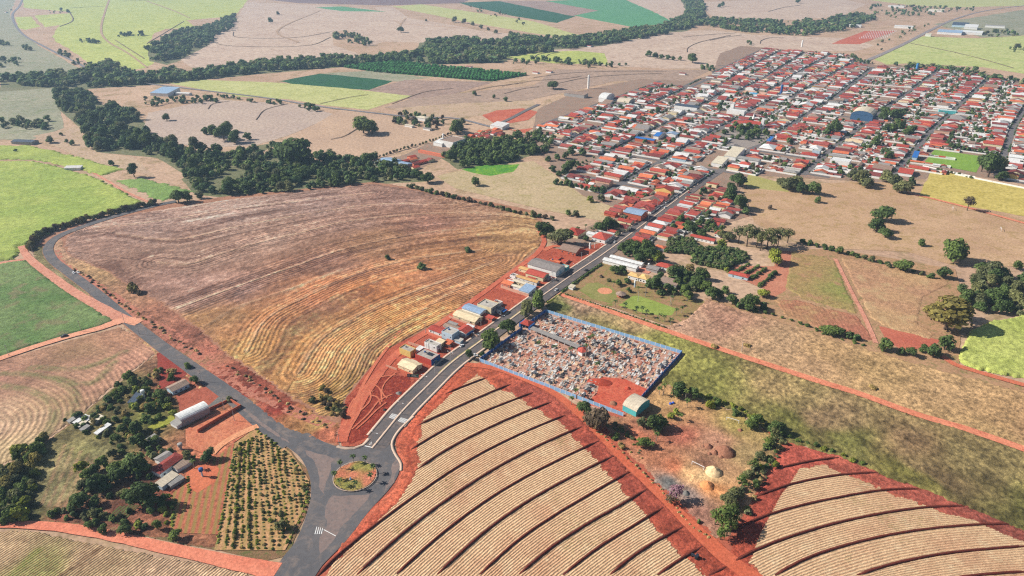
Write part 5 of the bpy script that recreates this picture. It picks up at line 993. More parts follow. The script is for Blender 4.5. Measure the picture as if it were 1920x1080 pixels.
def slab(mb, q, t, m=0):
    q = [Vector(p) for p in q]; n = (q[1] - q[0]).cross(q[2] - q[0]).normalized()
    if n.z < 0: n = -n
    top = [p + n * t for p in q]
    i = len(mb.v); mb.v += [tuple(p) for p in top + q]; k = len(q)
    mb.f.append([i + j for j in range(k)]); mb.m.append(m); mb.f.append([i + k + j for j in reversed(range(k))]); mb.m.append(m)
    for j in range(k): mb.f.append([i + j, i + k + j, i + k + (j + 1) % k, i + (j + 1) % k]); mb.m.append(m)
def house_geo(D, W, h, roof, slope=.32, ov=.45):
    """local x = depth D towards the street, y = width W; returns wall and roof collectors"""
    w, r = MB(), MB(); x, y = D / 2, W / 2; b = -.35
    P = [(-x, -y), (x, -y), (x, y), (-x, y)]
    def walls(hs):
        for k in range(4):
            (x0, y0), (x1, y1) = P[k], P[(k + 1) % 4]
            w.face([(x0, y0, b), (x1, y1, b), (x1, y1, hs[(k + 1) % 4]), (x0, y0, hs[k])])
    if roof == 'gx':
        rh = h + y * slope; walls([h] * 4)
        for s in (-1, 1): w.face([(s * x, -y, h), (s * x, y, h), (s * x, 0, rh)])
        X, Yo, z0 = x + ov, y + ov, h - ov * slope
        slab(r, [(-X, -Yo, z0), (X, -Yo, z0), (X, 0, rh), (-X, 0, rh)], .13); slab(r, [(X, Yo, z0), (-X, Yo, z0), (-X, 0, rh), (X, 0, rh)], .13)
    elif roof == 'gy':
        rh = h + x * slope; walls([h] * 4)
        for s in (-1, 1): w.face([(-x, s * y, h), (x, s * y, h), (0, s * y, rh)])
        X, Yo, z0 = x + ov, y + ov, h - ov * slope
        slab(r, [(-X, -Yo, z0), (0, -Yo, rh), (0, Yo, rh), (-X, Yo, z0)], .13); slab(r, [(X, Yo, z0), (0, Yo, rh), (0, -Yo, rh), (X, -Yo, z0)], .13)
    elif roof == 'hip':
        walls([h] * 4); m = min(x, y); rh = h + m * slope * 1.15; X, Yo = x + ov, y + ov; z0 = h - .1
        if x >= y: a, c = (-(x - m), 0, rh), (x - m, 0, rh)
        else: a, c = (0, -(y - m), rh), (0, y - m, rh)
        if x >= y:
            slab(r, [(-X, -Yo, z0), (X, -Yo, z0), c, a], .12); slab(r, [(X, Yo, z0), (-X, Yo, z0), a, c], .12); slab(r, [(-X, Yo, z0), (-X, -Yo, z0), a], .12); slab(r, [(X, -Yo, z0), (X, Yo, z0), c], .12)
        else:
            slab(r, [(-X, Yo, z0), (-X, -Yo, z0), a, c], .12); slab(r, [(X, -Yo, z0), (X, Yo, z0), c, a], .12); slab(r, [(-X, -Yo, z0), (X, -Yo, z0), a], .12); slab(r, [(X, Yo, z0), (-X, Yo, z0), c], .12)
    elif roof == 'mono':
        rh = h + W * .12; walls([h, h, rh, rh]); X, Yo = x + .3, y + .3
        slab(r, [(-X, -Yo, h), (X, -Yo, h), (X, Yo, rh + .03), (-X, Yo, rh + .03)], .1)
    elif roof == 'flat':
        walls([h] * 4); t = .18
        for (a0, a1, c0, c1) in ((-x + .002, x - .002, -y + .002, -y + t), (-x + .002, x - .002, y - t, y - .002), (-x + .002, -x + t, -y + t, y - t), (x - t, x - .002, -y + t, y - t)): w.box(a0, a1, c0, c1, h - .6, h + .02)
        r.box(-x + t, x - t, -y + t, y - t, h - .75, h - .5)
    elif roof == 'barrel':
        n = 9; rise = y * .42
        pr = [(y * math.sin(-math.pi / 2 * .98 + math.pi * .98 * k / (n - 1)) / math.sin(math.pi / 2 * .98), rise * (math.cos(-math.pi / 2 * .98 + math.pi * .98 * k / (n - 1))) + h) for k in range(n)]
        walls([h] * 4)
        for s in (-1, 1): w.face([(s * x, yy, zz) for yy, zz in (pr if s > 0 else pr[::-1])])
        for k in range(n - 1):
            (y0, z0), (y1, z1) = pr[k], pr[k + 1]; X = x + .25
            r.face([(-X, y0, z0 + .1), (X, y0, z0 + .1), (X, y1, z1 + .1), (-X, y1, z1 + .1)]); r.face([(-X, y1, z1 + .02), (X, y1, z1 + .02), (X, y0, z0 + .02), (-X, y0, z0 + .02)])
        for k in range(n - 1):
            for s in (-1, 1):
                (y0, z0), (y1, z1) = pr[k], pr[k + 1]; r.face([(s * (x + .25), y0, z0 + .02), (s * (x + .25), y0, z0 + .1), (s * (x + .25), y1, z1 + .1), (s * (x + .25), y1, z1 + .02)])
    return w, r
def window_on(root, side, u, z, ww, wh, D, W):
    """side 0: long wall y=-W/2 at x=u; side 1: street wall x=D/2 at y=u"""
    f, g = MB(), MB()
    if side == 0:
        y = -W / 2
        f.box(u - ww / 2 - .08, u + ww / 2 + .08, y - .09, y - .004, z - .08, z + wh + .08); g.box(u - ww / 2, u + ww / 2, y - .13, y - .092, z, z + wh)
    else:
        x = D / 2
        f.box(x + .004, x + .09, u - ww / 2 - .08, u + ww / 2 + .08, z - .08, z + wh + .08); g.box(x + .092, x + .13, u - ww / 2, u + ww / 2, z, z + wh)
    fo = part('window', f, M_frame, root); part('pane', g, M_glass, fo)
def door_on(root, u, ww, wh, D, mat=None):
    f = MB(); f.box(D / 2 + .004, D / 2 + .1, u - ww / 2, u + ww / 2, 0, wh); part('door', f, mat or M_doorm, root)

DV = np.array([0.56412, 0.82569]); NV = np.array([0.82569, -0.56412]); O0 = np.array(G(1018, 555)); RZ = math.atan2(NV[1], NV[0])
def AB(px, py):
    q = np.array(G(px, py)) - O0; return float(q @ DV), float(q @ NV)
def XY(a, b): return tuple(O0 + DV * a + NV * b)
HERO_XY = []   # (x, y, radius) kept free of generated houses
N_HOUSE = [0]
def bld(near, left, W, h, roof, wall, rmat, label, right=None, name='house', cat='house', free=False, front=None, win=(), door=None, group=None, slope=.32, extra=None, D=None):
    """near, left and right are the pixel feet of the visible corners; walls follow the street grid unless free"""
    Np, Lp = np.array(G(*near)), np.array(G(*left))
    if free: ax = (Np - Lp) / np.linalg.norm(Np - Lp)
    else: ax = NV
    ay = np.array([-ax[1], ax[0]])
    D = D or max(3.0, float((Np - Lp) @ ax))
    if right is not None: W = max(2.5, float((np.array(G(*right)) - Np) @ ay))
    c = Np - ax * D / 2 + ay * W / 2
    root = thing(name, label, cat, (c[0], c[1], 0), math.atan2(ax[1], ax[0]), group)
    w, r = house_geo(D, W, h, roof, slope)
    wl = part('wall', w, WALL[wall], root); part('roof', r, ROOF[rmat], root)
    if cat in ('house', 'shop') and not win and D > 5:
        win = [(0, q, 1.2, 1.0, .9) for q in np.linspace(-.7, .7, max(2, int(D / 4.5)))] + [(1, -.45, 1.1, 1.2, 1.0)]
    if cat in ('house', 'shop') and door is None and W > 3.4: door = (.35, .95, 2.1)
    if roof == 'flat' and D * W > 24:
        m = MB(); m.lathe([(.62, h - .5), (.7, h + .35), (.4, h + .6)], 8, 0, (-D * .22, W * .12)); part('water_tank', m, WALL['deepblue'] if (N_HOUSE[0] % 2) else WALL['grey'], root)
    if front:
        f = MB(); f.box(D / 2 + .004, D / 2 + .06, -W / 2, W / 2, 0, h); part('front_wall', f, WALL[front], root)
    for s, u, z, ww, wh in win: window_on(root, s, u * (D if s == 0 else W) / 2, z, ww, wh, D, W)
    if door: door_on(root, door[0] * W / 2, door[1], door[2], D + (.12 if front else 0), door[3] if len(door) > 3 else None)
    if extra: extra(root, D, W, h)
    HERO_XY.append((c[0], c[1], max(D, W) / 2 + 3)); N_HOUSE[0] += cat == 'house'
    return root
def solar(x0, x1, y0, y1, z, sl=0.0):
    def f(root, D, W, h):
        m = MB(); n = max(1, int((x1 - x0) / 1.05))
        for k in range(n):
            for j in range(2):
                m = MB(); xa = x0 + k * 1.05; ya = y0 + j * (y1 - y0) / 2
                m.box(xa, xa + 1.0, ya, ya + (y1 - y0) / 2 - .06, h + z, h + z + .06); part('solar_panel', m, M_glass, root)
    return f
def annex(dx, dy, w, d, hh, roofm, wallm='white', name='annex'):
    def f(root, D, W, h):
        a, r = house_geo(w, d, hh, 'mono', ov=.2)
        for m in (a, r): m.v = [(x + dx, y + dy, z) for x, y, z in m.v]
        p = part(name, a, WALL[wallm], root); part('annex_roof', r, ROOF[roofm], p)
    return f
def both(*fs):
    def f(*a):
        for q in fs: q(*a)
    return f
def awning(mat, dx=1.4, z=2.6, wfrac=.8):
    def f(root, D, W, h):
        m = MB(); slab(m, [(D / 2 + .1, -W * wfrac / 2, z), (D / 2 + dx, -W * wfrac / 2, z - .35), (D / 2 + dx, W * wfrac / 2, z - .35), (D / 2 + .1, W * wfrac / 2, z)], .07); part('awning', m, mat, root)
    return f
w2 = ((0, -.4, 1.1, 1.2, 1.0), (0, .3, 1.1, 1.2, 1.0))
# --- houses on the red lots, from the roundabout up the avenue
bld((774, 702), (743, 693), 0, 3.2, 'gx', 'cream', 'tan tiled', 'long cream house with tan tiled roof, first house up from the roundabout', (789, 689), extra=annex(-1, 4.6, 5, 2.4, 2.6, 'cream sheet', 'cream'), win=((0, .6, 1.1, 1.0, .9), (0, -.2, 1.3, .8, .6)), door=(0, 1.0, 2.1))
bld((809, 687), (777, 676), 0, 5.2, 'flat', 'red', 'concrete', 'red walled house with blue front and solar panels on grey flat roof', (822, 674), front='deepblue', extra=solar(-1, 4.6, -.4, 3, -.35), door=(0, 2.6, 2.6, M_gate), win=((1, .5, 3.2, 1.2, 1.0), (1, -.5, 3.2, 1.2, 1.0)))
bld((770, 672), (746, 666), 0, 5.4, 'flat', 'yellow', 'concrete', 'plain pale yellow two storey box with grey flat roof', (776, 663), win=((1, 0, 3.2, 1.0, 1.0),))
bld((790, 668), (776, 664), 6, 3.0, 'mono', 'white', 'white sheet', 'low white roofed house behind the solar panel house')
bld((819, 662), (795, 654), 0, 5.6, 'flat', 'white', 'concrete', 'white two storey house with flat grey roof below the pale blue house', (825, 655), win=((0, .6, 3.4, .9, .9), (1, 0, 3.3, 1.3, 1.1)), door=(0, 1.6, 2.2))
bld((828, 652), (816, 648), 4.5, 3.4, 'mono', 'cream', 'tan tiled', 'small cream house with tan mono pitch roof at the white two storey house')
bld((842, 652), (831, 648), 5, 2.6, 'mono', 'brick', 'orange tiled', 'low orange brick hut with tiled carport roof')
bld((848, 642), (828, 635), 0, 6.4, 'flat', 'blue', 'concrete', 'tall pale blue house with flat roof on the red lots', (860, 632), extra=annex(9.5, -2, 5, 4, 2.6, 'concrete', 'blue', 'garage'), win=((0, .7, 3.6, .8, .8), (0, -.5, 3.6, .8, .8)))
bld((828, 632), (806, 622), 7, 3.2, 'gx', 'white', 'red tiled', 'white house with red roof behind the pale blue house')
bld((856, 626), (832, 617), 5, 3.2, 'gx', 'white', 'brown sheet', 'white house with brownish sheet roof between red roofs')
bld((873, 634), (858, 626), 0, 4.0, 'gy', 'white', 'red tiled', 'white street house with red tiled front roof below the tree', (886, 624), door=(0, 2.2, 2.3, M_gate), extra=awning(ROOF['blue sheet']))
bld((890, 611), (848, 598), 0, 3.2, 'gx', 'cream', 'tan tiled', 'long cream house with amber tan roof below the blue roofed shed', (908, 602), win=w2, extra=annex(3, -4.6, 7, 2.2, 2.7, 'tan tiled', 'cream'))
bld((868, 600), (850, 594), 5, 3.0, 'gx', 'cream', 'amber tiled', 'small cream house with amber roof behind the tan one')
bld((900, 599), (866, 588), 9, 5.0, 'gx', 'white', 'blue grey sheet', 'big white shed with pale blue metal roof on the red lots', name='shed', cat='shed', slope=.2)
bld((922, 604), (899, 595), 4, 2.6, 'mono', 'salmon', 'red tiled', 'low salmon house squeezed beside the tall cream house')
bld((921, 594), (897, 584), 0, 7.6, 'flat', 'cream', 'concrete', 'tall cream two storey house with dark street front', (930, 582), front='grey', win=((1, .4, 4.2, 1.6, 1.4), (1, -.4, 4.2, 1.6, 1.4), (1, 0, 1.0, 2.4, 1.6)))
bld((926, 580), (908, 572), 5, 4.4, 'gx', 'white', 'red tiled', 'white house with red roof behind the tall cream house')
bld((939, 590), (924, 583), 5.5, 3.6, 'flat', 'white', 'concrete', 'white house with bright blue awning over its front', extra=awning(ROOF['blue sheet'], 2.6, 3.2, .95), door=(0, 1.0, 2.1))
bld((991, 556), (973, 550), 0, 3.3, 'mono', 'white', 'blue grey sheet', 'white house with blue grey roof and dark solar panels', (1005, 546), extra=solar(-3, 3.5, 1, 5, .75), win=((1, 0, 1.0, 1.4, 1.0),))
bld((956, 542), (939, 537), 6, 3.4, 'mono', 'salmon', 'orange tiled', 'salmon house with orange roof at the back of the walled row')
bld((980, 548), (956, 541), 3.4, 3.2, 'gx', 'white', 'cream sheet', 'narrow white house with cream roof, first of the narrow row')
bld((996, 543), (962, 532), 4.2, 3.4, 'gx', 'cream', 'cream sheet', 'narrow cream house with cream roof, second of the narrow row')
bld((1006, 537), (968, 525), 4.2, 3.6, 'gx', 'white', 'amber tiled', 'narrow white house with amber roof, third of the narrow row')
bld((966, 526), (956, 523), 5, 4.0, 'flat', 'white', 'concrete', 'small white box house at the back of the narrow row')
bld((1018, 529), (988, 518), 0, 4.2, 'gx', 'cream', 'red tiled', 'cream house with red roof beside the big grey warehouse', (1029, 521), win=w2, extra=annex(9.5, 1, 4, 4, 2.8, 'concrete', 'grey'))
bld((990, 514), (974, 508), 5, 3.4, 'gx', 'cream', 'amber tiled', 'cream house with amber roof at the back of the red roofed one')
bld((1042, 521), (994, 503), 0, 6.0, 'gx', 'white', 'grey sheet', 'big white warehouse with grey metal roof on the avenue', (1053, 508), name='warehouse', cat='warehouse', slope=.22, door=(0, 4.5, 4.2, WALL['blue']))
bld((1061, 510), (1051, 505), 6, 4.0, 'flat', 'teal', 'cream sheet', 'small turquoise walled shop beside the grey warehouse', name='shop', cat='shop')
bld((1049, 498), (1030, 490), 4, 3.0, 'flat', 'brick', 'orange tiled', 'low half built brick house behind the turquoise shop')
bld((1079, 481), (1049, 472), 0, 3.6, 'gx', 'brick', 'brown sheet', 'unfinished brick house with brown roof alone on the red lot', (1087, 469), win=((0, .2, 1.0, 1.1, 1.2), (0, .7, 1.0, 1.1, 1.2), (0, -.6, 1.0, 1.1, 1.2)))
bld((1134, 458), (1111, 451), 0, 4.4, 'hip', 'white', 'red tiled', 'white house with red hip roof beside the white tank post', (1143, 447), win=((0, -.4, 1.4, 1.2, 1.2), (0, .3, 1.4, 1.2, 1.2)))
bld((1147, 449), (1118, 440), 6, 4.2, 'flat', 'white', 'concrete', 'white flat roofed house with parapets behind the red hip roof')
bld((1083, 448), (1061, 440), 0, 3.6, 'hip', 'cream', 'red tiled', 'cream house with red hip roof among dark trees', (1092, 437), win=w2)
bld((1174, 436), (1160, 431), 0, 4.2, 'gx', 'cream', 'dark red tiled', 'small cream house with dark red roof and white gable band', (1179, 429))
bld((1201, 416), (1171, 407), 0, 7.0, 'gx', 'brick', 'blue grey sheet', 'tall brick warehouse with pale blue roof beside the avenue', (1210, 406), name='warehouse', cat='warehouse', slope=.2)
bld((1192, 418), (1180, 415), 4, 3.0, 'gx', 'red', 'red tiled', 'low red roofed house under the brick warehouse')
for nr, lf, W_, hh, rf_, wl_, rm_ in (((800, 681), (786, 676), 4, 2.6, 'mono', 'white', 'white sheet'), ((838, 629), (822, 623), 4, 3, 'gx', 'white', 'red tiled'), ((853, 618), (838, 612), 4, 2.8, 'mono', 'pink', 'grey sheet'), ((884, 623), (872, 618), 4, 3, 'mono', 'white', 'white sheet'), ((912, 590), (900, 586), 3.5, 2.8, 'mono', 'cream', 'orange tiled'), ((936, 576), (924, 572), 5, 3.2, 'flat', 'white', 'concrete'), ((1001, 531), (988, 526), 3.6, 2.8, 'mono', 'white', 'red tiled'), ((762, 686), (750, 682), 4, 2.6, 'mono', 'salmon', 'brick red tiled'),
        ((879, 590), (868, 586), 4, 3, 'gx', 'white', 'brown sheet'), ((1036, 514), (1026, 510), 4, 3, 'mono', 'white', 'grey sheet'), ((960, 536), (950, 533), 4, 3, 'gx', 'white', 'white sheet'), ((815, 655), (806, 652), 4, 2.7, 'mono', 'cream', 'cream sheet'), ((1152, 441), (1140, 437), 6, 3, 'gx', 'white', 'red tiled'), ((1112, 446), (1100, 442), 5, 3, 'mono', 'white', 'white sheet')):
    o = bld(nr, lf, W_, hh, rf_, wl_, rm_, None, name='outbuilding', cat='outbuilding'); WANT.append((o, f'small {wl_} outbuilding, {rm_} roof', (o.location.x, o.location.y))); o['group'] = 'outbuildings on the red lots'
# --- park side of the avenue
bld((1192, 510), (1135, 490), 6.5, 3.6, 'gx', 'white', 'white sheet', 'long white shed with white roof, lower of the pair by the park', name='shed', cat='shed')
bld((1202, 503), (1148, 484), 5.5, 3.4, 'gx', 'white', 'white sheet', 'long white shed with white roof, upper of the pair by the park', name='shed', cat='shed')
bld((1232, 513), (1213, 506), 8, 3.0, 'gx', 'grey', 'grey sheet', 'low grey roofed outbuilding behind the orange roofed house', name='shed', cat='shed')
bld((1256, 510), (1231, 502), 9, 3.2, 'hip', 'white', 'red tiled', 'white house with red hip roof deep among the farm trees')
bld((1196, 528), (1178, 522), 7, 3.8, 'hip', 'white', 'amber tiled', 'white house with bright amber hip roof, park side wing')
bld((1212, 532), (1197, 527), 9, 3.8, 'hip', 'white', 'amber tiled', 'white house with bright amber hip roof, farm side wing', win=w2)
bld((1267, 544), (1237, 533), 9, 4.2, 'mono', 'grey', 'brown sheet', 'long barn with pale brown roof beside the lawn', name='barn', cat='barn')
bld((1074, 545), (1066, 542), 4.5, 2.6, 'mono', 'white', 'cream sheet', 'tiny shed with cream roof inside the park hedge', name='shed', cat='shed')
bld((1401, 527), (1370, 513), 6.5, 3.2, 'hip', 'blue', 'red tiled', 'blue white farmhouse with red roof among the short orchard rows', win=((0, -.5, 1.0, 1.2, 1.1), (0, .5, 1.0, 1.2, 1.1)))
bld((1338, 458), (1296, 446), 6.5, 3.2, 'gx', 'white', 'red tiled', 'long red roofed wing of the house above the dense orchard')
bld((1350, 446), (1340, 443), 9, 3.4, 'gy', 'white', 'red tiled', 'short red roofed wing of the house above the dense orchard')
bld((1305, 440), (1296, 437), 8, 3.4, 'gy', 'white', 'brick red tiled', 'rear red roofed wing of the house above the dense orchard')
bld((1244, 472), (1229, 467), 6, 3.2, 'hip', 'white', 'orange tiled', 'white house with orange roof at the corner of the dense orchard')
# --- smallholding
bld((395, 776), (343, 801), 9.0, 4.4, 'barrel', 'grey', 'white sheet', 'long warehouse with bright white curved roof at the smallholding', name='warehouse', cat='warehouse', free=True)
bld((333, 806), (321, 799), 5, 2.6, 'mono', 'white', 'grey sheet', 'low grey lean-to at the end of the white warehouse', name='lean_to', cat='lean-to', free=True)
bld((356, 727), (325, 742), 7.5, 3.4, 'gx', 'blue', 'brown sheet', 'pale house with brownish roof beside the deep red plot', free=True, win=((0, -.6, 1.0, 1.2, 1.0), (0, 0, 1.0, 1.2, 1.0), (0, .6, 1.0, 1.4, 1.0)))
bld((328, 863), (306, 877), 7, 3.4, 'gx', 'white', 'grey sheet', 'white house with grey green sheet roof above the red farmhouse', free=True, win=((0, 0, 1.0, 1.1, 1.0),))
bld((347, 866), (303, 898), 7, 3.8, 'hip', 'white', 'brick red tiled', 'red tiled farmhouse in the middle of the smallholding', free=True)
bld((364, 870), (334, 888), 4.5, 2.8, 'mono', 'white', 'brown sheet', 'brown sheet roofed extension behind the red farmhouse', free=True, name='shed', cat='shed')
bld((337, 898), (306, 921), 5, 3.0, 'mono', 'blue', 'cream sheet', 'pale blue shed with cream roof below the red farmhouse', free=True, name='shed', cat='shed')
bld((347, 902), (322, 918), 3.2, 2.4, 'mono', 'grey', 'grey sheet', 'low open shed with grey roof beside the pale blue shed', free=True, name='shed', cat='shed')
bld((287, 837), (276, 829), 0, 2.4, 'mono', 'grey', 'grey sheet', 'small weathered shed under the dark tree above the farmhouse', (300, 827), free=True, name='shed', cat='shed')
bld((253, 761), (241, 760), 0, 2.2, 'mono', 'grey', 'dark slate', 'dark roofed poultry shed among the scrub', (260, 742), free=True, name='shed', cat='shed')
for (x, y), rm, wd, dp in (((133, 796), 'grey sheet', 7, 2.4), ((144, 799), 'white sheet', 4, 2.4), ((156, 792), 'white sheet', 4, 2.2), ((160, 797), 'white sheet', 5.5, 2.4), ((150, 805), 'cream sheet', 5, 2.6), ((157, 812), 'grey sheet', 4.5, 2.4), ((176, 799), 'cream sheet', 7, 4), ((184, 819), 'white sheet', 9, 2.6)):
    o = bld((x, y), (x - dp * 2.0, y - dp * .9), wd, 1.8, 'mono', 'grey', rm, None, free=True, name='animal_pen', cat='animal pen', group='small pens on the smallholding'); WANT.append((o, f'small low animal pen with {rm} roof', (o.location.x, o.location.y)))
# --- landmarks in and around town
def block(c, D, W, h, roof, wall, rm, label, name='hall', cat='hall', rz=None, **k):
    x, y = G(*c); root = thing(name, label, cat, (x, y, 0), RZ if rz is None else rz)
    w, r = house_geo(D, W, h, roof, k.get('slope', .2)); part('wall', w, WALL[wall], root); part('roof', r, ROOF[rm], root)
    HERO_XY.append((x, y, (D + W) / 4 + 4)); return root
WALL['slate'] = mat_flat('slate_blue_wall', A(74, 112, 150), .8, .1, .5)
block((1618, 222), 42, 34, 9, 'barrel', 'slate', 'cream sheet', 'big blue walled sports hall with pale arched roof', rz=RZ + math.pi / 2)
block((1080, 181), 44, 16, 6, 'mono', 'grey', 'brown sheet', 'long hall with brown grey roof below the white tower')
block((1137, 189), 16, 34, 7, 'barrel', 'white', 'white sheet', 'white hall with curved white roof near the white tower', rz=RZ)
block((1173, 196), 24, 26, 6, 'barrel', 'grey', 'cream sheet', 'pale green roofed arched hall among trees')
block((1376, 294), 16, 38, 5, 'mono', 'white', 'cream sheet', 'long cream roofed warehouse below the town square', 'warehouse', 'warehouse'); block((1349, 309), 14, 26, 5, 'mono', 'white', 'cream sheet', 'shorter cream roofed warehouse beside the avenue junction', 'warehouse', 'warehouse'); block((1404, 304), 28, 13, 5, 'gx', 'white', 'grey sheet', 'white warehouse with grey ribbed roof by the square', 'warehouse', 'warehouse')
block((1530, 290), 10, 10, 7, 'flat', 'blue', 'concrete', 'pale blue two storey box among red roofs', 'building', 'building'); block((1210, 266), 30, 9, 5, 'gx', 'brick', 'blue sheet', 'brick building with blue roof strip in town', 'building', 'building'); block((1236, 258), 8, 26, 5, 'gx', 'white', 'blue sheet', 'narrow building with blue roof beside the street bend', 'building', 'building')
block((1260, 256), 16, 13, 5, 'gy', 'white', 'blue grey sheet', 'white shed with pale blue grey roof in town', 'building', 'building'); block((1775, 213), 26, 9, 6, 'flat', 'teal', 'white sheet', 'turquoise walled building in the upper town', 'building', 'building', rz=RZ + .15); block((1715, 298), 6, 26, 5, 'mono', 'blue', 'blue sheet', 'grandstand with bright blue roof at the football pitch', 'grandstand', 'grandstand'); block((1735, 283), 4, 16, 4, 'mono', 'white', 'white sheet', 'pale grandstand beside the blue one', 'grandstand', 'grandstand')
block((1698, 326), 16, 26, 4, 'gx', 'white', 'red tiled', 'white clubhouse with red roofs at the pitch corner', 'clubhouse', 'clubhouse'); block((1575, 307), 24, 16, 6, 'flat', 'white', 'white sheet', 'white building with stepped white roofs at the town edge', 'building', 'building'); block((1380, 214), 30, 12, 7, 'flat', 'white', 'white sheet', 'white building with a white tower block in town', 'building', 'building'); block((1372, 210), 6, 6, 15, 'flat', 'white', 'concrete', 'slim white tower block in the middle of town', 'building', 'building')
block((1287, 205), 42, 12, 6, 'mono', 'white', 'dark slate', 'long white hall with dark roof in town'); block((1443, 266), 5, 20, 3.5, 'mono', 'white', 'blue sheet', 'blue roofed shelter along the town square', 'shelter', 'shelter')
block((849, 272), 26, 30, 9, 'flat', 'white', 'brown sheet', 'white factory block with brownish roof beside the wood', 'factory', 'factory'); block((828, 272), 16, 18, 5, 'mono', 'white', 'white sheet', 'white low factory wing with sloping roof', 'factory', 'factory'); block((873, 269), 34, 12, 5, 'gx', 'white', 'grey sheet', 'long grey roofed factory shed', 'shed', 'shed'); block((812, 291), 52, 4, 4, 'flat', 'salmon', 'orange tiled', 'long pink wall block along the factory yard', 'building', 'building')
block((728, 309), 20, 30, 5, 'gx', 'grey', 'blue grey sheet', 'grey blue shed beside the creek wood', 'shed', 'shed'); block((752, 313), 26, 16, 5, 'gx', 'grey', 'blue grey sheet', 'second grey blue shed beside the creek wood', 'shed', 'shed'); block((937, 240), 24, 20, 5, 'mono', 'white', 'white sheet', 'white roofed hall at the bypass bend'); block((793, 225), 22, 14, 5, 'hip', 'white', 'cream sheet', 'white house among trees behind the factory', 'house', 'house')
block((802, 244), 14, 6, 3, 'gx', 'white', 'grey sheet', 'white barn alone on the ochre pasture', 'barn', 'barn'); block((768, 238), 16, 6, 3, 'gx', 'white', 'cream sheet', 'pale barn row on the ochre pasture', 'barn', 'barn')
block((48, 269), 34, 13, 4, 'gx', 'grey', 'dark slate', 'dark blue grey roofed shed behind the cane strip', 'shed', 'shed', rz=-.15); block((139, 318), 20, 8, 3.4, 'mono', 'white', 'white sheet', 'white roofed shed beside the cane field track', 'shed', 'shed', rz=.1); block((311, 177), 38, 40, 6, 'mono', 'white', 'blue grey sheet', 'pale blue roofed hall beside the far highway', rz=-.2); block((345, 178), 30, 10, 4, 'gx', 'white', 'white sheet', 'white shed beside the pale blue roofed hall', 'shed', 'shed', rz=-.2)
for i, (c, D, W, wl, rm) in enumerate((((1800, 50), 50, 50, 'blue', 'dark slate'), ((1820, 54), 40, 50, 'white', 'white sheet'), ((1780, 64), 70, 40, 'white', 'blue grey sheet'), ((1815, 64), 80, 30, 'white', 'white sheet'), ((1694, 53), 60, 16, 'white', 'white sheet'), ((1755, 22), 60, 30, 'white', 'cream sheet'), ((1680, 14), 70, 14, 'white', 'white sheet'), ((1603, 51), 40, 14, 'white', 'white sheet'), ((1865, 52), 60, 14, 'white', 'grey sheet'), ((1740, 68), 16, 16, 'white', 'cream sheet'))):
    o = block(c, D, W, 7, 'mono', wl, rm, None, 'depot', 'depot'); WANT.append((o, f'distant depot hall with {rm} roof', (o.location.x, o.location.y))); o['group'] = 'distant depot halls'
for c in ((1030, 136), (1005, 138), (880, 127), (1105, 88), (20, 19), (12, 24), (1280, 140)):
    o = block(c, 14, 9, 3.5, 'gx', 'white', 'brick red tiled', None, 'house', 'house'); WANT.append((o, 'distant white farmhouse with red roof', (o.location.x, o.location.y)))
def tower(c, r, h, mat, label, cap=None, name='water_tower'):
    x, y = G(*c); t = thing(name, label, 'water tower', (x, y, 0))
    m = MB(); m.lathe([(r, -.3), (r, h), (r * .9, h + .3)], 14); part('shaft', m, mat, t)
    m = MB(); m.lathe([(r * .5, h + .31), (r * .5, h + .8)], 10); part('hatch', m, mat, t)
    HERO_XY.append((x, y, r + 4)); return t
tower((1103, 166), 2.1, 26, WALL['white'], 'tall slim white water tower at the upper town edge'); tower((1464, 178), 2.2, 19, WALL['deepblue'], 'bright blue water tower in the middle of town'); tower((1718, 133), 2.6, 16, mat_flat('sky_blue', A(90, 160, 220)), 'light blue water tower at the cane field edge'); tower((1503, 88), 2.2, 18, WALL['white'], 'white water tower behind the top of town'); tower((831, 260), 1.6, 7, WALL['white'], 'small white tank tower beside the factory'); tower((1106, 467), .9, 6, WALL['white'], 'white tank post on the red lot'); 
def tank(c, r, h, mat, pmat, label, pr=.45):
    x, y = G(*c); t = thing('water_tank', label, 'water tank', (x, y, 0)); m = MB(); m.tube((0, 0, -.2), (0, 0, h - 2.2), pr, pr, 8); part('post', m, pmat, t)
    m = MB(); m.lathe([(pr, h - 2.4), (r, h - 1.9), (r, h - .3), (r * .6, h), (.05, h + .1)], 12); part('tank', m, mat, t)
tank((380, 894), 1.2, 6.2, WALL['deepblue'], WALL['blue'], 'blue water tank on a pole in the orange yard'); tank((271, 748), 1.3, 7, WALL['white'], WALL['white'], 'white mushroom water tank above the scrub', .7); tank((340, 844), 1.4, 5, WALL['grey'], WALL['grey'], 'grey water tank beside the tall conifer', .8); tank((1190, 539), .9, 6.5, WALL['white'], WALL['blue'], 'slim white water tank post in the park', .7); tank((1216, 503), .9, 5, WALL['white'], WALL['white'], 'white water tank post behind the long sheds', .6); tank((1115, 466), .3, 5.6, WALL['white'], WALL['white'], 'thin white post on the red lot', .2)
# church with spire
x, y = G(1410, 240); t = thing('church', 'white church with a pointed spire on the town square', 'church', (x, y, 0), RZ)
w, r = house_geo(26, 13, 8, 'gx', .55); part('wall', w, M_white, t); part('roof', r, ROOF['red tiled'], t)
m = MB(); m.box(13.1, 17.5, -2.2, 2.2, -.3, 15); q = part('bell_tower', m, M_white, t)
m = MB(); m.lathe([(2.6, 15.02), (1.2, 19), (.08, 25)], 8); part('spire', m, M_white, t); HERO_XY.append((x, y, 18))
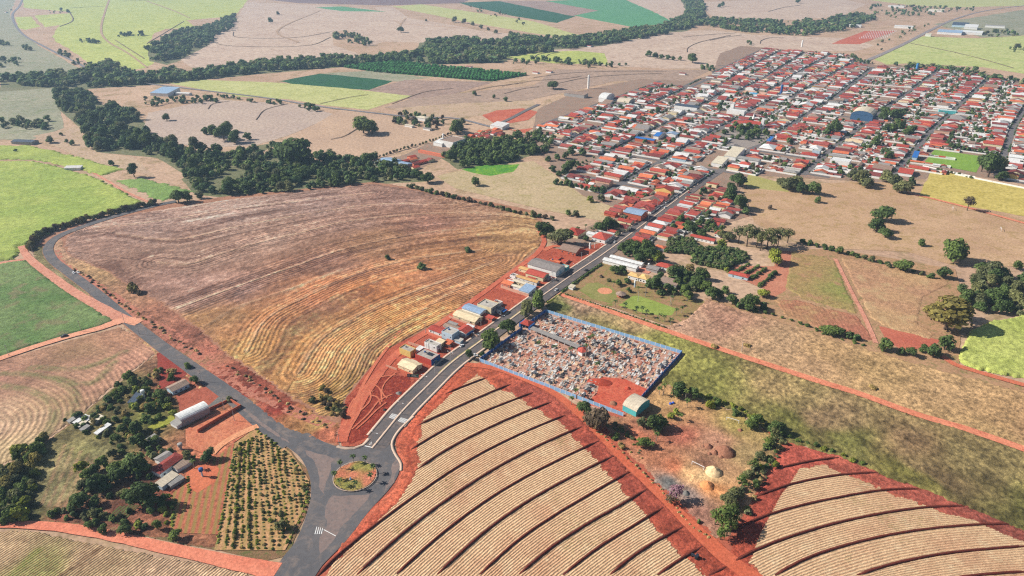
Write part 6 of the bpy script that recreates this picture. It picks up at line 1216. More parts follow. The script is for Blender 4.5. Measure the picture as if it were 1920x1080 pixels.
# gazebo
x, y = G(1164, 556); t = thing('gazebo', 'round gazebo with tan cone roof beside the lawn', 'gazebo', (x, y, 0))
m = MB(); m.lathe([(3.4, -.2), (3.4, .9)], 8); part('base', m, WALL['brick'], t)
for k in range(8): m = MB(); a = k * math.pi / 4; m.tube((3.2 * math.cos(a), 3.2 * math.sin(a), .88), (3.2 * math.cos(a), 3.2 * math.sin(a), 2.7), .1, .1, 5); part('post', m, M_white, t)
m = MB(); m.lathe([(4.6, 2.6), (4.6, 2.75), (.3, 4.4)], 8); part('roof', m, ROOF['brown sheet'], t)
# swimming pool
x, y = G(1413, 175); t = thing('swimming_pool', 'bright blue swimming pool with pale deck in town', 'pool', (x, y, .45), RZ)
m = MB(); m.box(-22, 22, -20, 20, -.5, 0); part('deck', m, WALL['pink'], t); m = MB(); m.box(-9, 9, -13, 8, .01, .06); part('water', m, mat_flat('pool_water', A(70, 180, 225), .1, .05, .3, .5), t); HERO_XY.append((x, y, 26))

# --- the town grid: streets, then a house on every lot
TOWN = GL([(1000, 255), (1012, 207), (1082, 172), (1108, 167), (1200, 150), (1290, 154), (1335, 142), (1348, 102), (1386, 88), (1480, 96), (1568, 101), (1600, 108), (1612, 126), (1680, 126), (1760, 129), (1850, 142), (1960, 168), (1960, 350), (1872, 340), (1860, 300), (1760, 274), (1744, 282), (1716, 310), (1730, 318), (1680, 336), (1640, 338), (1540, 332), (1455, 326), (1396, 322), (1372, 345), (1360, 375), (1405, 398), (1345, 425), (1312, 405), (1262, 440), (1252, 470), (1218, 462), (1196, 470), (1160, 490), (1150, 482), (1240, 405), (1225, 400), (1150, 402), (1150, 388), (1132, 368), (1100, 352), (1048, 340), (1062, 318), (1104, 300), (1110, 285), (1066, 282)])
EXC = [GL([(1728, 310), (1748, 276), (1860, 290), (1840, 330)]), GL([(1343, 254), (1418, 226), (1456, 258), (1404, 280), (1346, 272)]), GL([(1280, 150), (1330, 144), (1340, 160), (1290, 165)]), GL([(1300, 345), (1310, 360), (1150, 480), (1140, 470)]), GL([(1150, 470), (1260, 400), (1290, 425), (1245, 450), (1215, 478), (1190, 485)])]
ST1 = [([300, 1250], [-325, -330]), ([400, 1250], [-236, -256]), ([400, 736, 933, 1000], [-158, -160, -171, -180]), ([250, 804, 1000], [-81, -75, -70]), ([100, 300, 559, 756, 905, 1000], [0, 0, 4, 12, 16, 22]), ([400, 631, 963, 1200, 1700], [92, 99, 117, 134, 165]), ([500, 685, 809, 952, 1250, 1700], [188, 198, 203, 215, 240, 275]), ([500, 783, 920, 1250, 1700], [296, 305, 310, 335, 375]), ([500, 1250, 1700], [392, 425, 470]), ([500, 1250, 1700], [480, 515, 560]), ([500, 1250, 1700], [565, 605, 650])]
ST2 = [([960, 1700], [-262, -300]), ([960, 1224, 1623], [-200, -222, -242]), ([960, 1199, 1628], [-150, -155, -179]), ([960, 1273, 1611], [-100, -109, -113]), ([960, 1477, 1700], [-48, -36, -30]), ([960, 1300, 1700], [22, 20, 15])]
CR1 = [100, 205, 310, 430, 555, 655, 756, 860, 965]; CR1R = [480, 590, 700, 800, 905, 1010, 1115, 1230, 1340, 1450, 1560, 1680]; CR2 = [975, 1075, 1180, 1290, 1400, 1510, 1620, 1700]
def intown(x, y): return bool(inside(np.array([x]), np.array([y]), TOWN)[0])
def street_runs(pts, w, label):
    ok = inside(np.array([p[0] for p in pts]), np.array([p[1] for p in pts]), TOWN); run = []
    for p, k in zip(pts + [None], list(ok) + [False]):
        if k: run.append(p)
        else:
            if len(run) > 3:
                o = structure('street', ribbon_mesh('street', run[::3] + [run[-1]] if len(run) > 6 else run, w, M_street, step=20), lay(.0015), label, 'street'); o['group'] = 'town streets'
            run = []
for T in (ST1, ST2):
    for i, (aa, bb) in enumerate(T):
        if T is ST1 and i == 4: street_runs([XY(a, np.interp(a, aa, bb)) for a in np.arange(345, aa[-1], 8)], 10, 'paved street of the town grid'); continue
        street_runs([XY(a, np.interp(a, aa, bb)) for a in np.arange(aa[0], aa[-1], 8)], 8.5, 'paved street of the town grid')
for a in CR1: street_runs([XY(a, b) for b in np.arange(-330, 10 if a < 420 else 95, 6)], 7, 'paved cross street of the town grid')
for a in CR1R: street_runs([XY(a, b) for b in np.arange(95, 640, 6)], 7, 'paved cross street of the town grid')
for a in CR2: street_runs([XY(a, b) for b in np.arange(-300, 30, 6)], 7, 'paved cross street of the town grid')
HOUSES = []
def lots(T, i, a0, a1, rng):
    (aa, bb), (ac, bc) = T[i], T[i + 1]
    for side in (0, 1):
        a = a0 + 5.5
        while a < a1 - 11:
            w = rng.uniform(7.5, 14.5) if rng.random() < .93 else rng.uniform(18, 26)
            w = min(w, a1 - 1 - a); am = a + w / 2
            b1, b2 = np.interp(am, aa, bb), np.interp(am, ac, bc); half = (b2 - b1) / 2
            front = (b1 + 5.8) if side == 0 else (b2 - 5.8); sg = 1 if side == 0 else -1
            depth = min(half - 9, rng.uniform(11, 24)); set_ = rng.choice((0, 0, 1, 2.5, 4, 6))
            hw_ = w - rng.choice((.6, .6, 1.4, 2.6))
            bc_ = front + sg * (set_ + depth / 2)
            x, y = XY(am, bc_)
            ok = intown(x, y) and intown(*XY(am, front + sg * 1.0)) and not any(inside(np.array([x]), np.array([y]), e)[0] for e in EXC) and all((x - hx) ** 2 + (y - hy) ** 2 > (hr + 6) ** 2 for hx, hy, hr in HERO_XY)
            if ok and rng.random() < .93:
                rm = rng.choices(['red tiled', 'brick red tiled', 'dark red tiled', 'orange tiled', 'white sheet', 'grey sheet', 'brown sheet', 'tan tiled', 'concrete'], [20, 26, 18, 10, 11, 9, 6, 3, 4])[0]
                if w > 17: rm = rng.choice(['white sheet', 'grey sheet', 'white sheet', 'brick red tiled', 'brown sheet'])
                rt = 'flat' if rm == 'concrete' else rng.choices(['gx', 'gy', 'hip', 'mono'], [52, 16, 20, 12])[0]
                wl = rng.choices(['white', 'cream', 'pink', 'salmon', 'yellow', 'blue', 'grey'], [52, 18, 10, 6, 4, 5, 5])[0]
                HOUSES.append(dict(x=x, y=y, rz=RZ + (math.pi if side == 0 else 0) + rng.uniform(-.07, .07), D=depth, W=hw_, h=rng.uniform(2.9, 3.6) if rng.random() < .9 else rng.uniform(5, 6.2), roof=rt, wall=wl, rm=rm, lot=(w, half - 6 - set_), set=set_))
                used = set_ + depth + 1.2
                while half - 6.2 - used > 4:
                    dd = min(half - 6.4 - used, rng.uniform(3.5, 8.5)); ww = rng.uniform(3.5, w - .8); q = rng.random()
                    if q < .52:
                        x2, y2 = XY(am + rng.uniform(-1, 1) * (w - ww) / 2.2, front + sg * (used + dd / 2))
                        HOUSES.append(dict(x=x2, y=y2, rz=RZ + (math.pi if side == 0 else 0) + rng.uniform(-.05, .05), D=dd, W=ww, h=rng.uniform(2.3, 2.9), roof=rng.choice(['mono', 'gx', 'gy']), wall=rng.choice(['white', 'pink', 'salmon', 'brick', 'grey']), rm=rng.choice(['red tiled', 'brick red tiled', 'dark red tiled', 'grey sheet', 'brown sheet', 'orange tiled', 'white sheet']), lot=None, set=0, shed=True))
                    elif q < .92:
                        TREES.append([*XY(am + rng.uniform(-3, 3), front + sg * (used + dd / 2)), rng.uniform(1.9, 5.0), rng.choice('qqr'), rng.choice('ddmoc'), rng.uniform(.9, 1.25), 'small yard tree between the town roofs', 'town yard trees'])
                    used += dd + rng.uniform(.5, 2)
            elif intown(x, y) and rng.random() < .4 and not any(inside(np.array([x]), np.array([y]), e)[0] for e in EXC):
                TREES.append([x, y, rng.uniform(2, 4.5), 'r', rng.choice('ddm'), 1, 'small yard tree between the town roofs', 'town yard trees'])
            if rng.random() < .5 and intown(*XY(am, front - sg * 2)) and am > 330:
                TREES.append([*XY(am, front - sg * 1.6), rng.uniform(1.5, 2.8), 'q', rng.choice('ddc'), .95, 'street tree along a town pavement', 'town street trees'])
            a += w + .2
trng = random.Random(5)
for i in range(4):
    for a0, a1 in zip(CR1[:-1], CR1[1:]): lots(ST1, i, a0, a1, trng)
for a0, a1 in zip(CR1[3:-1], CR1[4:]): lots(ST1, 4, a0, a1, trng)
for i in (5, 6, 7, 8, 9):
    for a0, a1 in zip(CR1R[:-1], CR1R[1:]): lots(ST1, i, a0, a1, trng)
[lots(ST1, 4, q0, q1, trng) for q0, q1 in ((965, 1070), (1080, 1190), (1200, 1310), (1320, 1430), (1440, 1540))]
for i in range(5):
    for a0, a1 in zip(CR2[:-1], CR2[1:]): lots(ST2, i, a0, a1, trng)
# avenue frontage below the grid (park side) and the outlying settlement
for a in np.arange(132, 300, 10.5):
    for b, dd in ((16, 15), (34, 11)):
        w = trng.uniform(8, 10.2); x, y = XY(a, b + trng.uniform(-1, 1.5))
        if all((x - hx) ** 2 + (y - hy) ** 2 > (hr + 3) ** 2 for hx, hy, hr in HERO_XY) and (b < 20 or a > 165):
            HOUSES.append(dict(x=x, y=y, rz=RZ + math.pi, D=dd, W=w, h=3.3, roof=trng.choice(['gx', 'gx', 'hip', 'mono']), wall=trng.choice(['white', 'white', 'cream', 'pink']), rm=trng.choices(['red tiled', 'brick red tiled', 'white sheet', 'orange tiled'], [5, 4, 1, 1])[0], lot=(10, 18), set=0))
QP = GL([(1296, 372), (1330, 342), (1392, 326), (1372, 352), (1366, 385), (1412, 402), (1332, 428), (1268, 436), (1262, 402)])
for a in np.arange(205, 372, 10.5):
    for b in (15.5, 33, 49, 64, 80):
        x, y = XY(a + trng.uniform(-.8, .8), b + trng.uniform(-1.5, 1.5))
        if not inside(np.array([x]), np.array([y]), QP)[0] or any((x - q['x']) ** 2 + (y - q['y']) ** 2 < 95 for q in HOUSES) or any((x - hx) ** 2 + (y - hy) ** 2 < (hr + 3) ** 2 for hx, hy, hr in HERO_XY): continue
        if trng.random() < .72: HOUSES.append(dict(x=x, y=y, rz=RZ + math.pi + trng.uniform(-.06, .06), D=trng.uniform(11, 14), W=trng.uniform(7, 9), h=3.2, roof=trng.choice(['gx', 'gx', 'hip', 'mono', 'gy']), wall=trng.choice(['white', 'white', 'cream', 'pink']), rm=trng.choices(['red tiled', 'brick red tiled', 'white sheet', 'orange tiled', 'grey sheet', 'dark red tiled'], [5, 5, 2, 2, 1, 2])[0], lot=None, set=0))
        else: TREES.append([x, y, trng.uniform(3, 5.5), 'r', trng.choice('dmc'), 1, 'garden tree between the houses above the gum grove', 'gardens above the gum grove'])
for a in np.arange(168, 296, 11.5):
    for b, dd in ((-17, 15), (-40, 13)):
        w = trng.uniform(7, 9.5); x, y = XY(a, b)
        if all((x - hx) ** 2 + (y - hy) ** 2 > (hr + 3) ** 2 for hx, hy, hr in HERO_XY) and (a > 200 or b > -30):
            HOUSES.append(dict(x=x, y=y, rz=RZ, D=dd, W=w, h=3.2, roof=trng.choice(['gx', 'gx', 'gy']), wall=trng.choice(['white', 'cream', 'brick', 'salmon']), rm=trng.choices(['red tiled', 'brick red tiled', 'orange tiled'], [5, 3, 1])[0], lot=None, set=0))
SET = GL([(738, 306), (775, 295), (820, 285), (826, 296), (800, 312), (775, 318)]); SET2 = GL([(862, 262), (880, 250), (930, 244), (945, 252), (915, 264), (890, 268)])
for P_ in (SET, SET2):
    ax_ = np.array(P_[2]) - np.array(P_[0]); an = math.atan2(ax_[1], ax_[0])
    for k in range(60):
        x = trng.uniform(min(p[0] for p in P_), max(p[0] for p in P_)); y = trng.uniform(min(p[1] for p in P_), max(p[1] for p in P_))
        if inside(np.array([x]), np.array([y]), P_)[0] and all((x - h['x']) ** 2 + (y - h['y']) ** 2 > 110 for h in HOUSES) and all((x - hx) ** 2 + (y - hy) ** 2 > (hr + 4) ** 2 for hx, hy, hr in HERO_XY):
            HOUSES.append(dict(x=x, y=y, rz=an, D=trng.uniform(9, 14), W=trng.uniform(6, 8), h=3, roof=trng.choice(['gx', 'gy']), wall=trng.choice(['white', 'cream', 'brick', 'salmon']), rm=trng.choice(['red tiled', 'brick red tiled', 'dark red tiled', 'orange tiled']), lot=None, set=0))
for h in HOUSES:
    h['vis'] = math.sqrt(h['D'] * h['W']) * pxm(h['x'], h['y']) if abs(h['x']) * FPX / (h['y'] * CP + CAM_H * SP) < 985 else 0
HOUSES.sort(key=lambda h: -h['vis'])
NI = 300 - N_HOUSE[0] - 8
WD = dict(white='white', cream='cream', pink='beige', salmon='salmon', yellow='yellow', blue='pale blue', grey='grey', brick='brick')
RD = dict(gx='gabled', gy='cross gabled', hip='hipped', mono='single pitch', flat='flat')
def yard(h):
    m = MB(); w, L = h['lot']; x1 = h['D'] / 2 + h['set']; x0 = x1 - L; y = w / 2 + .1; t = .09
    for s in (-1, 1): m.box(x0, x1, s * y - t, s * y + t, -.3, 2.1)
    m.box(x0 - t, x0 + t, -y + t, y - t, -.3, 2.05)
    if h['set'] >= 1: m.box(x1 - t, x1 + t, -y + t, y * .3, -.3, 1.9)
    return m
for h in HOUSES[:NI]:
    base = f"{'small ' if h.get('shed') else ''}{WD[h['wall']]} {'outbuilding' if h.get('shed') else 'house'} with {RD[h['roof']]} {h['rm']} roof" if h['rm'] != 'concrete' else f"{WD[h['wall']]} house with flat concrete roof"
    sn = 'outbuilding' if h.get('shed') else 'house'
    root = link(sn, None, None, (h['x'], h['y'], 0), h['rz']); later(root, base, (h['x'], h['y']), sn, sn + 's of the town grid')
    w, r = house_geo(h['D'], h['W'], h['h'], h['roof']); part('wall', w, WALL[h['wall']], root); part('roof', r, ROOF[h['rm']], root)
    if h['lot']: part('yard_wall', yard(h), M_white if h['wall'] != 'brick' else WALL['brick'], root)
    if h['vis'] > 19 and not h.get('shed'):
        window_on(root, 1, -h['W'] * .25, 1.0, 1.3, 1.1, h['D'], h['W']); door_on(root, h['W'] * .2, 1.0, 2.1, h['D'])
        window_on(root, 0, h['D'] * .2, 1.1, 1.1, 1.0, h['D'], h['W'])
allm = MB(); mats = list(WALL.values()) + list(ROOF.values()); wi = {k: i for i, k in enumerate(WALL)}; ri = {k: i + len(WALL) for i, k in enumerate(ROOF)}
for h in HOUSES[NI:]:
    w, r = house_geo(h['D'], h['W'], h['h'], h['roof']); ca, sa = math.cos(h['rz']), math.sin(h['rz'])
    ms = [(w, wi[h['wall']]), (r, ri[h['rm']])]
    if h['lot']: ms.append((yard(h), wi['white']))
    for mb, mi in ms:
        i = len(allm.v); allm.v += [(h['x'] + x * ca - y * sa, h['y'] + x * sa + y * ca, z) for x, y, z in mb.v]
        allm.f += [[i + k for k in f] for f in mb.f]; allm.m += [mi] * len(mb.f)
o = link('distant_house', allm.mesh('distant_house', mats)); tag(o, 'mass of small red roofed houses filling the farther town blocks', 'houses', None, 'stuff')

# ---------------------------------------------------------------- cemetery
cA, cB, cC, cD = [np.array(G(*p)) for p in ((899, 678), (1023, 586), (1278, 664), (1199, 752))]; cE = np.array(G(1168, 781))
M_panel = mat_flat('pale_blue_panel', A(150, 196, 236), .8, .1, .6); M_panel2 = mat_flat('deep_blue_panel', A(58, 112, 190), .8, .12, .6); M_post = mat_flat('white_post', (.76, .76, .76), .8, .08, .6)
def wall_run(p, q, label, pm, skip=()):
    L = np.linalg.norm(q - p); n = int(L / 4.0); u = (q - p) / L; rz = math.atan2(u[1], u[0]); st = L / n
    t = thing('boundary_wall', label, 'wall', (p[0], p[1], 0), rz)
    m1, m2 = MB(), MB(); m1.box(.16, st - .16, -.08, .08, -.2, 2.9); m2.box(-.15, .15, -.14, .14, -.2, 3.05)
    a, b = m1.mesh('wall_panel', pm), m2.mesh('wall_post', M_post)
    for k in range(n + 1):
        if k < n and k not in skip: link('wall_panel', a, t, (k * st, 0, 0))
        link('wall_post', b, t, (k * st, 0, 0))
    return t
gk = int(np.linalg.norm(cB - cA) / 4.0)
wall_run(cA, cB, 'long deep blue wall with white posts along the avenue side of the cemetery', M_panel2, (int(gk * .62),))
wall_run(cB, cC, 'pale blue wall with white posts between cemetery and weedy field', M_panel)
wall_run(cC, cD, 'deep blue wall closing the far end of the cemetery', M_panel2)
wall_run(cA + (.3, -.3), cE, 'pale blue wall with white posts above the red field road', M_panel)
bld((1192, 783), (1170, 772), 0, 4.2, 'barrel', 'teal', 'cream sheet', 'pale barrel roofed shed with blue walls at the cemetery corner', (1222, 765), name='shed', cat='shed', free=True, D=10)
gx_, gy_ = G(988, 613); t = thing('gatehouse', 'blue cemetery gate with a small red tiled roof', 'gatehouse', (gx_, gy_, 0), RZ)
m = MB(); m.box(-5, -3.6, -3.5, 3.5, -.2, 3.6); m.box(3.6, 5, -3.5, 3.5, -.2, 3.6); m.box(-3.59, 3.59, -3.5, 3.5, 3.0, 3.6); part('wall', m, WALL['deepblue'], t)
m = MB(); slab(m, [(-4, -4, 3.7), (4, -4, 3.7), (1, 0, 5.4), (-1, 0, 5.4)], .1); slab(m, [(4, 4, 3.7), (-4, 4, 3.7), (-1, 0, 5.4), (1, 0, 5.4)], .1); slab(m, [(4, -4, 3.7), (4, 4, 3.7), (1, 0, 5.4)], .1); slab(m, [(-4, 4, 3.7), (-4, -4, 3.7), (-1, 0, 5.4)], .1); part('roof', m, ROOF['red tiled'], t)
p, q = np.array(G(996, 621)), np.array(G(1085, 657)); L = float(np.linalg.norm(q - p)); u = (q - p) / L
t = thing('covered_walkway', 'long grey roofed walkway crossing the cemetery', 'walkway', (p[0], p[1], 0), math.atan2(u[1], u[0]))
m = MB(); slab(m, [(0, -2.2, 2.9), (L, -2.2, 2.9), (L, 2.2, 3.3), (0, 2.2, 3.3)], .12); part('roof', m, ROOF['grey sheet'], t)
m1 = MB(); m1.box(-.12, .12, -.12, .12, -.2, 2.88); pm_ = m1.mesh('post', M_post)
for k in range(int(L / 5) + 1):
    for s in (-1.9, 1.9): link('post', pm_, t, (1 + k * 5 * (L - 2) / (int(L / 5) * 5), s, 0))
x, y = G(1092, 664); t = thing('chapel', 'white chapel with red hexagonal roof amid the tombs', 'chapel', (x, y, 0), .3)
m = MB(); m.lathe([(3.3, -.2), (3.3, 3.6)], 6); part('wall', m, M_white, t); m = MB(); m.lathe([(4.1, 3.5), (4.1, 3.62), (.1, 5.6)], 6); part('roof', m, ROOF['red tiled'], t)
m = MB(); m.box(-.7, .7, -3.2, -2.95, 0, 2.2); part('door', m, M_doorm, t)
TM = dict(white=mat_flat('white_stone', (.62, .60, .57), .7, .15, 1.5, .3, .15), grey=mat_flat('grey_granite', (.40, .375, .35), .6, .25, 1.5, .3, .3), dark=mat_flat('dark_granite', (.075, .075, .085), .5, .25, 1.5, .4, .3), pink=mat_flat('pink_stone', A(214, 160, 138), .8, .2, 1.5, .2, .2), terracotta=mat_flat('terracotta_tile', A(180, 112, 92), .8, .2, 1.5, .2, .2), beige=mat_flat('beige_stone', A(232, 200, 168), .8, .15, 1.5, .2, .15))
TGEO = {}
def tomb_geo(k):
    if k not in TGEO:
        m = MB(); h = MB()
        if k == 'slab': m.box(-.55, .55, -1.15, 1.15, -.1, .55); h.box(-.5, .5, .85, 1.1, .552, 1.5)
        elif k == 'double': m.box(-1.1, 1.1, -1.15, 1.15, -.1, .7); h.box(-.9, .9, .8, 1.1, .702, 1.9)
        elif k == 'cross': m.box(-.5, .5, -1.1, 1.1, -.1, .35); h.box(-.09, .09, .85, 1.02, .352, 1.7); h.box(-.42, -.09, .85, 1.02, 1.15, 1.34); h.box(.09, .42, .85, 1.02, 1.15, 1.34)
        elif k == 'vault': m.box(-1.1, 1.1, -1.3, 1.3, -.1, 2.3); slab(h, [(-1.3, -1.5, 2.25), (0, -1.5, 3.1), (0, 1.5, 3.1), (-1.3, 1.5, 2.25)], .12); slab(h, [(1.3, 1.5, 2.25), (0, 1.5, 3.1), (0, -1.5, 3.1), (1.3, -1.5, 2.25)], .12)
        TGEO[k] = (m, h)
    return TGEO[k]
TMESH = {}
tombs = []; tr_ = random.Random(9)
aw = np.array(AB(1092, 664)); walk_a, walk_b = np.array(G(992, 618)), np.array(G(1092, 661))
ab = [AB(*p_) for p_ in ((899, 678), (1023, 586), (1278, 664), (1199, 752), (1168, 781))]
RED = GL([(1095, 765), (1118, 733), (1128, 707), (1172, 710), (1220, 732), (1200, 755), (1168, 785)]); CEM = [tuple(v) for v in (cA, cB, cC, cD, cE)]
a = min(v[0] for v in ab) + 2
while a < max(v[0] for v in ab):
    b = min(v[1] for v in ab) + 2.5
    while b < max(v[1] for v in ab):
        x, y = XY(a + tr_.uniform(-.08, .08), b)
        if inside(np.array([x]), np.array([y]), CEM)[0] and pdist(np.array([x]), np.array([y]), CEM + CEM[:1])[0] > 2.2 and not inside(np.array([x]), np.array([y]), RED)[0] and pdist(np.array([x]), np.array([y]), [tuple(walk_a), tuple(walk_b)])[0] > 3.6 and math.dist((x, y), G(1092, 664)) > 5 and math.dist((x, y), (gx_, gy_)) > 7 and tr_.random() < .93:
            far = (b > 62)
            c = tr_.choices(list(TM), [30, 18 + 18 * far, 13 + 10 * far, 20, 7, 24])[0]; k = tr_.choices(['slab', 'double', 'cross', 'vault'], [60, 14, 22, 4])[0]
            tombs.append((x, y, c, k, RZ + tr_.choice((0, math.pi)) + tr_.uniform(-.02, .02), tr_.uniform(.92, 1.1)))
        b += tr_.choice((1.55, 1.6, 1.65, 2.5))
        if int(b / 15) != int((b - 2.2) / 15): b += 1.9
    a += 2.7
tombs.sort(key=lambda t_: t_[1])
KN = dict(slab='slab tomb with low headstone', double='double tomb with headstone', cross='low tomb with a cross', vault='small gabled burial vault')
for x, y, c, k, rz, s_ in tombs[:296]:
    t = thing('tomb', f'{c} stone {KN[k]} in the walled cemetery'.replace('terracotta stone', 'terracotta tiled').replace('dark stone', 'dark granite'), 'tomb', (x, y, 0), rz, 'tombs of the walled cemetery'); t.scale = (s_, s_, s_)
    for nm, gi, cc in (('slab', 0, c), ('headstone' if k != 'vault' else 'roof', 1, c if k != 'vault' else 'grey')):
        key = (k, gi, cc)
        if key not in TMESH: TMESH[key] = tomb_geo(k)[gi].mesh(nm, TM[cc])
        link(nm, TMESH[key], t)
m = MB(); tk = list(TM)
for x, y, c, k, rz, s_ in tombs[296:]:
    ca, sa = math.cos(rz) * s_, math.sin(rz) * s_
    for gi in (0, 1):
        g = tomb_geo(k)[gi]; i = len(m.v); m.v += [(x + px * ca - py * sa, y + px * sa + py * ca, z * s_) for px, py, z in g.v]; m.f += [[i + q for q in f] for f in g.f]; m.m += [tk.index(c if not (k == 'vault' and gi) else 'grey')] * len(g.f)
o = link('farther_tomb', m.mesh('farther_tomb', [TM[q] for q in tk])); tag(o, 'close packed tombs filling the farther cemetery', 'tombs', None, 'stuff')

# ---------------------------------------------------------------- palms
def palm_crown(seed, nf=13, L=1.0, droop=.9):
    r = np.random.default_rng(seed); V, F, C = [], [], []
    for k in range(nf):
        a = 2 * math.pi * k / nf + r.normal() * .15; el = r.uniform(.1, 1.1); w = .17
        P = []; p = np.array((0., 0., 0.)); dx = np.array((math.cos(a), math.sin(a), 0)); e = el
        for j in range(6): P.append(p.copy()); p = p + (dx * math.cos(e) + np.array((0, 0, 1)) * math.sin(e)) * L / 5; e -= droop * .42
        sd = np.array((-math.sin(a), math.cos(a), 0)); i = len(V); wd = [.25, .8, 1, .9, .6, .1]
        for q, wj in zip(P, wd): V += [q + sd * w * wj - np.array((0, 0, .09 * wj)), q, q - sd * w * wj - np.array((0, 0, .09 * wj))]
        for j in range(5):
            b = i + 3 * j; F += [(b, b + 1, b + 4, b + 3), (b + 1, b + 2, b + 5, b + 4)]; s = r.uniform(.7, 1.3); C += [s, s]
    C = np.array(C); return np.array(V), np.array(F), np.stack([C] * 3, 1)
PC = {k: [crown_mesh('crown', palm_crown(s), LEAF[k]) for s in (1, 2, 3)] for k in 'dmy'}
PT = []
for s in (1, 2):
    mb = MB(); mb.tube((0, 0, -.02), (.02 * s, .01, .5), .045, .03, 7); mb.tube((.02 * s, .01, .5), (.03 * s, .02, 1.0), .03, .022, 7); PT.append(mb.mesh('trunk', M_pbark))
def palm(px, py, h, kind='d', r=2.2, label=None, group=None):
    x, y = G(px, py); t = link('palm_tree', None, None, (x, y, 0), RNG.uniform(0, 6))
    link('trunk', RNG.choice(PT), t, (0, 0, 0), None, (h * .9, h * .9, h)); c = link('crown', RNG.choice(PC[kind]), t, (.02 * h, .01 * h, h), None, (r, r, r))
    if group: tag(t, label, 'palm tree', group)
    else: later(t, label or 'palm tree with feathery crown', (x, y), 'palm tree', 'palms')
for p_ in ((639.6, 881), (663, 870), (685.6, 872), (701, 887.5), (696, 905), (667, 919), (639, 914), (629, 901)): palm(*p_, 5.6, 'd', 2.3, 'slender palm on the roundabout island', 'roundabout palms')
for p_ in ((1153, 576), (1172, 581), (1193, 588), (1204, 588), (1212, 595), (1236, 602), (1245, 604), (1257, 610), (1268, 592), (1278, 588)): palm(*p_, 5.6, 'd', 2.7, 'palm in the row along the lower lawn edge', 'lawn palms')
for p_, h in (((1236, 742), 6), ((1243, 741), 8), ((1265, 742), 9), ((1285, 752), 8), ((1288, 765), 6)): palm(*p_, h, 'm', 2.6, 'tall bushy palm at the cemetery corner')
for p_, h in (((1230, 828), 6), ((1244, 806), 7), ((1222, 842), 4), ((1204, 842), 4), ((1275, 790), 5)): palm(*p_, h, 'm', 2.4, 'palm standing in the dirt yard')
for p_, h in (((1069, 676), 10), ((1103, 650), 8), ((1098, 672), 11), ((1111, 642), 6), ((1040, 660), 5), ((1150, 672), 5), ((1010, 650), 4), ((1120, 690), 4)): palm(*p_, h, 'd', 2.6, 'tall palm amid the tombs')
for p_, h in (((365, 880), 6), ((1071, 760), 6), ((1080, 748), 7)): palm(*p_, h, 'm', 2.3, 'palm with drooping crown')
for p_, h in (((1210, 556), 10), ((1259, 572), 8), ((1288, 565), 8), ((1262, 562), 7), ((1150, 538), 5), ((1196, 548), 5)): palm(*p_, h, 'm', 2.4, 'tall palm in the park')
for p_, h in (((1098, 434), 7), ((1108, 440), 7), ((1113, 440), 6), ((1300, 402), 7), ((1310, 406), 7), ((1318, 410), 6), ((1280, 420), 6)): palm(*p_, h, 'd', 2.4, 'palm among town edge roofs')
for k in range(10): palm(1360 + 8 * k + RNG.uniform(-3, 3), 256 + RNG.uniform(-12, 10), 10, 'd', 2.8, 'palm in the town square', 'town square palms')

# ---------------------------------------------------------------- roundabout island, poles, vehicles, small things
ic = np.array(G(666, 895)); IR = 11.6
ang = np.linspace(0, 2 * math.pi, 49)[:-1]
m = MB()
for k in range(48):
    a0, a1 = ang[k], ang[(k + 1) % 48]
    for r0, r1, z0, z1 in ((IR + .35, IR + .35, -.1, .22), (IR + .35, IR, .22, .22)):
        m.face([(ic[0] + r0 * math.cos(a0), ic[1] + r0 * math.sin(a0), z0), (ic[0] + r0 * math.cos(a1), ic[1] + r0 * math.sin(a1), z0), (ic[0] + r1 * math.cos(a1), ic[1] + r1 * math.sin(a1), z1), (ic[0] + r1 * math.cos(a0), ic[1] + r1 * math.sin(a0), z1)])
structure('island_kerb', m.mesh('island_kerb', M_kerb), lay(), 'pale kerb ring of the roundabout', 'kerb')
isl = [(ic[0] + IR * math.cos(a), ic[1] + IR * math.sin(a)) for a in ang]
icol = idw([(650, 875, (206, 130, 96)), (680, 875, (150, 146, 76)), (665, 880, (146, 144, 74)), (690, 882, (156, 150, 80)), (660, 893, (222, 136, 104)), (640, 893, (214, 130, 98)), (690, 898, (220, 136, 108)), (700, 892, (206, 116, 90)), (650, 910, (150, 148, 78)), (670, 912, (158, 150, 82)), (635, 905, (146, 140, 70)), (684, 908, (204, 126, 96))], 1.6, 3, ((0.3, .15), (1.2, .25)), 3)
relief('island', isl, .5, lambda x, y: .2 + .12 * fbm(x, y, .5, 3, 2), icol, M_rel, 'round island of patchy grass and red soil', 'island', None, False, 'structure', True)
x, y = G(658, 902); t = thing('monument', 'small white and blue monument on the roundabout island', 'monument', (x, y, .3))
m = MB(); m.lathe([(1.3, -.1), (1.1, .5)], 8); part('plinth', m, M_white, t); m = MB(); m.lathe([(.75, .5), (.5, 1.6), (.12, 2.5)], 7); part('figure', m, M_panel, t)
M_pole = mat_flat('pole_concrete', (.5, .49, .47), .85, .1, 1.0); M_steel = mat_flat('galvanised_steel', (.52, .53, .54), .5, .08, 1, .4, 0, .5)
m = MB(); m.tube((0, 0, -.1), (0, 0, 9), .11, .07, 7); LPM = m.mesh('pole', M_steel); m = MB(); m.tube((0, 0, 8.9), (1.7, 0, 9.5), .05, .05, 5); LAM = m.mesh('arm', M_steel); m = MB(); m.box(1.6, 2.4, -.16, .16, 9.42, 9.58); LHM = m.mesh('lamp_head', M_post)
AVP = [(705, 835), (753, 778), (797, 727), (845, 682), (893, 647), (942, 611), (990, 576), (1037, 541), (1078, 513), (1104, 496), (1130, 477), (1177, 443), (1215, 415)]
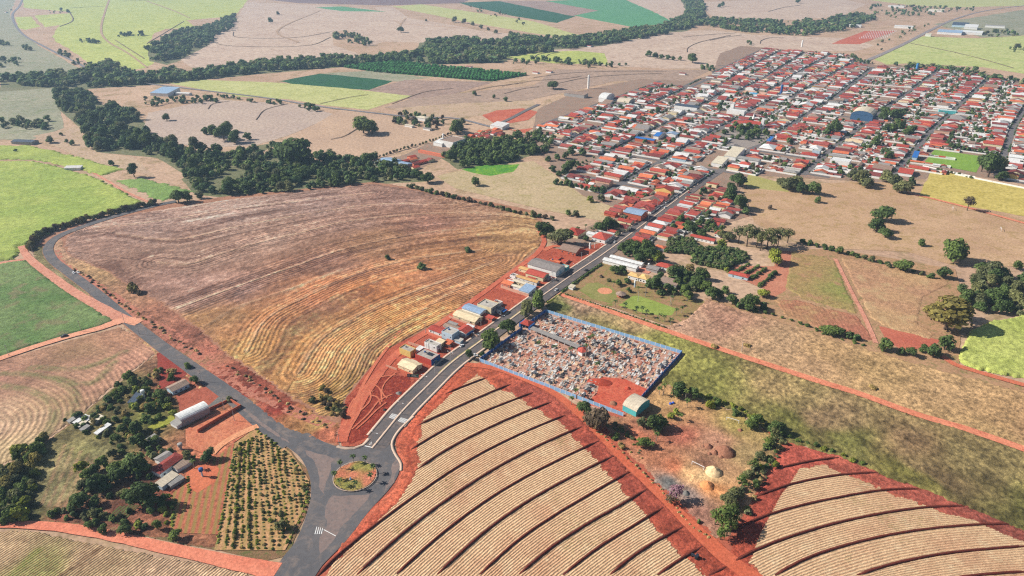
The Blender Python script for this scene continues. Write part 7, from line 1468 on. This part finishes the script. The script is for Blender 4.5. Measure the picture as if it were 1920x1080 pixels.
for k, p_ in enumerate(AVP):
    x, y = G(*p_); t = thing('street_lamp', 'grey double armed street lamp on the avenue median', 'street lamp', (x, y, .1), RZ, 'street lamps on the median')
    link('pole', LPM, t)
    for s in (0, math.pi): link('arm', LAM, t, None, s); link('lamp_head', LHM, t, None, s)
m = MB(); m.tube((0, 0, -.2), (0, 0, 9.5), .17, .11, 7); UPM = m.mesh('pole', M_pole); m = MB(); m.box(-1.1, 1.1, -.06, .06, 8.7, 8.85); UCM = m.mesh('crossarm', M_bark); m = MB(); [m.tube((q, 0, 8.85), (q, 0, 9.1), .05, .03, 5) for q in (-.95, -.4, .4, .95)]; UIM = m.mesh('insulator', M_post)
UP = [(17, 668), (153, 622), (234, 607), (63, 478), (170, 556), (262, 628), (637, 838), (421, 770), (440, 790), (378, 716), (845, 668), (816, 704), (902, 612), (1035, 528), (1090, 490), (1170, 420), (1232, 392), (1196, 566), (1390, 660), (800, 656), (798, 625), (1256, 574), (1382, 328), (1440, 268), (1480, 240)]
for p_ in UP:
    x, y = G(*p_); t = link('utility_pole', None, None, (x, y, 0), RZ + .4); later(t, 'concrete utility pole with short crossarm', (x, y), 'utility pole', 'utility poles'); link('pole', UPM, t); link('crossarm', UCM, t); link('insulator', UIM, t)
# vehicles
def car_parts(L=4.2, Wd=1.75):
    x, y = L / 2, Wd / 2
    def loft(sec):
        m = MB(); n = len(sec[0][1])
        for X, pr in sec: m.v += [(X, a, b) for a, b in pr]
        for j in range(len(sec) - 1):
            for k in range(n): m.f.append([j * n + k, j * n + (k + 1) % n, (j + 1) * n + (k + 1) % n, (j + 1) * n + k]); m.m.append(0)
        m.f.append(list(range(n))[::-1]); m.f.append([(len(sec) - 1) * n + k for k in range(n)]); m.m += [0, 0]; return m
    pr = lambda w, z0, z1: [(-w, z0), (w, z0), (w * 1.0, (z0 + z1) / 2), (w * .93, z1), (-w * .93, z1), (-w, (z0 + z1) / 2)]
    body = loft([(-x, pr(y * .88, .4, .85)), (-x + .25, pr(y, .28, .95)), (-x * .2, pr(y, .25, .97)), (x * .35, pr(y, .25, .95)), (x - .3, pr(y * .97, .28, .82)), (x, pr(y * .84, .4, .66))])
    cab = loft([(-x + .35, pr(y * .86, .95, .98)), (-x * .55, pr(y * .84, .95, 1.42)), (x * .08, pr(y * .84, .95, 1.46)), (x * .45, pr(y * .86, .94, .97))])
    roof = MB(); roof.box(-x * .55, x * .1, -y * .72, y * .72, 1.425, 1.485)
    wh = MB(); wh.tube((0, -.1, 0), (0, .1, 0), .31, .31, 12)
    return body, cab, roof, wh
cbm = {}; b_, c_2, r_, w_ = car_parts(); M_tyre = mat_flat('tyre_rubber', (.02, .02, .02), .9, .1); CABM = c_2.mesh('cabin_glass', M_glass); WHM = w_.mesh('wheel', M_tyre)
def car(px, py, yaw, colr, label, sc=1.0, z=.42):
    mm = cbm.get(colr)
    if mm is None:
        pm = mat_flat(colr + '_car_paint', dict(white=(.75, .75, .75), dark=(.03, .03, .035), silver=(.42, .43, .45), red=(.4, .03, .03))[colr], .3, .04, 1, .5); mm = cbm[colr] = (b_.mesh('body', pm), r_.mesh('roof', pm))
    x, y = G(px, py); t = thing('car', label, 'car', (x, y, z), yaw); t.scale = (sc,) * 3
    link('body', mm[0], t); link('cabin_glass', CABM, t); link('roof', mm[1], t)
    for sx in (-1.3, 1.3):
        for sy in (-.82, .82): link('wheel', WHM, t, (sx, sy, .31))
hd = lambda p, q: math.atan2(G(*q)[1] - G(*p)[1], G(*q)[0] - G(*p)[0])
car(139, 513, hd((130, 512), (180, 550)), 'white', 'white car on the highway, one of two driving abreast, hedge side'); car(147, 512, hd((130, 512), (180, 550)), 'white', 'white car on the highway, one of two driving abreast, fallow field side')
car(121, 632, hd((190, 615), (120, 634)), 'dark', 'dark car driving on the orange side road', 1.15); car(891, 668, RZ + .3, 'white', 'white car parked under the small dark street tree'); car(1043, 545, RZ + math.pi / 2, 'white', 'white car on the avenue beside the park hedge'); car(1099, 508, RZ + math.pi / 2, 'dark', 'dark car on the avenue beside the upper park hedge')
car(1153, 455, RZ + math.pi / 2, 'white', 'white car parked before the red hip roofed house'); car(1247, 390, RZ + math.pi / 2, 'white', 'white car parked on the avenue near the town'); car(1043, 527, RZ, 'dark', 'dark car parked before the red roofed cream house'); car(866, 650, RZ + math.pi / 2, 'white', 'white car on the avenue below the white street house'); car(1270, 372, RZ + math.pi / 2, 'silver', 'silver car at the avenue cross street'); car(1330, 330, RZ + math.pi / 2, 'silver', 'silver car on the upper avenue'); car(1292, 362, RZ - math.pi / 2, 'red', 'red car on the upper avenue')
pk = random.Random(3)
for k in range(46):
    ti = pk.choice((1, 2, 3, 4, 5, 6)); a = pk.uniform(380 if ti < 5 else 560, 900); aa, bb = ST1[ti]; b = float(np.interp(a, aa, bb)) + pk.choice((-2.9, 2.9)); x, y = XY(a, b)
    if not intown(x, y): continue
    cl = pk.choice(('white', 'white', 'silver', 'dark', 'red')); t = link('car', None, None, (x, y, .62), RZ + math.pi / 2 + pk.choice((0, math.pi)))
    if cl not in cbm: car(1290, 361, RZ, cl, cl + ' car turning off the upper avenue')
    link('body', cbm[cl][0], t); link('cabin_glass', CABM, t); link('roof', cbm[cl][1], t); later(t, f'{cl} car parked in a town street', (x, y), 'car', 'cars parked in town')
# tractor
x, y = G(1303, 1046); t = thing('tractor', 'dark tractor standing on the red headland', 'tractor', (x, y, .25), 2.4); M_trac = mat_flat('tractor_paint', (.03, .035, .05), .6, .2)
m = MB(); m.box(-.4, 2.0, -.42, .42, .7, 1.4); m.box(1.9, 2.15, -.3, .3, .6, 1.2); part('body', m, M_trac, t); m = MB(); m.box(-1.5, -.41, -.7, .7, 1.0, 1.6); [m.box(a - .04, a + .04, b - .04, b + .04, 1.6, 2.5) for a in (-1.4, -.5) for b in (-.62, .62)]; m.box(-1.55, -.35, -.75, .75, 2.5, 2.6); part('cab', m, M_trac, t)
for sx, sy, r in ((-.9, -.95, .75), (-.9, .95, .75), (1.5, -.75, .45), (1.5, .75, .45)): m = MB(); m.tube((sx, sy - .2, r), (sx, sy + .2, r), r, r, 14); part('wheel', m, M_tyre, t)
# road sign board
x, y = G(775, 712); t = thing('sign_board', 'wide green and grey direction board by the avenue', 'sign', (x, y, 0), -.12)
for s in (-3, 3): m = MB(); m.tube((s, 0, -.2), (s, 0, 4.6), .1, .1, 6); part('post', m, M_steel, t)
m = MB(); m.box(-4, -1.6, -.2, -.1, 2.0, 4.5); part('panel', m, M_glass, t); m = MB(); m.box(-1.58, 4, -.2, -.1, 2.0, 4.5); part('panel', m, mat_flat('sign_green', (.01, .16, .10), .5, .1), t)
for z_, a_, b_2 in ((3.6, -1.1, 2.2), (2.8, -1.1, 3.2), (3.6, -3.6, -2.2), (2.8, -3.5, -2.0)): m = MB(); m.box(a_, b_2, -.22, -.203, z_, z_ + .28); part('lettering', m, M_paint, t)
# goals
def goal(px, py, rz, label):
    x, y = G(px, py); t = thing('goal', label, 'goal', (x, y, .1), rz)
    for s in (-3.6, 3.6): m = MB(); m.box(s - .11, s + .11, -.11, .11, 0, 2.44); part('post', m, M_post, t)
    m = MB(); m.box(-3.8, 3.8, -.11, .11, 2.442, 2.66); part('crossbar', m, M_post, t)
goal(1308, 877, -.72, 'white goal frame beside the sand heap'); goal(1373, 792, -.5, 'white goal frame in the weeds of the dirt yard'); goal(1876, 432, 1.1, 'white goal frame on the dry pasture'); goal(1786, 393, 1.1, 'white goal frame by the orange farm lane'); goal(1742, 293, RZ + 1.57, 'white goal at the stand end of the pitch'); goal(1836, 308, RZ + 1.57, 'white goal at the tree end of the pitch')
# heaps
def heap(px, py, r, h, mat, label, sharp=1.4, seed=1, ell=1.0):
    x, y = G(px, py); n = 22; V = []; F = []
    for j in range(9):
        for k in range(n):
            a = 2 * math.pi * k / n; q = j / 8; rr = r * q * (1 + .25 * (vn(np.array([3 + math.cos(a) * 1.2]), np.array([3 + math.sin(a) * 1.2]), 1, seed)[0] - .5))
            px_, py_ = rr * math.cos(a) * ell, rr * math.sin(a); zz = h * max(0, 1 - q) ** (1 / sharp) + (vn(np.array([px_]), np.array([py_]), .9, seed)[0] - .5) * h * .3 * min(1, q * 3) * (1 - q)
            V.append((px_, py_, zz - .15 * q))
    for j in range(8):
        for k in range(n): F.append((j * n + k, (j + 1) * n + k, (j + 1) * n + (k + 1) % n, j * n + (k + 1) % n))
    o = link('earth_heap', mesh_np('earth_heap', V, F, [mat]), None, (x, y, 0), RNG.uniform(-.3, .3)); tag(o, label, 'heap', 'heaps in the dirt yard')
HS = dict(sand=FG('pale_sand', (240, 206, 156), (248, 216, 168), None, .3, 1.2), clay=FG('orange_sand', (238, 166, 108), (228, 150, 96), None, .3, 1.2), spoil=FG('brown_spoil', (150, 104, 82), (166, 116, 92), None, .3, 1.0), red=FG('red_spoil', (178, 72, 54), (192, 84, 62), None, .3, 1.0), grey=FG('grey_gravel', (120, 118, 114), (136, 132, 126), None, .3, 1.2))
heap(1338, 886, 5.2, 4.0, HS['sand'], 'tall pale sand heap beside the goal frame', 1.5, 1); heap(1326, 912, 4.2, 3.0, HS['clay'], 'orange sand heap on the yellow ground', 1.5, 2); heap(1360, 848, 6.2, 4.2, HS['spoil'], 'largest brown spoil heap in the dirt yard', 1.6, 3)
for i, (p_, r, h) in enumerate((((1328, 838), 3, 2.4), ((1340, 850), 3, 2.4), ((1348, 842), 2.5, 2.2), ((1330, 852), 2, 1.5), ((1344, 830), 1.6, 1.2), ((1388, 808), 2.2, 1.8), ((1318, 838), 1.6, 1.2), ((1352, 858), 2, 1.6))): heap(*p_, r, h, HS['spoil'], 'smaller brown spoil heap in the dirt yard', 1.4, 5 + i)
heap(1125, 717, 5, 2.4, HS['red'], 'dark red earth mound at the cemetery edge', 1.5, 31, 1.9); heap(1177, 729, 2.4, 1.6, HS['red'], 'small red earth heap on the cemetery earthwork', 1.4, 32); heap(1150, 757, 3, 1.8, HS['spoil'], 'brown earth heap on the cemetery earthwork', 1.4, 33); heap(1112, 738, 2.4, 1.2, HS['red'], 'low red heap by the cemetery palms', 1.4, 34); heap(748, 738, 2.4, 1.5, HS['grey'], 'grey gravel heap on the churned red lot', 1.4, 35); heap(1286, 926, 2.6, 2.0, HS['grey'], 'grey gravel heap behind the pink tree', 1.4, 36); heap(722, 769, 1.6, 1.4, mat_flat('black_debris', (.03, .03, .03)), 'black debris heap on the red verge', 1.3, 37)
x, y = G(1257, 759); t = thing('tank_pair', 'pair of bright blue plastic tanks on the dry plot', 'tanks', (x, y, 0)); M_bt = mat_flat('blue_plastic', (.02, .09, .45), .4, .05)
for dx, dy in ((0, 0), (1.8, .9)): m = MB(); m.lathe([(.9, -.1), (.95, 1.2), (.5, 1.6)], 12, 0, (dx, dy)); part('tank', m, M_bt, t)
# brick ruin walls, garden walls, compound walls
def wall(pts, h, t_, mat, label, group=None):
    m = MB()
    P = GL(pts)
    for (x0, y0), (x1, y1) in zip(P[:-1], P[1:]):
        L = math.hypot(x1 - x0, y1 - y0); an = math.atan2(y1 - y0, x1 - x0); m.box(-t_ / 2 + .003, L + t_ / 2 - .003, -t_ / 2, t_ / 2, -.3, h * RNG.uniform(.97, 1.03), 0, an, (0, 0)); k = len(m.v) - 8
        m.v[k:] = [(a + x0, b + y0, c) for a, b, c in m.v[k:]]
    o = link('garden_wall', m.mesh('garden_wall', mat)); tag(o, label, 'wall', group)
BR = WALL['brick']
wall([(372, 812), (412, 788), (452, 765)], 2.8, .5, BR, 'long orange brick wall beside the white warehouse'); wall([(452, 765), (432, 753)], 2.6, .5, BR, 'short orange brick wall at the highway end of the long one'); wall([(396, 768), (436, 750)], 2.0, .4, BR, 'low brick wall along the concrete pad')
wall([(801, 627), (828, 637)], 2.6, .25, WALL['salmon'], 'salmon wall beside the pale blue house'); wall([(724, 688), (744, 695)], 1.8, .25, WALL['pink'], 'pinkish lot wall behind the long cream house'); wall([(738, 672), (777, 683)], 2.6, .25, WALL['salmon'], 'salmon wall between yellow box and red house'); wall([(842, 596), (890, 613)], 1.9, .25, WALL['pink'], 'pinkish lot wall below the tan roofed cream house'); wall([(939, 540), (974, 552), (991, 557)], 2.8, .25, WALL['pink'], 'long pinkish lot wall under the narrow row'); wall([(766, 646), (792, 654)], 2.4, .25, WALL['pink'], 'pinkish wall above the white two storey house'); wall([(838, 612), (895, 632)], 1.6, .25, WALL['pink'], 'low pinkish wall above the white street house')
wall([(1030, 486), (1050, 494), (1066, 500)], 1.6, .3, BR, 'half built brick wall nearest the turquoise shop'); wall([(1040, 483), (1062, 491)], 1.2, .3, WALL['red'], 'half built red wall of the unfinished lot'); wall([(1046, 490), (1054, 484)], 1.8, .3, BR, 'short half built brick cross wall'); wall([(1060, 497), (1068, 490)], 2.4, .3, WALL['salmon'], 'short salmon wall on the unfinished lot')
wall([(1283, 440), (1305, 405)], 2.6, .3, WALL['grey'], 'grey compound wall below the palms at the town edge'); wall([(1790, 328), (1860, 342), (1940, 358)], 2, .3, WALL['white'], 'long pale wall below the football pitch'); wall([(1752, 277), (1848, 290)], 1.8, .3, WALL['white'], 'white wall along the upper pitch edge'); wall([(1730, 312), (1828, 333)], 1.6, .3, WALL['white'], 'white wall along the lower pitch edge')
for px0 in range(7): pass
# far staked plot posts
m = MB()
for i in range(16):
    for j in range(6):
        x, y = G(1632 + i * 3.2 - j * 4, 59.5 + j * 2.6); m.box(x - .6, x + .6, y - .6, y + .6, 0, 4)
o = link('stake', m.mesh('stake', M_post)); tag(o, 'rows of white stakes on the far red plot', 'stakes', None, 'stuff')
# cattle dots and straw piles
for p_, r in (((1340, 652), 3.2), ((1400, 650), 3.0), ((1636, 730), 3.4), ((836, 902), 1.0)):
    x, y = G(*p_); TREES.append([x, y, r, 'h', 's', .55, None, None])

# ---------------------------------------------------------------- plant the trees
def vis(t):
    x, y, r = t[:3]; s = pxm(x, y); px = x * s
    return r * s if abs(px) < 975 + r * s else 0
def place(T, name, cat, parts=True):
    for t in T:
        x, y, r, sh, kd, zs, lab, grp = t
        key = (sh, kd)
        o = link(name, None, None, (x, y, 0), RNG.uniform(0, 6.28)); o.scale = (r * RNG.uniform(.86, 1.14), r * RNG.uniform(.86, 1.14), r * zs * RNG.uniform(.92, 1.1))
        if parts: link('trunk', trunk_mesh(sh), o)
        link('crown', crown_for(sh, kd), o)
        if lab and not grp: tag(o, lab, cat)
        elif grp: tag(o, lab, cat, grp)
        else: later(o, f'{SW[sh]} {KW[kd]} {cat}', (x, y), cat, 'scattered ' + cat + 's')
SH = [t for t in TREES if t[3] == 'h' and t[7] != 'orchard saplings']; OR = [t for t in TREES if t[7] == 'orchard saplings']; BG = [t for t in TREES if t[3] != 'h']
rest = []
for T, nm, cat, n in ((BG, 'tree', 'tree', 298), (SH, 'bush', 'bush', 298), (OR, 'orchard_tree', 'orchard tree', 298)):
    T.sort(key=lambda t: (-(1e6 if (t[6] and not t[7]) else vis(t))))
    place(T[:n], nm, cat, nm != 'bush')
    rest += [(nm, t) for t in T[n:]]
def merged(name, T, label, cat, tmpl, zs0=1.0):
    """one mesh from many crowns"""
    Vs, Fs, Cs = [], [], []; off = 0
    cols = {k: np.array(LEAFC[k]) for k in LEAFC}
    for x, y, r, sh, kd, zs in T:
        V, F, C = tmpl[RNG.randrange(len(tmpl))]; a = RNG.uniform(0, 6.28); ca, sa = math.cos(a), math.sin(a)
        W_ = np.c_[x + r * (V[:, 0] * ca - V[:, 1] * sa), y + r * (V[:, 0] * sa + V[:, 1] * ca), r * zs * zs0 * V[:, 2]]
        Vs.append(W_); Fs.append(F + off); off += len(V); Cs.append(C * cols[kd] * RNG.uniform(.95, 1.55))
    V, F, C = np.vstack(Vs), np.vstack(Fs), np.vstack(Cs)
    F2 = F.copy(); me = bpy.data.meshes.new(name)
    tri = F2[:, 2] == F2[:, 3]
    ls = np.where(tri, 3, 4); loops = F2[np.repeat(np.arange(len(F2)), ls), np.concatenate([np.arange(q) for q in ls])] if len(F2) < 1 else None
    idx = np.ones(F2.shape, bool); idx[tri, 3] = False; loops = F2[idx]
    me.vertices.add(len(V)); me.vertices.foreach_set('co', V.astype(np.float32).ravel()); me.loops.add(len(loops)); me.loops.foreach_set('vertex_index', loops.astype(np.int32))
    me.polygons.add(len(F2)); me.polygons.foreach_set('loop_start', np.concatenate([[0], np.cumsum(ls)[:-1]]).astype(np.int32)); me.materials.append(M_leafm); me.update(calc_edges=True)
    a = me.attributes.new('Col', 'FLOAT_COLOR', 'FACE'); a.data.foreach_set('color', np.hstack([C, np.ones((len(C), 1))]).astype(np.float32).ravel())
    o = link(name, me); tag(o, label, cat, None, 'stuff'); return o
LEAFC = dict(d=(.088, .132, .048), m=(.120, .168, .050), y=(.22, .25, .046), o=(.155, .165, .080), s=(.36, .27, .12), p=(.36, .20, .28), b=(.13, .095, .068), c=(.078, .132, .056), g=(.215, .185, .065))
M_leafm = mat_leaf('foliage_mass', (1, 1, 1), 0)
conv = lambda L: [(t[0], t[1], t[2], t[3], t[4], t[5]) for t in L]
MIDT = [crown_arrays(k, 7, 170, .15, .78, .56, core=.84, zc=.74) for k in (71, 72, 73)]; LOWT = [crown_arrays(k, 5, 90, .2, .7, .6, core=.8, zc=.5) for k in (81, 82, 83)]
tr2 = [t for n, t in rest if n == 'tree']; merged('woodland', conv(tr2), 'unbroken mass of dark trees in the creek woods and town yards', 'woodland', MIDT)
bu = [t for n, t in rest if n == 'bush']
if bu: merged('undergrowth', conv(bu), 'small bushes too many to count along hedges and banks', 'undergrowth', LOWT)
orr = [t for n, t in rest if n == 'orchard_tree']
if orr: merged('orchard_row', conv(orr), 'remaining young orchard trees in rows', 'orchard', LOWT)
fw = []
for poly, n, w in FARW:
    P = GL(poly); xs = [p[0] for p in P]; ys = [p[1] for p in P]; X = NR.uniform(min(xs), max(xs), n * 14); Y = NR.uniform(min(ys), max(ys), n * 14)
    ok = np.nonzero(inside(X + (vn(X, Y, .01, 3) - .5) * 40, Y + (vn(X, Y, .01, 8) - .5) * 60, P) & (vn(X, Y, 1 / 55, 12) > .27))[0][:n]
    fw += [(X[i], Y[i], w / 2 * NR.uniform(.45, 1.35), 'r', 'dmcod'[NR.integers(5)], NR.uniform(.8, 1.1)) for i in ok]
merged('far_wood', fw, 'dark creek woods winding through the distant fields', 'woodland', FAR)
# plantation canopies as rows of crowns
def rows_of(poly, sp, w, kd):
    P = GL(poly); out = []; xs = [p[0] for p in P]; ys = [p[1] for p in P]
    for y in np.arange(min(ys), max(ys), sp):
        X = np.arange(min(xs), max(xs), sp); ok = inside(X, np.full(len(X), y), P)
        out += [(x + NR.normal() * .8, y + NR.normal() * .8, w / 2 * NR.uniform(.8, 1.2), 'r', kd, .8) for x in X[ok]]
    return out
pl = rows_of([(642, 126), (740, 117), (990, 141), (922, 153), (700, 135)], 8.0, 11, 'm')
LEAFC['m'] = (.05, .17, .045); merged('plantation_tree', pl, 'bright green plantation block of even rows', 'plantation', FAR, .9)

# ---------------------------------------------------------------- labels that say which one
LM = [('the roundabout', (666, 893)), ('the cemetery gate', (988, 613)), ('the sports hall', (1618, 222)), ('the football pitch', (1790, 303)), ('the town square', (1400, 255)), ('the white water tower', (1103, 166)), ('the blue water tower', (1464, 178)), ('the light blue tower', (1718, 133)), ('the swimming pool', (1413, 175)),
      ('the brick warehouse', (1190, 412)), ('the factory', (849, 272)), ('the gazebo', (1164, 556)), ('the white warehouse', (360, 782)), ('the bamboo clump', (1772, 618)), ('the farmhouse', (318, 885)), ('the gum grove', (1430, 462)), ('the pasture trio', (1652, 428)), ('the barrel shed', (1196, 772)), ('the sand heap', (1338, 886)), ('the turquoise building', (1775, 213))]
LM = [(n, G(*p)) for n, p in LM]
ORD = ['first', 'second', 'third', 'fourth', 'fifth', 'sixth', 'seventh', 'eighth', 'ninth', 'tenth', 'eleventh', 'twelfth', 'thirteenth', 'fourteenth', 'fifteenth', 'sixteenth', 'seventeenth', 'eighteenth']
gr = {}
for o, base, xy in WANT:
    d, n = min((math.dist(xy, p), n) for n, p in LM); gr.setdefault((base, n), []).append((d, o))
for (base, n), L in gr.items():
    L.sort(key=lambda q: q[0])
    for k, (d, o) in enumerate(L):
        o['label'] = f'{base}, by {n}' if len(L) == 1 else f'{base}, {ORD[min(k, 17)]} such out from {n}'

# ---------------------------------------------------------------- haze
m = MB(); m.box(-12500, 12500, -3400, 21500, -1.2, 268)
hm = bpy.data.materials.new('haze_air'); hm.use_nodes = True; hn = hm.node_tree; hn.nodes.clear()
ho = hn.nodes.new('ShaderNodeOutputMaterial'); hv = hn.nodes.new('ShaderNodeVolumePrincipled'); hv.inputs['Color'].default_value = (.50, .72, 1.0, 1); hv.inputs['Density'].default_value = 0.000092; hv.inputs['Anisotropy'].default_value = 0.2
hn.links.new(hv.outputs[0], ho.inputs['Volume'])
o = link('haze', m.mesh('haze', hm)); tag(o, 'pale blue haze lying over the far fields', 'haze', None, 'stuff')
